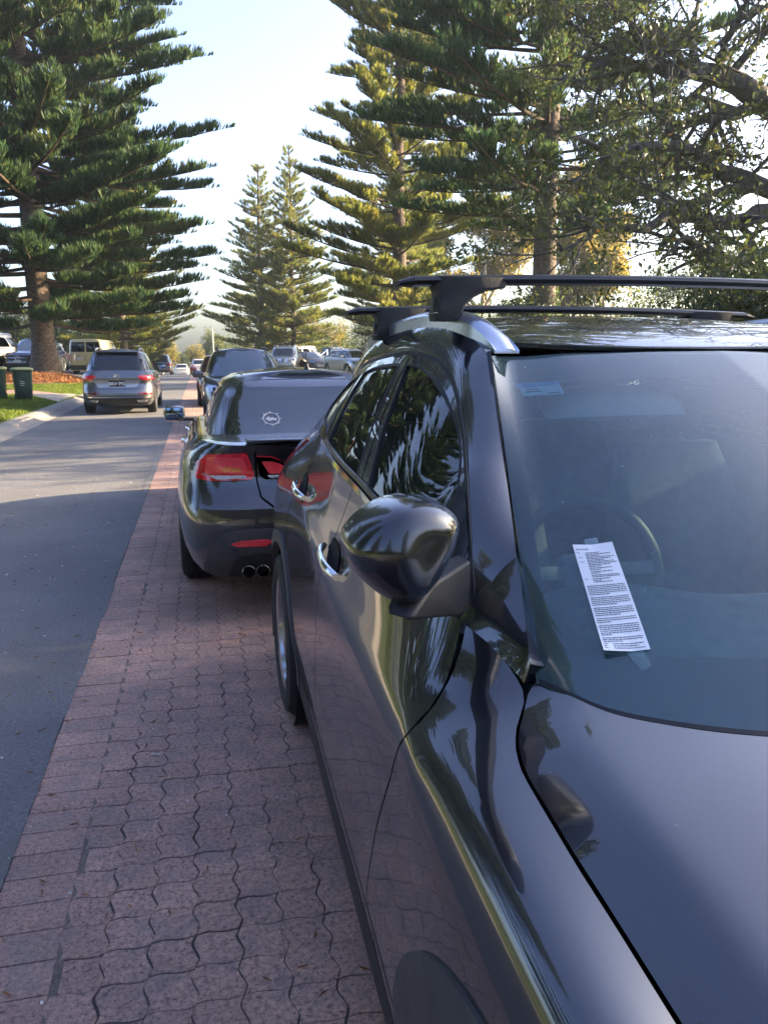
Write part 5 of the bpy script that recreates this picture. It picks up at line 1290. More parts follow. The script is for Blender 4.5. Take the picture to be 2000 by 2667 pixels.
# ship's-wheel sticker on the rear window: ring, spokes, centre shape
st = []; cx_, cz_, rx, rz_ = -.315, 1.12, .056, .034
def add_ring(r0, r1, n=40): st.append(('r', r0, r1, n))
def dec(name, poly, holes=(), parent=None): return hol.patch(name, [(cx_+p[0]*rx, cz_+p[1]*rz_) for p in poly], 'rear', M['decal_white'], hol.CB, .006, .0005, parent, .02, [[(cx_+p[0]*rx, cz_+p[1]*rz_) for p in h] for h in holes])
circ = lambda r, n=36: [(r*math.cos(2*PI*k/n), r*math.sin(2*PI*k/n)) for k in range(n)]
dk = dec('window_sticker', circ(1.0), [circ(.88)])
for k in range(8):
    a = 2*PI*k/8; ca, sa = math.cos(a), math.sin(a); dec('sticker_spoke', [(ca*.98-sa*.07, sa*.98+ca*.07), (ca*1.32, sa*1.32), (ca*.98+sa*.07, sa*.98-ca*.07)], (), dk)
dec('sticker_emblem', [(-.70, .05), (-.2, .35), (-.05, .05), (.15, .25), (.45, .0), (.72, .1), (.55, -.35), (.1, -.25), (-.2, -.4), (-.55, -.25)], (), dk)

# --- dark SUV facing the camera, beyond the sedan
K_ = dict(gc=.24, yr=-2.22, yf=2.26, W=1.84, belt=1.06, H=1.66, axr=-1.33, axf=1.36, r=.355, tw=.235, top=[(-2.3, 1.12), (0, 1.08), (1.0, 1.06), (1.5, 1.03), (1.95, .95), (2.3, .82)], rear=SUVR, front=SUVF, nf=4.6,
  cab=(-2.05, -1.75, .25, 1.10), wt=.60, rails='satin_black', clad=.12, fglass='sky_blue_glass', mir=(.82, 1.12), roofcrown=.05)
kuga = build_car('dark_suv', (.93, 17.7, 0), PI, 'dark navy SUV with roof rails facing us, parked beyond the black sedan', K_, 'navy_paint')
def headlamps(c, pg, y=None, rnd_=True):
    a = c.patch('headlamp', pg, 'front', M['head_lens'], c.B, .004, .012, None, .04, r=.03, both=True)
    if rnd_:
        q = np.mean(np.array(pg), 0); rr = .052
        for s_ in (1, -1):
            c.patch('lamp_ring', [(s_*q[0]+rr*math.cos(2*PI*k/18), q[1]+rr*math.sin(2*PI*k/18)) for k in range(18)], 'front', M['chrome'], c.B, .016, .004, None, .03, [[(s_*q[0]+rr*.68*math.cos(2*PI*k/18), q[1]+rr*.68*math.sin(2*PI*k/18)) for k in range(18)]])
            c.patch('lamp_bulb', [(s_*q[0]+rr*.66*math.cos(2*PI*k/14), q[1]+rr*.66*math.sin(2*PI*k/14)) for k in range(14)], 'front', M['dark_glass'], c.B, .016, .002, None, .03)
headlamps(kuga, [(.50, .84), (.60, .90), (.82, .935), (.80, .80), (.62, .775)])
kuga.patch('grille', [(-.46, .80), (.46, .80), (.42, .62), (.3, .56), (-.3, .56), (-.42, .62)], 'front', M['black_plastic'], kuga.B, .004, .01, None, .06, r=.05)
for z in (.75, .69, .63): kuga.patch('grille_bar', [(-.40, z), (.40, z), (.40, z+.018), (-.40, z+.018)], 'front', M['chrome'], kuga.B, .016, .004, None, .08)
kuga.patch('lower_grille', [(-.62, .46), (.62, .46), (.56, .32), (-.56, .32)], 'front', M['black_plastic'], kuga.B, .004, .008, None, .08, r=.03)
plate(kuga, 2.275, .50, 1, '', False)
MB().tube([(-.52, 1.02, 1.125), (.05, 1.10, 1.115), (.10, 1.10, 1.115)], .009, 6).build('wiper', M['satin_black'], kuga.root)
door_seams(kuga, (-.62, .28, 1.12), .36, 1.02)

# --- red hatchback facing the camera behind it
R__ = dict(gc=.20, yr=-2.15, yf=2.15, W=1.82, belt=.98, H=1.50, axr=-1.28, axf=1.32, r=.335, tw=.225, top=[(-2.2, 1.05), (0, 1.0), (1.0, .98), (1.6, .92), (2.2, .74)], rear=SUVR, front=SUVF, nf=4.2, cab=(-1.95, -1.5, .15, 1.15), wt=.58)
redc = build_car('red_car', (.78, 25.2, 0), PI, 'red car facing us, mostly hidden behind the dark navy SUV', R__, 'red_paint')
headlamps(redc, [(.50, .72), (.62, .80), (.86, .86), (.85, .74), (.62, .68)])
redc.patch('grille', [(-.48, .70), (.48, .70), (.36, .46), (-.36, .46)], 'front', M['black_plastic'], redc.B, .004, .01, None, .06, r=.05)
redc.patch('fog_lamp', [(.62, .42), (.80, .46), (.80, .36), (.64, .34)], 'front', M['black_plastic'], redc.B, .004, .008, None, .06, r=.02, both=True)

# --- grey SUV driving away
T_ = dict(gc=.24, yr=-2.24, yf=2.24, W=1.84, belt=1.10, H=1.655, axr=-1.34, axf=1.34, r=.352, tw=.235, top=[(-2.3, 1.10), (0, 1.08), (1.0, 1.05), (1.6, .98), (2.3, .80)],
  rear=[(0, .12), (.12, .03), (.28, 0), (.40, 0), (.46, .03), (.54, .09), (.70, .10), (.80, .06), (.88, .10), (1, .16)], front=SUVF, cab=(-2.08, -1.62, .20, 1.10), wt=.60, rails='satin_silver', clad=.10, glass_='dark_glass', roofcrown=.05, mir=(.80, 1.14), wb=.80, rg=(.06, .86, .93, .90))
T_.pop('glass_')
tig = build_car('grey_suv', (-2.07, 22.95, 0), 0, 'metallic grey SUV driving away from us along the road', T_, 'grey_paint', rim='alloy')
tb = tig.B
tig.patch('tail_lamp', [(-.90, .985), (-.56, .985), (-.50, .965), (-.58, .885), (-.72, .865), (-.90, .885)], 'rear', M['red_lens'], tb, .004, .012, None, .04, r=.02, both=True)
tig.patch('lamp_red', [(-.88, .915), (-.72, .905), (-.62, .925), (-.60, .905), (-.72, .880), (-.88, .892)], 'rear', M['bright_red_lens'], tb, .017, .003, None, .04, both=True)
tig.patch('plate_panel', [(-.58, .865), (.58, .865), (.46, .69), (-.46, .69)], 'rear', M['silver_paint'], tb, .002, .002, None, .06, r=.02)
plate(tig, -2.165, .785, -1, 'BRV·792', True, w=.40)
tig.patch('tailgate_gap', [(-.80, .66), (.80, .66), (.80, .652), (-.80, .652)], 'rear', M['seal'], tb, .001, .001, None, .08)
tig.patch('rear_reflector', [(-.84, .555), (-.50, .555), (-.50, .515), (-.82, .515)], 'rear', M['dark_red_lens'], tb, .003, .006, None, .05, r=.01, both=True)
tig.patch('rear_valance', [(-.84, .46), (.84, .46), (.74, .26), (-.74, .26)], 'rear', M['black_plastic'], tb, .003, .006, None, .08, r=.05)
tig.patch('valance_chrome', [(-.80, .455), (.80, .455), (.78, .435), (-.78, .435)], 'rear', M['chrome'], tb, .010, .004, None, .08)
for s_ in (-1, 1): tig.patch('exhaust_trim', [(s_*.72, .375), (s_*.46, .375), (s_*.50, .325), (s_*.68, .325)], 'rear', M['chrome'], tb, .010, .006, None, .05, [[(s_*.68, .362), (s_*.50, .362), (s_*.53, .338), (s_*.66, .338)]])
MB().box((0, -1.64, 1.585), (1.08, .20, .03), bev=.012).build('roof_spoiler', M['grey_paint'], tig.root)
# round maker's emblem: ring with a V over a W
em = bpy.data.objects.new('emblem', None); COL.objects.link(em); em.parent = tig.root; em.location = (0, -2.158, .955)
MB().lathe([(0, .062), (-.012, .066), (-.012, .074), (0, .076)], (0, 0, 0), 'y', 30).build('emblem_ring', M['chrome'], em)
for nm, pts in (('emblem_v', [(-.032, .052), (0, .006), (.032, .052)]), ('emblem_w', [(-.058, .030), (-.030, -.050), (0, .0), (.030, -.050), (.058, .030)])):
    MB().tube([(x, -.008, z) for x, z in pts], .008, 6).build(nm, M['chrome'], em)
door_seams(tig, (-.62, .30, 1.14), .36, 1.04)
MB().tube([(0, -1.60, 1.63), (0, -1.64, 1.665), (0, -1.70, 1.67)], [.03, .016, .005], 8).build('shark_fin', M['grey_paint'], tig.root)

# --- far cars along the crest
Q_ = dict(T_); Q_.update(W=1.98, H=1.74, yr=-2.5, yf=2.5, axr=-1.5, axf=1.5, r=.39, belt=1.14, top=[(-2.6, 1.14), (0, 1.12), (1.2, 1.08), (2.6, .85)], cab=(-2.35, -1.85, .3, 1.3), wt=.66, wb=.86)
q7 = build_car('far_dark_suv', (-3.30, 71.8, float(road_z(71.8))), 0, 'dark SUV far up the road beyond the grey one, seen from behind', Q_, 'dark_suv', detail=0)
q7.patch('tail_lamp', [(-.96, .98), (-.62, 1.00), (-.50, .96), (-.62, .84), (-.94, .84)], 'rear', M['red_lens'], q7.B, .004, .012, None, .06, r=.03, both=True)
plate(q7, -2.44, .80, -1, '', False)
q7.patch('rear_reflector', [(-.80, .48), (-.5, .48), (-.5, .43), (-.8, .43)], 'rear', M['red_lens'], q7.B, .004, .006, None, .06, both=True)
O_ = dict(T_); O_.update(W=1.80, H=1.58, yr=-2.1, yf=2.1, axr=-1.28, axf=1.28, belt=1.04, cab=(-1.95, -1.5, .2, 1.05), wt=.57, wb=.77, top=[(-2.2, 1.05), (0, 1.02), (1.0, 1.0), (2.2, .78)])
tro = build_car('white_suv', (-.05, 81.4, float(road_z(81.4))), 0, 'small white SUV far off at the crest of the road, seen from behind', O_, 'white_paint', detail=0)
tro.patch('tail_lamp', [(-.88, .98), (-.5, .96), (-.44, .90), (-.55, .84), (-.86, .85)], 'rear', M['red_lens'], tro.B, .004, .012, None, .06, r=.03, both=True)
tro.patch('rear_valance', [(-.86, .56), (-.62, .60), (-.4, .48), (.4, .48), (.62, .60), (.86, .56), (.78, .26), (-.78, .26)], 'rear', M['black_plastic'], tro.B, .003, .006, None, .1)
S_ = dict(O_); S_.update(H=1.50, r=.33)
beh = build_car('far_pale_car', (-2.1, 96.0, float(road_z(96.0))), 0, 'pale car low beyond the crest, just right of the far dark SUV', S_, 'pale_paint', detail=0)

# --- cars parked on the left verge
gz = lambda x, y: float(ground_z(x, y))
M_ = dict(gc=.24, yr=-2.30, yf=2.30, W=1.94, belt=1.08, H=1.68, axr=-1.40, axf=1.42, r=.37, tw=.25, top=[(-2.4, 1.10), (0, 1.08), (1.0, 1.06), (1.5, 1.02), (2.0, .92), (2.4, .80)], rear=SUVR, front=SUVF, nf=4.4, cab=(-2.1, -1.6, .2, 1.15), wt=.62, fglass='sky_blue_glass', roofcrown=.06, mir=(.85, 1.15))
mer = build_car('navy_suv', (-8.15, 42.9, gz(-8.15, 42.9)+.14), PI-.16, 'dark navy SUV with a round star emblem facing us behind the pine trunk', M_, 'deep_navy', rim='alloy')
headlamps(mer, [(.56, .84), (.66, .92), (.93, .96), (.92, .84), (.70, .80)], rnd_=False)
mer.patch('grille', [(-.52, .84), (.52, .84), (.44, .60), (-.44, .60)], 'front', M['black_plastic'], mer.B, .004, .01, None, .06, r=.06)
mer.patch('grille_bar', [(-.54, .735), (.54, .735), (.54, .70), (-.54, .70)], 'front', M['chrome'], mer.B, .016, .006, None, .06)
em = bpy.data.objects.new('emblem', None); COL.objects.link(em); em.parent = mer.root; em.location = (0, 2.318, .72)
MB().lathe([(0, .085), (.014, .090), (.014, .104), (0, .108)], (0, 0, 0), 'y', 30).build('emblem_ring', M['chrome'], em)
for k in range(3):
    a = PI/2+2*PI*k/3; MB().tube([(0, .01, 0), (.09*math.cos(a), .01, .09*math.sin(a))], [.022, .006], 6).build('emblem_arm', M['chrome'], em)
mer.patch('lower_grille', [(-.84, .50), (-.5, .42), (.5, .42), (.84, .50), (.80, .32), (-.80, .32)], 'front', M['black_plastic'], mer.B, .004, .01, None, .06, r=.04)
mer.patch('bumper_chrome', [(-.82, .31), (.82, .31), (.82, .285), (-.82, .285)], 'front', M['chrome'], mer.B, .008, .006, None, .1)
plate(mer, 2.325, .555, 1, '', False)
L_ = dict(gc=.32, yr=-2.45, yf=2.40, W=1.95, belt=1.22, H=1.90, axr=-1.40, axf=1.42, r=.40, tw=.27, top=[(-2.5, 1.24), (0, 1.2), (1.0, 1.16), (1.6, 1.12), (2.4, 1.0)], rear=[(0, .2), (.14, .03), (.3, 0), (.4, .02), (.5, .10), (1, .12)], front=SUVF, nr=9, nf=6, cab=(-2.32, -2.05, .25, 1.0), wt=.70, wb=.88, cnr=9, rg=(.12, .84, .84, .84), clad=.10, roofcrown=.05, rails='satin_silver')
lc = build_car('cream_wagon', (-9.75, 42.6, gz(-9.75, 42.6)+.12), -.35, 'large cream four wheel drive wagon parked at the far left edge, seen from behind', L_, 'pale_paint', rim='alloy')
lc.patch('tail_lamp', [(-.95, 1.13), (-.72, 1.13), (-.70, .96), (-.95, .96)], 'rear', M['red_lens'], lc.B, .004, .02, None, .05, r=.03, both=True)
lc.patch('rear_bumper', [(-.95, .58), (.95, .58), (.90, .40), (-.90, .40)], 'rear', M['black_plastic'], lc.B, .006, .02, None, .1, r=.04)
plate(lc, -2.36, .78, -1, '', False)
wc = build_car('white_hatchback', (-8.5, 50.0, gz(-8.5, 50.0)+.12), .1, 'white car between the pine trunk and the cream van', dict(R__, H=1.58), 'white_paint', detail=0)
wc.patch('tail_lamp', [(-.88, .96), (-.62, .95), (-.60, .80), (-.86, .80)], 'rear', M['red_lens'], wc.B, .004, .012, None, .06, r=.03, both=True)
# van
V_ = dict(gc=.26, yr=-2.45, yf=2.45, W=1.92, belt=1.22, H=1.98, axr=-1.45, axf=1.55, r=.335, tw=.215, top=[(-2.5, 1.24), (1.0, 1.22), (1.6, 1.16), (2.1, 1.0), (2.5, .86)], rear=[(0, .06), (.1, .01), (.3, 0), (1, .01)], front=SUVF, nr=16, nf=5, cab=(-2.43, -2.37, .9, 1.75), wt=.83, wb=.925, cnr=16, side=[(0, .94), (.10, .975), (.28, 1.0), (.6, 1.0), (.9, .99), (1.0, .965)], roofcrown=.05, wins=[(.62, .72, .72, .62), (.76, .96, .93, .76)], rg=None, mir=(1.45, 1.32), mircol='black_plastic', clad=.16, crown=.0)
van = build_car('cream_van', (-5.75, 48.0, gz(-5.75, 48)+.02), -.13, 'boxy cream van parked on the verge, its twin back doors towards us', V_, 'cream_paint', rim='dark_alloy', cat='van')
for s_ in (-1, 1): van.patch('rear_window', [(s_*.03, 1.27), (s_*.76, 1.27), (s_*.73, 1.80), (s_*.03, 1.81)], 'rear', M['dark_glass'], van.CB, .003, 0, None, .08, r=.05)
van.patch('door_gap', [(-.008, .46), (.008, .46), (.008, 1.24), (-.008, 1.24)], 'rear', M['seal'], van.B, .001, .002, None, .1)
van.patch('tail_lamp', [(-.96, 1.18), (-.84, 1.18), (-.84, .78), (-.96, .78)], 'rear', M['red_lens'], van.B, .004, .02, None, .05, r=.02, both=True)
van.patch('rear_bumper', [(-.96, .56), (.96, .56), (.94, .32), (-.94, .32)], 'rear', M['grey_plastic'], van.B, .006, .03, None, .1, r=.03)
plate(van, -2.462, .90, -1, '', False, w=.40, x=-.38)
MB().box((-.42, -2.462, 1.045), (.10, .02, .035), bev=.006).build('door_handle', M['black_plastic'], van.root)
MB().box((-.60, -2.4615, 1.165), (.34, .006, .022), bev=.002).build('badge', M['galv'], van.root)

# --- cars parked on the right
A_ = dict(L_); A_.update(W=1.90, H=1.82, belt=1.16)
pra = build_car('beige_wagon', (5.4, 51.2, gz(5.4, 51.2)), PI-.22, 'beige four wheel drive with bull bar and roof rack beside the slim pine trunk', A_, 'beige_paint', rim='alloy')
headlamps(pra, [(.58, .86), (.62, 1.0), (.90, 1.02), (.90, .86)])
pra.patch('grille', [(-.46, .98), (.46, .98), (.42, .78), (-.42, .78)], 'front', M['chrome'], pra.B, .004, .012, None, .06, r=.03)
bb = bpy.data.objects.new('bull_bar', None); COL.objects.link(bb); bb.parent = pra.root
MB().box((0, 2.52, .62), (1.75, .18, .24), bev=.05).build('bar_bumper', M['silver_paint'], bb)
for pts in ([(-.62, 2.55, .72), (-.55, 2.56, 1.06), (.55, 2.56, 1.06), (.62, 2.55, .72)], [(-.3, 2.55, .72), (-.3, 2.56, 1.05)], [(.3, 2.55, .72), (.3, 2.56, 1.05)]):
    MB().tube(pts, .03, 8).build('bar_tube', M['silver_paint'], bb)
for s_ in (-.2, .2): MB().lathe([(0, .001), (.05, .085), (.07, .09), (.075, .085), (.072, .001)], (s_, 2.60, .92), 'y', 18).build('driving_lamp', M['head_lens'], bb)
rk = bpy.data.objects.new('roof_rack', None); COL.objects.link(rk); rk.parent = pra.root
for y in np.linspace(-1.7, .2, 7): MB().box((0, y, 1.90), (1.25, .05, .03)).build('rack_slat', M['black_plastic'], rk)
for s_ in (-.62, .62): MB().tube([(s_, -1.75, 1.91), (s_, .25, 1.91)], .022, 6).build('rack_rail', M['black_plastic'], rk)
wag = build_car('silver_wagon', (8.6, 63.2, gz(8.6, 63.2)), -1.0, 'pale silver four wheel drive wagon parked just behind the grey ute', L_, 'silver_paint', rim='alloy', detail=0)
wag.patch('tail_lamp', [(-.95, 1.13), (-.72, 1.13), (-.70, .96), (-.95, .96)], 'rear', M['red_lens'], wag.B, .004, .02, None, .08, both=True)
# grey dual-cab ute, side on
U_ = dict(gc=.40, yr=-2.65, yf=2.60, W=1.82, belt=1.16, H=1.78, axr=-1.45, axf=1.55, r=.385, tw=.265, top=[(-2.7, 1.16), (0, 1.15), (1.2, 1.14), (1.9, 1.06), (2.7, .92)], rear=[(0, .1), (.2, .0), (1, .02)], front=SUVF, nr=14, nf=5, crown=.0, cab=(-.75, -.52, .72, 1.45), wt=.64, wb=.83, cnr=7, wins=[(.08, .46, .44, .14), (.50, .90, .84, .50)], clad=.08, hcol='chrome', hy=(.0, .85), roofcrown=.05)
ute = build_car('grey_ute', (9.85, 58.9, gz(9.85, 58.9)), -1.16, 'grey dual cab ute parked side on under the trees', U_, 'ute_grey', cat='ute', rim='alloy', spokes=6)
ute.patch('tail_lamp', [(-.92, 1.10), (-.76, 1.10), (-.76, .80), (-.92, .80)], 'rear', M['red_lens'], ute.B, .004, .02, None, .05, r=.02, both=True)
for s_, vw in ((-1, 'left'), (1, 'right')): ute.patch('tail_lamp_side', [(-2.66, 1.10), (-2.44, 1.10), (-2.48, .86), (-2.66, .84)], vw, M['red_lens'], ute.B, .004, .012, None, .05)
ute.patch('tub_liner', [(-.78, -2.55), (.78, -2.55), (.78, -.85), (-.78, -.85)], 'top', M['black_plastic'], ute.B, .002, .004, None, .1, r=.06)
sb = MB().tube([(-.72, -.95, 1.15), (-.62, -.88, 1.56), (.62, -.88, 1.56), (.72, -.95, 1.15)], .04, 8); sb.tube([(-.62, -.88, 1.54), (-.72, -1.55, 1.16)], .035, 8); sb.tube([(.62, -.88, 1.54), (.72, -1.55, 1.16)], .035, 8); sb.build('sports_bar', M['chrome'], ute.root)
dut = build_car('dark_car', (7.15, 53.2, gz(7.15, 53.2)), PI+.35, 'low dark car nose towards us in front of the grey ute', dict(R__, H=1.42), 'dark_suv', rim='alloy')
headlamps(dut, [(.50, .72), (.62, .80), (.86, .86), (.85, .74), (.62, .68)], rnd_=False)
sil = build_car('silver_sedan', (8.15, 42.6, gz(8.15, 42.6)), PI+.25, 'silver car half hidden behind the nearest SUV roof, right of the planted sapling', dict(R__, H=1.48), 'silver_paint', rim='alloy')
headlamps(sil, [(.50, .72), (.62, .80), (.86, .86), (.85, .74), (.62, .68)])
sil.patch('grille', [(-.48, .66), (.48, .66), (.36, .50), (-.36, .50)], 'front', M['black_plastic'], sil.B, .004, .01, None, .06, r=.05)
# ------------------------------------------------------------ trees
def px_at(px, py, dep):      # a point seen at photo pixel (2000 x 2667 frame) at a given depth
    return np.array((0, 0, CAM_H))+(np.array(Fv)+np.array(Rv)*((px-1000)/2000)+np.array(Uv)*((1333.5-py)/2000))*dep
def unit(v): return v/(np.linalg.norm(v, axis=-1, keepdims=True)+1e-9)
class Wood:
    def __init__(s): s.V = []; s.F = []; s.n = 0
    def tube(s, P, R, n=6):
        P = np.asarray(P, float); R = np.asarray(R, float); m = len(P)
        T = unit(np.gradient(P, axis=0)); up = np.where(np.abs(T[:, 2:3]) < .9, np.array([[0, 0, 1.]]), np.array([[1., 0, 0]]))
        A = unit(np.cross(T, up)); B = np.cross(A, T); a = np.linspace(0, 2*PI, n, endpoint=False)
        ring_ = P[:, None]+(A[:, None]*np.cos(a)[None, :, None]+B[:, None]*np.sin(a)[None, :, None])*R[:, None, None]
        s.V.append(ring_.reshape(-1, 3)); i, k = np.meshgrid(np.arange(m-1), np.arange(n), indexing='ij'); k2 = (k+1) % n
        s.F.append(np.stack([i*n+k, i*n+k2, (i+1)*n+k2, (i+1)*n+k], -1).reshape(-1, 4)+s.n); s.n += m*n
    def build(s, name, mat, parent): return np_mesh(name, np.concatenate(s.V), np.concatenate(s.F), 4, mat, parent, True)
def pine(name, H, base, rmax, rtop, tr, nwh, seed, mat, dens=1.0, lean=(0, 0), droop=.10, spike=.34, bare=None, taperp=.85, nbr=(5, 7), up_=(.16, .34)):
    """Norfolk-type pine: tiers of branches carrying upright combs of rope-like branchlets -> (trunk mesh, limb mesh, crown mesh)"""
    r = np.random.default_rng(seed); root = bpy.data.objects.new(name, None); COL.objects.link(root)
    tw = Wood(); zs = np.linspace(-.3, H, 26); q = zs.clip(0)/H
    Rr = tr*(1-q)**.8+.03; Rr = Rr*(1+.55*np.exp(-zs.clip(0)/.45))
    P = np.stack([lean[0]*q*q*H+.04*np.sin(zs*.7+seed), lean[1]*q*q*H+.04*np.cos(zs*.6), zs], 1); tw.tube(P, Rr, 14)
    trunk = tw.build('trunk', M['pine_bark'], root)
    lw = Wood(); SV = []; z = base; k = 0
    S0 = []; S1 = []; SW = []
    hs = base+(H-base)*(np.arange(nwh)/nwh)**.93
    for k, z in enumerate(hs):
        t = (z-base)/(H-base); L0 = rtop+(rmax-rtop)*(1-t)**taperp*(1-.35*max(0, .10-t)/.10)
        nb = r.integers(nbr[0], nbr[1]+1); a0 = r.random()*2*PI
        for b in range(nb):
            az = a0+2*PI*b/nb+r.normal(0, .28); L = L0*r.uniform(.55, 1.14); zz = z+r.normal(0, .30)
            if L < .25: continue
            m = 9; s = np.linspace(0, 1, m); rise = -droop*(1-t*1.6)*L*np.sin(PI*s*.8)+(up_[0]+up_[1]*t)*L*s**1.9*r.uniform(.6, 1.3)
            side = r.normal(0, .06)*L*s*s
            d = np.array((math.cos(az), math.sin(az))); pd = np.array((-d[1], d[0]))
            BP = np.stack([d[0]*L*s+pd[0]*side, d[1]*L*s+pd[1]*side, zz+rise], 1); BP[:, :2] += np.stack([np.interp(zz, zs, P[:, 0]), np.interp(zz, zs, P[:, 1])])
            lw.tube(BP, (.020+.011*L)*(1-s*.86), 5)
            # secondary twigs left and right
            ns = int(L/.115*dens); u = r.uniform(.16 if L > 1.5 else .05, 1.0, ns)**.82; sgn = r.choice([-1, 1], ns)
            o = np.stack([np.interp(u, s, BP[:, j]) for j in range(3)], 1)
            tg = unit(np.stack([np.interp(np.minimum(u+.06, 1), s, BP[:, j])-np.interp(np.maximum(u-.06, 0), s, BP[:, j]) for j in range(3)], 1))
            sd = np.stack([pd[0]*sgn, pd[1]*sgn, np.zeros(ns)], 1)
            dd = unit(tg*r.uniform(.55, 1.0, (ns, 1))+sd*r.uniform(.35, .95, (ns, 1))+np.array((0, 0, 1))*r.uniform(.10, .55, (ns, 1)))
            l2 = (.16+.24*L*np.minimum(1, 1.35*(1-u)+.16)).clip(.14, .95)*r.uniform(.7, 1.2, ns)
            S0.append(o); S1.append(dd); SW.append(l2)
            # main axis tip comb
            S0.append(BP[-3:-1]); S1.append(np.repeat(unit(BP[-1:]-BP[-3:-2]), 2, 0)); SW.append(np.full(2, L*.22+.08))
    limbs = lw.build('limbs', M['branch_bark'], root)
    S0 = np.concatenate(S0); S1 = np.concatenate(S1); SW = np.concatenate(SW)
    # spikes on every twig
    cnt = np.maximum(4, (SW/.042*dens).astype(int)); idx = np.repeat(np.arange(len(S0)), cnt); n = len(idx)
    f = r.random(n)**.9; o = S0[idx]+S1[idx]*(SW[idx]*f)[:, None]
    up = np.array((0, 0, 1.)); lat = unit(np.cross(S1[idx], up))*r.choice([-1, 1], n)[:, None]
    d = unit(S1[idx]*r.uniform(.15, .8, (n, 1))+up*r.uniform(.45, 1.15, (n, 1))+lat*r.uniform(.0, .65, (n, 1)))
    ln = spike*(1.15-.75*f)*r.uniform(.6, 1.15, n)
    wv = unit(np.cross(d, r.normal(size=(n, 3))))*(.0125*r.uniform(.75, 1.3, n)*(spike/.34))[:, None]
    tip = o+d*ln[:, None]+up*(.10*ln)[:, None]; mid = o+d*(ln*.55)[:, None]
    V = np.stack([o-wv, o+wv, mid+wv*1.15, tip, mid-wv*1.15], 1).reshape(-1, 3); b0 = np.arange(n)*5
    T = np.concatenate([np.stack([b0, b0+1, b0+2], 1), np.stack([b0, b0+2, b0+4], 1), np.stack([b0+4, b0+2, b0+3], 1)])
    crown = np_mesh('crown', V, T, 3, mat, root)
    return root
def place(root, loc, rz=0, sc=1.0, label=None, group=None, cat='tree', crownmat=None):
    root.location = loc; root.rotation_euler = (0, 0, rz); root.scale = (sc, sc, sc) if not isinstance(sc, tuple) else sc
    return tag(root, label, cat, group)
def dup(root, loc, rz, sc, label, group=None):
    c = copy_tree(root); return place(c, loc, rz, sc, label, group)
PG = 'tall pines lining the road'
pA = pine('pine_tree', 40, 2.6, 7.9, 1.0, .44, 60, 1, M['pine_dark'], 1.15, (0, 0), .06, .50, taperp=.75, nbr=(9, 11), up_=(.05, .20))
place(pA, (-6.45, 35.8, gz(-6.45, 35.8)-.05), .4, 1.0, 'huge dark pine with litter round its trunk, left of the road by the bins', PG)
pB = pine('pine_tree', 18.5, 1.4, 5.3, .3, .34, 36, 2, M['pine_sunlit'], 1.1, (0, 0), .06, .42)
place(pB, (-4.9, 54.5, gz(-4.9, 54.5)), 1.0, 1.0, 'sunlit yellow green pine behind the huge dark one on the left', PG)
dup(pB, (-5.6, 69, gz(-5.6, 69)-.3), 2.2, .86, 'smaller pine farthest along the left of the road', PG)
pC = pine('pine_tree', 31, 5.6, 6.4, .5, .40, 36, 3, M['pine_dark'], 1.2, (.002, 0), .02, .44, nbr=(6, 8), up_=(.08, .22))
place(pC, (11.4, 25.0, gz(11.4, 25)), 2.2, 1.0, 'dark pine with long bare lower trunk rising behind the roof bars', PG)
pD = pine('pine_tree', 29, 2.6, 6.2, .4, .36, 38, 4, M['pine_sunlit'], 1.2, (0, 0), -.02, .46, nbr=(6, 8))
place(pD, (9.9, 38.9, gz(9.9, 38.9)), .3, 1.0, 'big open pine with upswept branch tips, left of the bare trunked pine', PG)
pE = pine('pine_tree', 17.4, 1.6, 4.3, .12, .22, 38, 5, M['pine_sunlit'], 1.05, (0, 0), .0, .40, nbr=(6, 7))
place(pE, (7.65, 65.2, gz(7.65, 65.2)-.5), 0, (1, 1, 1.04), 'slim young pine with a spire top and a thin trunk, right of its twin', PG)
dup(pE, (5.3, 67.8, gz(5.3, 67.8)-.5), 2.0, (1.22, 1.22, .99), 'slim young pine with a broad skirt, left of its twin', PG)
dup(pA, (-11.0, 15.5, gz(-11, 15.5)), 1.2, .68, 'pine standing just outside the left edge of the view', PG)
dup(pA, (-10.6, 3.5, gz(-10.6, 3.5)), 2.9, .61, 'pine on the left verge abreast of the nearest SUV', PG)
dup(pB, (-10.2, -8.5, gz(-10.2, -8.5)), .7, 1.0, 'pine on the left verge behind the viewer', PG)
dup(pB, (-4.6, -24, gz(-4.6, -24)), 1.7, .95, 'pine beside the road behind the viewer', PG)
dup(pB, (8.5, -20, gz(8.5, -20)), 2.7, .9, 'pine on the right verge behind the viewer', PG)
dup(pD, (13.0, 50.5, gz(13, 50.5)), 1.9, .62, 'shorter pine over the grey ute', PG)

def leaf_mesh(name, C, N_, size, mat, parent, seed=0, droop=0.0, aspect=.42, sv=.35):
    """leaves as folded diamonds at centres C with loose directions"""
    r = np.random.default_rng(seed); n = len(C); d = unit(r.normal(size=(n, 3))+np.array((0, 0, -droop))); 
    if N_ is not None: d = unit(d*.8+N_)
    s = size*r.uniform(1-sv, 1+sv, n); w = unit(np.cross(d, r.normal(size=(n, 3)))); u = np.cross(w, d)
    a = C-d*(s*.5)[:, None]; b = C+d*(s*.5)[:, None]; m1 = C+w*(s*aspect*.5)[:, None]+u*(s*.10)[:, None]; m2 = C-w*(s*aspect*.5)[:, None]+u*(s*.10)[:, None]
    V = np.stack([a, m1, b, m2], 1).reshape(-1, 3); k = np.arange(n)*4
    T = np.concatenate([np.stack([k, k+1, k+2], 1), np.stack([k, k+2, k+3], 1)])
    return np_mesh(name, V, T, 3, mat, parent)
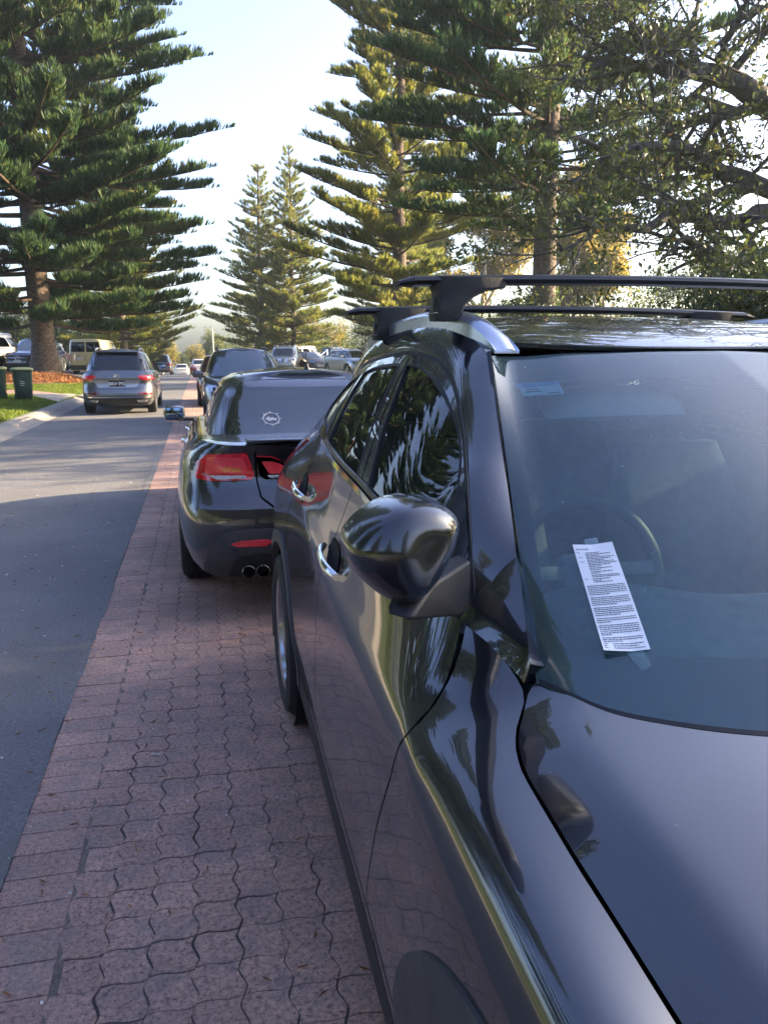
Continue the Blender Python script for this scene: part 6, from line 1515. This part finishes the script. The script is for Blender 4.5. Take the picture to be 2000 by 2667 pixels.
def grow(w, p, d, L, r0, depth, r, ends, spread=.6, up=.05, seg=5, taper=.62, kids=(2, 4), wob=.10):
    P = [np.array(p, float)]; dd = unit(np.array(d, float))
    for k in range(seg): dd = unit(dd+r.normal(0, wob, 3)+np.array((0, 0, up))); P.append(P[-1]+dd*L/seg)
    P = np.array(P); R = np.linspace(r0, r0*taper, seg+1); w.tube(P, R, 7 if r0 > .05 else 5 if r0 > .02 else 4)
    if depth <= 1: ends.append(P[1:])
    if depth <= 0: return
    for k in range(r.integers(kids[0], kids[1]+1)):
        t = r.uniform(.35, 1.0); i = min(seg, int(t*seg)+1); q = P[i]; nd = unit(dd*.8+r.normal(0, spread, 3)+np.array((0, 0, up)))
        grow(w, q, nd, L*r.uniform(.55, .8), R[i]*r.uniform(.5, .75), depth-1, r, ends, spread, up, seg, taper, kids, wob)
# --- the great fig on the right: limbs traced at their own distance, then grown on
fig = thing('fig_tree', (15.6, 14.6, gz(15.6, 14.6)), 0, 'huge spreading fig tree with dark heavy limbs reaching in from the right', 'tree')
ox, oy, oz = fig.location
fw = Wood(); ends = []; rf = np.random.default_rng(21); O = np.array((ox, oy, oz))
c3 = lambda x, y: (1300+.4219*x, .4219*y)
hub = px_at(2380, 560, 19.5)
def limb(pts, r0, r1, deps, kids, L=1.7):
    Q = np.array([px_at(*c3(x, y), d_) for (x, y), d_ in zip(pts, deps)])
    s = np.linspace(0, 1, len(Q)); ss = np.linspace(0, 1, 22); Q = np.stack([pchip(s, Q[:, j])(ss) for j in range(3)], 1); Q[1:-1] += rf.normal(0, .03, (20, 3))
    R = np.linspace(r0, r1, 22); fw.tube(Q-O, R, 9)
    for k in range(kids):
        i = rf.integers(5, 22); dd = unit(Q[min(i+1, 21)]-Q[max(i-1, 0)])
        grow(fw, Q[i]-O, unit(dd*.5+rf.normal(0, .75, 3)+np.array((0, 0, .15))), L*rf.uniform(.6, 1.1), max(.02, R[i]*.5), 2, rf, ends, .75, .0)
    ends.append((Q-O)[-5:])
def dp(a, b, n): return list(np.linspace(a, b, n))
hubp = (2560, 1330)
limb([hubp, (1659, 640), (1500, 545), (1350, 465), (1200, 432), (1000, 402), (880, 410), (700, 372), (560, 410), (360, 490)], .34, .035, dp(19.5, 17.0, 10), 20)
limb([(1330, 440), (1400, 250), (1480, 100), (1540, -60)], .12, .05, dp(18.4, 17.5, 4), 9)
limb([(1200, 432), (1185, 250), (1210, 60), (1220, -80)], .09, .04, dp(18, 18.5, 4), 9)
limb([(1000, 402), (900, 270), (820, 190), (770, 40), (750, -60)], .09, .03, dp(17.8, 16.5, 5), 9)
limb([(880, 410), (720, 330), (610, 260), (500, 185), (420, 120)], .07, .02, dp(17.5, 17, 5), 8)
limb([hubp, (1659, 655), (1450, 700), (1250, 745), (1120, 770), (980, 690), (880, 640)], .22, .03, dp(19.5, 18.6, 7), 12)
limb([hubp, (1700, 1180), (1480, 1090), (1300, 1000), (1180, 920), (1050, 900), (850, 910), (680, 945), (560, 880), (440, 850)], .24, .03, dp(19.5, 16.4, 10), 14)
limb([(680, 945), (600, 1030), (480, 1100), (430, 1170)], .05, .015, dp(16.8, 16.4, 4), 6)
limb([hubp, (1659, 1310), (1500, 1360), (1300, 1372), (1150, 1312), (1040, 1325), (900, 1400), (650, 1412), (530, 1380), (470, 1330)], .24, .03, dp(19.5, 15.6, 10), 12)
limb([(640, 1412), (500, 1490), (420, 1530), (340, 1560)], .05, .015, dp(16, 15.6, 4), 6)
limb([hubp, (1659, 1170), (1400, 1160), (1200, 1262), (1010, 1246), (850, 1200)], .16, .03, dp(19.5, 17.4, 6), 10)
limb([hubp, (1800, 1500), (1500, 1620), (1300, 1560), (1150, 1480), (1000, 1600)], .20, .03, dp(19.5, 16.4, 6), 14)
limb([hubp, (2300, 600), (2050, 200), (1900, 0)], .3, .05, dp(19.5, 18, 4), 10, 1.8)
limb([hubp, (2600, 800), (2500, 400), (2400, 150)], .3, .05, dp(19.5, 15, 4), 14, 2.0)
limb([hubp, (2900, 900), (2900, 600), (2800, 350)], .3, .05, dp(19.5, 13.5, 4), 14, 2.0)
limb([hubp, (3300, 1000), (3500, 800), (3500, 650)], .3, .05, dp(19.5, 15, 4), 14, 2.2)
th_ = hub-O; fw.tube(np.array([(0, 0, -.4), (0, 0, .6), (.1, .1, 1.8), th_*.6+np.array((0, 0, .3)), th_]), np.array([1.1, .85, .72, .62, .5]), 16)
fw.build('trunk', M['fig_bark'], fig)
E_ = np.concatenate(ends); 
sub = rf.choice(len(E_), 1500, replace=False); idx = sub[rf.integers(0, 1500, 21000)]; C = E_[idx]+rf.normal(0, .115, (21000, 3))
leaf_mesh('crown', C, None, .135, M['fig_leaf'], fig, 3, .35, .45)

def leafy(name, loc, label, blobs, n, size, mat, trunk=None, wood='fig_bark', seed=0, droop=.3, group=None, cat='tree', rad=.25, clump=.5):
    """tree or shrub: limbs to each foliage mass, leaves gathered in clumps inside it"""
    root = thing(name, loc, 0, label, cat, group); r = np.random.default_rng(seed); w = Wood(); tot = sum(b[3]*b[4]*b[5] for b in blobs); Cs = []
    for (x, y, z, rx, ry, rz_) in blobs:
        m = max(40, int(n*rx*ry*rz_/tot)); nc = max(6, m//34)
        cc = unit(r.normal(size=(nc, 3)))*(r.random((nc, 1))**.45)*np.array((rx, ry, rz_)); cs = cc[r.integers(0, nc, m)]+r.normal(0, 1, (m, 3))*clump*np.array((rx, ry, rz_)).min()*.34
        Cs.append(cs+np.array((x, y, z)))
        if trunk:
            k = np.linspace(0, 1, 8)[:, None]; a = np.array(trunk[0]); b_ = np.array((x, y, z-.2*rz_)); mid = (a+b_)/2+r.normal(0, .25, 3)
            w.tube((1-k)**2*a+2*k*(1-k)*mid+k*k*b_, np.linspace(rad*.6, rad*.12, 8), 6)
            for q in range(5):
                e = np.array((x, y, z))+cc[r.integers(0, nc)]; w.tube(b_+(e-b_)*np.linspace(0, 1, 5)[:, None]+r.normal(0, .06, (5, 3)), np.linspace(rad*.16, rad*.04, 5), 4)
    if trunk:
        b_ = np.array(trunk[0]); k = np.linspace(0, 1, 9)[:, None]; w.tube(np.array((0, 0, -.2))+(b_-np.array((0, 0, -.2)))*k+np.concatenate([np.zeros((1, 3)), r.normal(0, .05, (7, 3)), np.zeros((1, 3))]), np.linspace(rad*1.15, rad*.6, 9), 10); w.build('trunk', M[wood], root)
    leaf_mesh('crown', np.concatenate(Cs), None, size, M[mat], root, seed+1, droop)
    return root
def blob_px(loc, lst):      # (px, py, depth, half-width px, half-height px, depth radius)
    out = []
    for (px, py, dep, hw, hh, dr) in lst:
        p = px_at(px, py, dep)-np.array(loc); out.append((p[0], p[1], p[2], hw/2000*dep, dr, hh/2000*dep))
    return out
def at_g(px, dep):
    p = px_at(px, 918, dep); return (p[0], p[1], gz(p[0], p[1]))
l = at_g(1250, 58); leafy('gum_tree', l, 'sunlit gum tree with pale forked limbs, left of the bare trunked pine', blob_px(l, [(1130, 640, 58, 55, 55, 2), (1190, 740, 57, 70, 40, 2), (1260, 560, 58, 80, 60, 2.4), (1350, 620, 59, 60, 70, 2.2), (1290, 700, 60, 70, 50, 2)]), 17000, .30, 'gum_leaf', [(0, 0, 4.2)], 'gum_bark', 31, .9, 'gum trees beyond the car park', rad=.3)
l = at_g(1560, 52); leafy('gum_tree', l, 'golden sunlit gum tree, right of the bare trunked pine', blob_px(l, [(1520, 500, 52, 90, 60, 2.2), (1500, 640, 51, 60, 60, 2), (1560, 700, 52, 80, 70, 2.2), (1480, 760, 53, 60, 60, 2), (1600, 600, 53, 50, 50, 2)]), 22000, .30, 'gum_leaf', [(0, 0, 3.5)], 'gum_bark', 32, .8, 'gum trees beyond the car park', rad=.3)
l = at_g(1780, 60); leafy('gum_tree', l, 'pale gum tree far behind the fig limbs', blob_px(l, [(1760, 740, 60, 110, 60, 2.5), (1900, 690, 62, 110, 80, 2.5)]), 6000, .26, 'shrub_leaf', [(0, 0, 3)], 'gum_bark', 33, .8, 'gum trees beyond the car park', rad=.3)
# dark shrubbery along the right verge, plus shrubs added to block the sun
SG = 'shrubs along the right verge'
for k, (px, dep, top, hw, lab, mt) in enumerate([(1560, 20, 735, 150, 'dark shrub behind the roof bars, below the golden gum', 'fig_leaf'), (1760, 17.5, 715, 170, 'dark glossy shrub under the fig, above the nearest roof', 'fig_leaf'), (1960, 16, 690, 170, 'dark shrub at the right edge under the fig', 'fig_leaf'), (2250, 15, 640, 220, 'dark shrub just outside the right edge', 'fig_leaf'), (2700, 13, 600, 300, 'dark shrub beside the nearest SUV on its far side', 'fig_leaf'), (3050, 9.6, 600, 420, 'tall unseen shrub added to block the sun beside the nearest SUV', 'fig_leaf'), (1330, 27, 752, 110, 'low pine green shrub left of the bare trunk', 'shrub_leaf'), (1180, 32, 765, 90, 'low dark shrub above the rear roof bar', 'shrub_leaf'), (1060, 42, 800, 80, 'rounded shrub beside the silver car', 'shrub_leaf')]):
    l = at_g(px, dep); hgt = (918-top)/2000*dep*1.02+CAM_H-l[2]; rw = hw/2000*dep; r3 = np.random.default_rng(50+k)
    bl = [(r3.uniform(-.6, .6)*rw, r3.uniform(-.5, .5)*rw, hgt*r3.uniform(.25, .72), rw*.62, rw*.55, hgt*.30) for q in range(6)]
    leafy('shrub', l, lab, bl, int(3600+90000/dep), .10 if dep < 22 else .15, mt, [(0, 0, hgt*.3)], 'fig_bark', 60+k, .2, SG, 'shrub', .09, .8)
for k, (x, y, rw, hgt, lab) in enumerate([(9.3, 4.9, 2.2, 6.2, 'tall unseen shrub added to block the sun, level with the rear of the nearest SUV'), (9.6, 1.0, 2.3, 5.6, 'unseen shrub added to block the sun, level with the front of the nearest SUV'), (9.8, -3.2, 2.2, 4.0, 'unseen shrub added to block the sun behind the viewer'), (10.4, 11.9, 1.9, 4.3, 'dark rounded shrub added to block the sun at the right edge beneath the fig limbs')]):  # added shrubs that keep direct sun off the road and pavers
    r3 = np.random.default_rng(70+k); bl = [(r3.uniform(-.6, .6)*rw, r3.uniform(-.5, .5)*rw, hgt*r3.uniform(.25, .72), rw*.62, rw*.6, hgt*.30) for q in range(6)]
    leafy('shrub', (x, y, gz(x, y)), lab, bl, 17000, .14, 'fig_leaf', [(0, 0, hgt*.3)], 'fig_bark', 75+k, .2, SG, 'shrub', .09, .8)
# hedge and gums behind the cars on the left
for k, (px, dep, top, hw, lab, mt, lsz) in enumerate([(40, 58, 775, 90, 'pale green bushy tree behind the cream wagon', 'hedge_leaf', .22), (150, 62, 800, 80, 'bushy tree behind the navy SUV', 'hedge_leaf', .22), (-120, 55, 740, 120, 'bushy tree beyond the left edge', 'hedge_leaf', .22), (235, 68, 830, 70, 'dark bushy tree behind the cream van', 'shrub_leaf', .24), (420, 82, 880, 45, 'sunlit roadside bush left of the road crest', 'gum_leaf', .2), (520, 100, 890, 30, 'sunlit bush at the crest of the road', 'gum_leaf', .2), (560, 108, 850, 45, 'far gum tree left of the twin slim pines', 'hedge_leaf', .28), (620, 104, 870, 50, 'far bushy tree behind the dark navy SUV', 'hedge_leaf', .28), (640, 84, 905, 40, 'low bush under the twin slim pines', 'gum_leaf', .22), (800, 80, 855, 55, 'light green tree behind the beige wagon', 'hedge_leaf', .24), (880, 86, 830, 70, 'leafy tree behind the grey ute', 'hedge_leaf', .26), (980, 74, 800, 70, 'dark leafy tree behind the silver car', 'shrub_leaf', .24), (1100, 78, 815, 70, 'leafy tree beyond the car park on the right', 'hedge_leaf', .26), (1400, 80, 800, 160, 'leafy tree far behind the bare trunked pine', 'hedge_leaf', .28), (470, 112, 900, 30, 'small far bush beyond the crest', 'hedge_leaf', .24)]):
    l = at_g(px, dep); hgt = (918-top)/2000*dep*1.02+CAM_H-l[2]; rw = hw/2000*dep; r3 = np.random.default_rng(80+k)
    bl = [(r3.uniform(-.55, .55)*rw, r3.uniform(-.5, .5)*rw, hgt*r3.uniform(.28, .74), rw*.6, rw*.5, hgt*.26) for q in range(7)]
    leafy('bushy_tree', l, lab, bl, 5200, lsz, mt, [(0, 0, hgt*.3)], 'gum_bark', 100+k, .4, 'background trees and bushes', 'tree', .16, .7)
# far wood closing the horizon
r4 = np.random.default_rng(9); C = []
for k in range(420):
    a = R_(r4.uniform(-180, 180)); d_ = r4.uniform(125, 190) if abs(a) < 1.7 else r4.uniform(30, 36); x, y = d_*math.sin(a), d_*math.cos(a)
    if abs(math.degrees(a)+.2) < 2.4 or abs(x) > 230: continue
    h = r4.uniform(4, 8.5); z0 = gz(x, y); nn = 260
    C.append(np.array((x, y, z0+h*.5))+r4.normal(0, 1, (nn, 3))*np.array((3.2, 3.2, h*.30)))
tag(leaf_mesh('far_wood', np.concatenate(C), None, .55, M['hedge_leaf'], None, 4, .3), 'far wood closing the horizon beyond the car parks', 'wood', kind='stuff')
# ------------------------------------------------------------ bins, stakes, pole, grass
def bin_(x, y, rz, label):
    t = thing('wheelie_bin', (x, y, gz(x, y)), rz, label, 'bin', 'green wheelie bins on the verge')
    v = []; f = []; n = 28
    for (z, wx, wy) in ((.07, .205, .215), (.09, .215, .23), (.45, .235, .255), (.80, .255, .275), (.84, .262, .285), (.855, .275, .30), (.885, .275, .30)):
        for k in range(n):
            a = 2*PI*k/n; ca, sa = math.cos(a), math.sin(a); v.append((wx*np.sign(ca)*abs(ca)**.35, wy*np.sign(sa)*abs(sa)**.35-.02*(1-z), z))
    for i in range(6): f += [(i*n+k, i*n+(k+1) % n, (i+1)*n+(k+1) % n, (i+1)*n+k) for k in range(n)]
    f += [tuple(range(n)), tuple(6*n+k for k in range(n))]
    MB().add(v, f).build('bin_body', M['bin_green'], t)
    v = []; f = []
    for (z, s_) in ((.885, 1.04), (.905, 1.05), (.925, 1.0), (.945, .80), (.955, .4)):
        for k in range(n):
            a = 2*PI*k/n; ca, sa = math.cos(a), math.sin(a); v.append((.275*s_*np.sign(ca)*abs(ca)**.35, .305*s_*np.sign(sa)*abs(sa)**.35, z))
    for i in range(4): f += [(i*n+k, i*n+(k+1) % n, (i+1)*n+(k+1) % n, (i+1)*n+k) for k in range(n)]
    f += [tuple(range(n)), tuple(4*n+k for k in range(n))]
    MB().add(v, f).build('lid', M['bin_lid_sunlit'], t)
    MB().tube([(-.2, .335, .90), (.2, .335, .90)], .017, 8).build('handle', M['bin_green'], t)
    for s_ in (-1, 1): MB().lathe([(0, .001), (0, .095), (.05, .10), (.05, .001)], (s_*.19-.025, .20, .10), 'x', 18).build('wheel', M['rubber'], t)
    for q in range(4): MB().box((-.05, -.268+.012*(q-1.5)*0, .60-.05*q), (.13-.02*(q % 2), .004, .014)).build('stencil_mark', M['plate_white'], t)
bin_(-5.02, 24.35, .35, 'dark green wheelie bin with pale stencil marks standing clear of its neighbour')
bin_(-5.68, 24.2, .1, 'dark green wheelie bin cut by the left edge of the photo')
# staked sapling and marker on the right verge, and a street pole at the crest
t = thing('sapling', (7.52, 45.2, gz(7.52, 45.2)), 0, 'young planted sapling tied between two timber stakes', 'tree')
w = Wood(); e = []; r = np.random.default_rng(77); w.tube(np.array([(0, 0, 0), (.02, 0, 1.0), (-.05, .02, 2.0), (-.1, 0, 2.6)]), np.array([.035, .03, .024, .016]), 6)
for q in range(9):
    a = r.random()*2*PI; grow(w, (-.05, .01, r.uniform(1.5, 2.5)), (math.cos(a), math.sin(a), .35), 1.1, .016, 1, r, e, .5, .05)
w.build('trunk', M['gum_bark'], t); E2 = np.concatenate(e); leaf_mesh('crown', E2[r.integers(0, len(E2), 500)]+r.normal(0, .12, (500, 3)), None, .12, M['gum_leaf'], t, 8, .4)
for nm, dx, h_ in (('left', .0, 1.45), ('right', .30, 1.25)):
    t = thing('timber_stake', (7.46+dx*1.2, 45.0-dx, gz(7.5, 45.1)), 0, 'taller timber stake against the sapling stem' if h_ > 1.3 else 'shorter timber stake right of the sapling stem', 'stake', 'sapling stakes')
    MB().box((0, 0, h_/2-.15), (.07, .07, h_+.3), bev=.006).build('post', M['timber'], t)
t = thing('marker_pole', (8.95, 50.2, gz(8.95, 50.2)), 0, 'thin red marker pole in front of the grey ute', 'pole')
MB().tube([(0, 0, -.2), (0, 0, 1.75)], .03, 8).build('pole', M['flag_red'], t)
p = px_at(556, 918, 96); t = thing('street_pole', (p[0], p[1], gz(p[0], p[1])), 0, 'slim pale pole standing at the crest left of the twin pines', 'pole')
MB().tube([(0, 0, -.5), (0, 0, 6.0)], [.11, .07], 8).build('pole', M['galv'], t)
# grass: short blades on the verge we see
def blades(name, n, xr, yr_, hgt, label, seed, keep=None):
    r = np.random.default_rng(seed); x = r.uniform(*xr, n); y = yr_[0]+(yr_[1]-yr_[0])*r.random(n)
    k = np.ones(n, bool) if keep is None else keep(x, y); x, y = x[k], y[k]; n = len(x); z = ground_z(x, y); h = hgt*r.uniform(.5, 1.4, n); a = r.random(n)*2*PI; w = .010+.012*r.random(n)
    d = np.stack([np.cos(a), np.sin(a), np.zeros(n)], 1); o = np.stack([x, y, z], 1); ln = r.normal(0, .45, (n, 2))*h[:, None]
    V = np.stack([o-d*w[:, None], o+d*w[:, None], o+np.stack([ln[:, 0], ln[:, 1], h], 1)], 1).reshape(-1, 3); T = np.arange(n*3).reshape(-1, 3)
    tag(np_mesh(name, V, T, 3, M['grass_blade']), label, 'grass', kind='stuff')
off_path = lambda x, y: (~pip(np.stack([x, y], 1), [(-4.6, 28.2), (-5.6, 27.2), (-9, 25.6), (-16, 24.6), (-16, 26.6), (-9.5, 27.8), (-6.2, 29.0)])) & (~pip(np.stack([x, y], 1), [(-3.50, 24.3), (-3.50, 29.2), (-4.6, 28.2), (-5.6, 27.2), (-4.15, 24.4)])) & (x < -4.12) & (((x+7)**2/5+(y-33.2)**2/6) > 1)
blades('grass', 110000, (-10, -4.1), (12, 36), .05, 'mown grass on the left verge', 41, off_path)
blades('grass_right', 22000, (3.0, 12), (30, 50), .06, 'mown grass on the right verge', 42)
# fallen pine litter round the trunk of the huge pine
r = np.random.default_rng(44); n = 5200; a = r.random(n)*2*PI; q = r.random(n)**.6; x = -6.9+q*2.3*np.cos(a); y = 33.9+q*2.6*np.sin(a); z = ground_z(x, y)+.03
C = np.stack([x, y, z+r.random(n)*.06], 1); leafmat('dead_frond', (0.11, 0.050, 0.022), (0.34, 0.17, 0.07), .2, .8, 1.5)
tag(leaf_mesh('pine_litter', C, None, .20, M['dead_frond'], None, 45, .0, .16), 'brown fallen pine fronds heaped round the huge trunk', 'litter', kind='stuff')

rn = np.random.default_rng(91); n = 900; x = rn.uniform(-3.4, .35, n); y = 1.0+rn.random(n)**1.7*14; k = ~((x > .2) & (y > 2.7)); x, y = x[k], y[k]
tag(leaf_mesh('fallen_needles', np.stack([x, y, .006+0*x], 1), np.stack([rn.normal(size=len(x))*3, rn.normal(size=len(x))*3, 0*x], 1), .035, M['dead_frond'], None, 92, .0, .14), 'brown pine needles scattered over road and pavers', 'litter', kind='stuff')
# ------------------------------------------------------------ evening haze in the air
hm = bpy.data.materials.new('haze'); hm.use_nodes = True; hn = hm.node_tree.nodes; hn.remove(hn['Principled BSDF'])
pv = hn.new('ShaderNodeVolumePrincipled'); pv.inputs['Color'].default_value = (0.72, 0.86, 1.0, 1); pv.inputs['Density'].default_value = 0.0006; pv.inputs['Anisotropy'].default_value = 0.35
hm.node_tree.links.new(pv.outputs[0], hn['Material Output'].inputs['Volume'])
mb = MB().box((0, 0, 0), (500, 300, 84)); hz = mb.build('haze', hm, None, False); hz.location = (0, 105, 30)
tag(hz, 'thin evening haze in the air over road and trees', 'haze', kind='stuff')
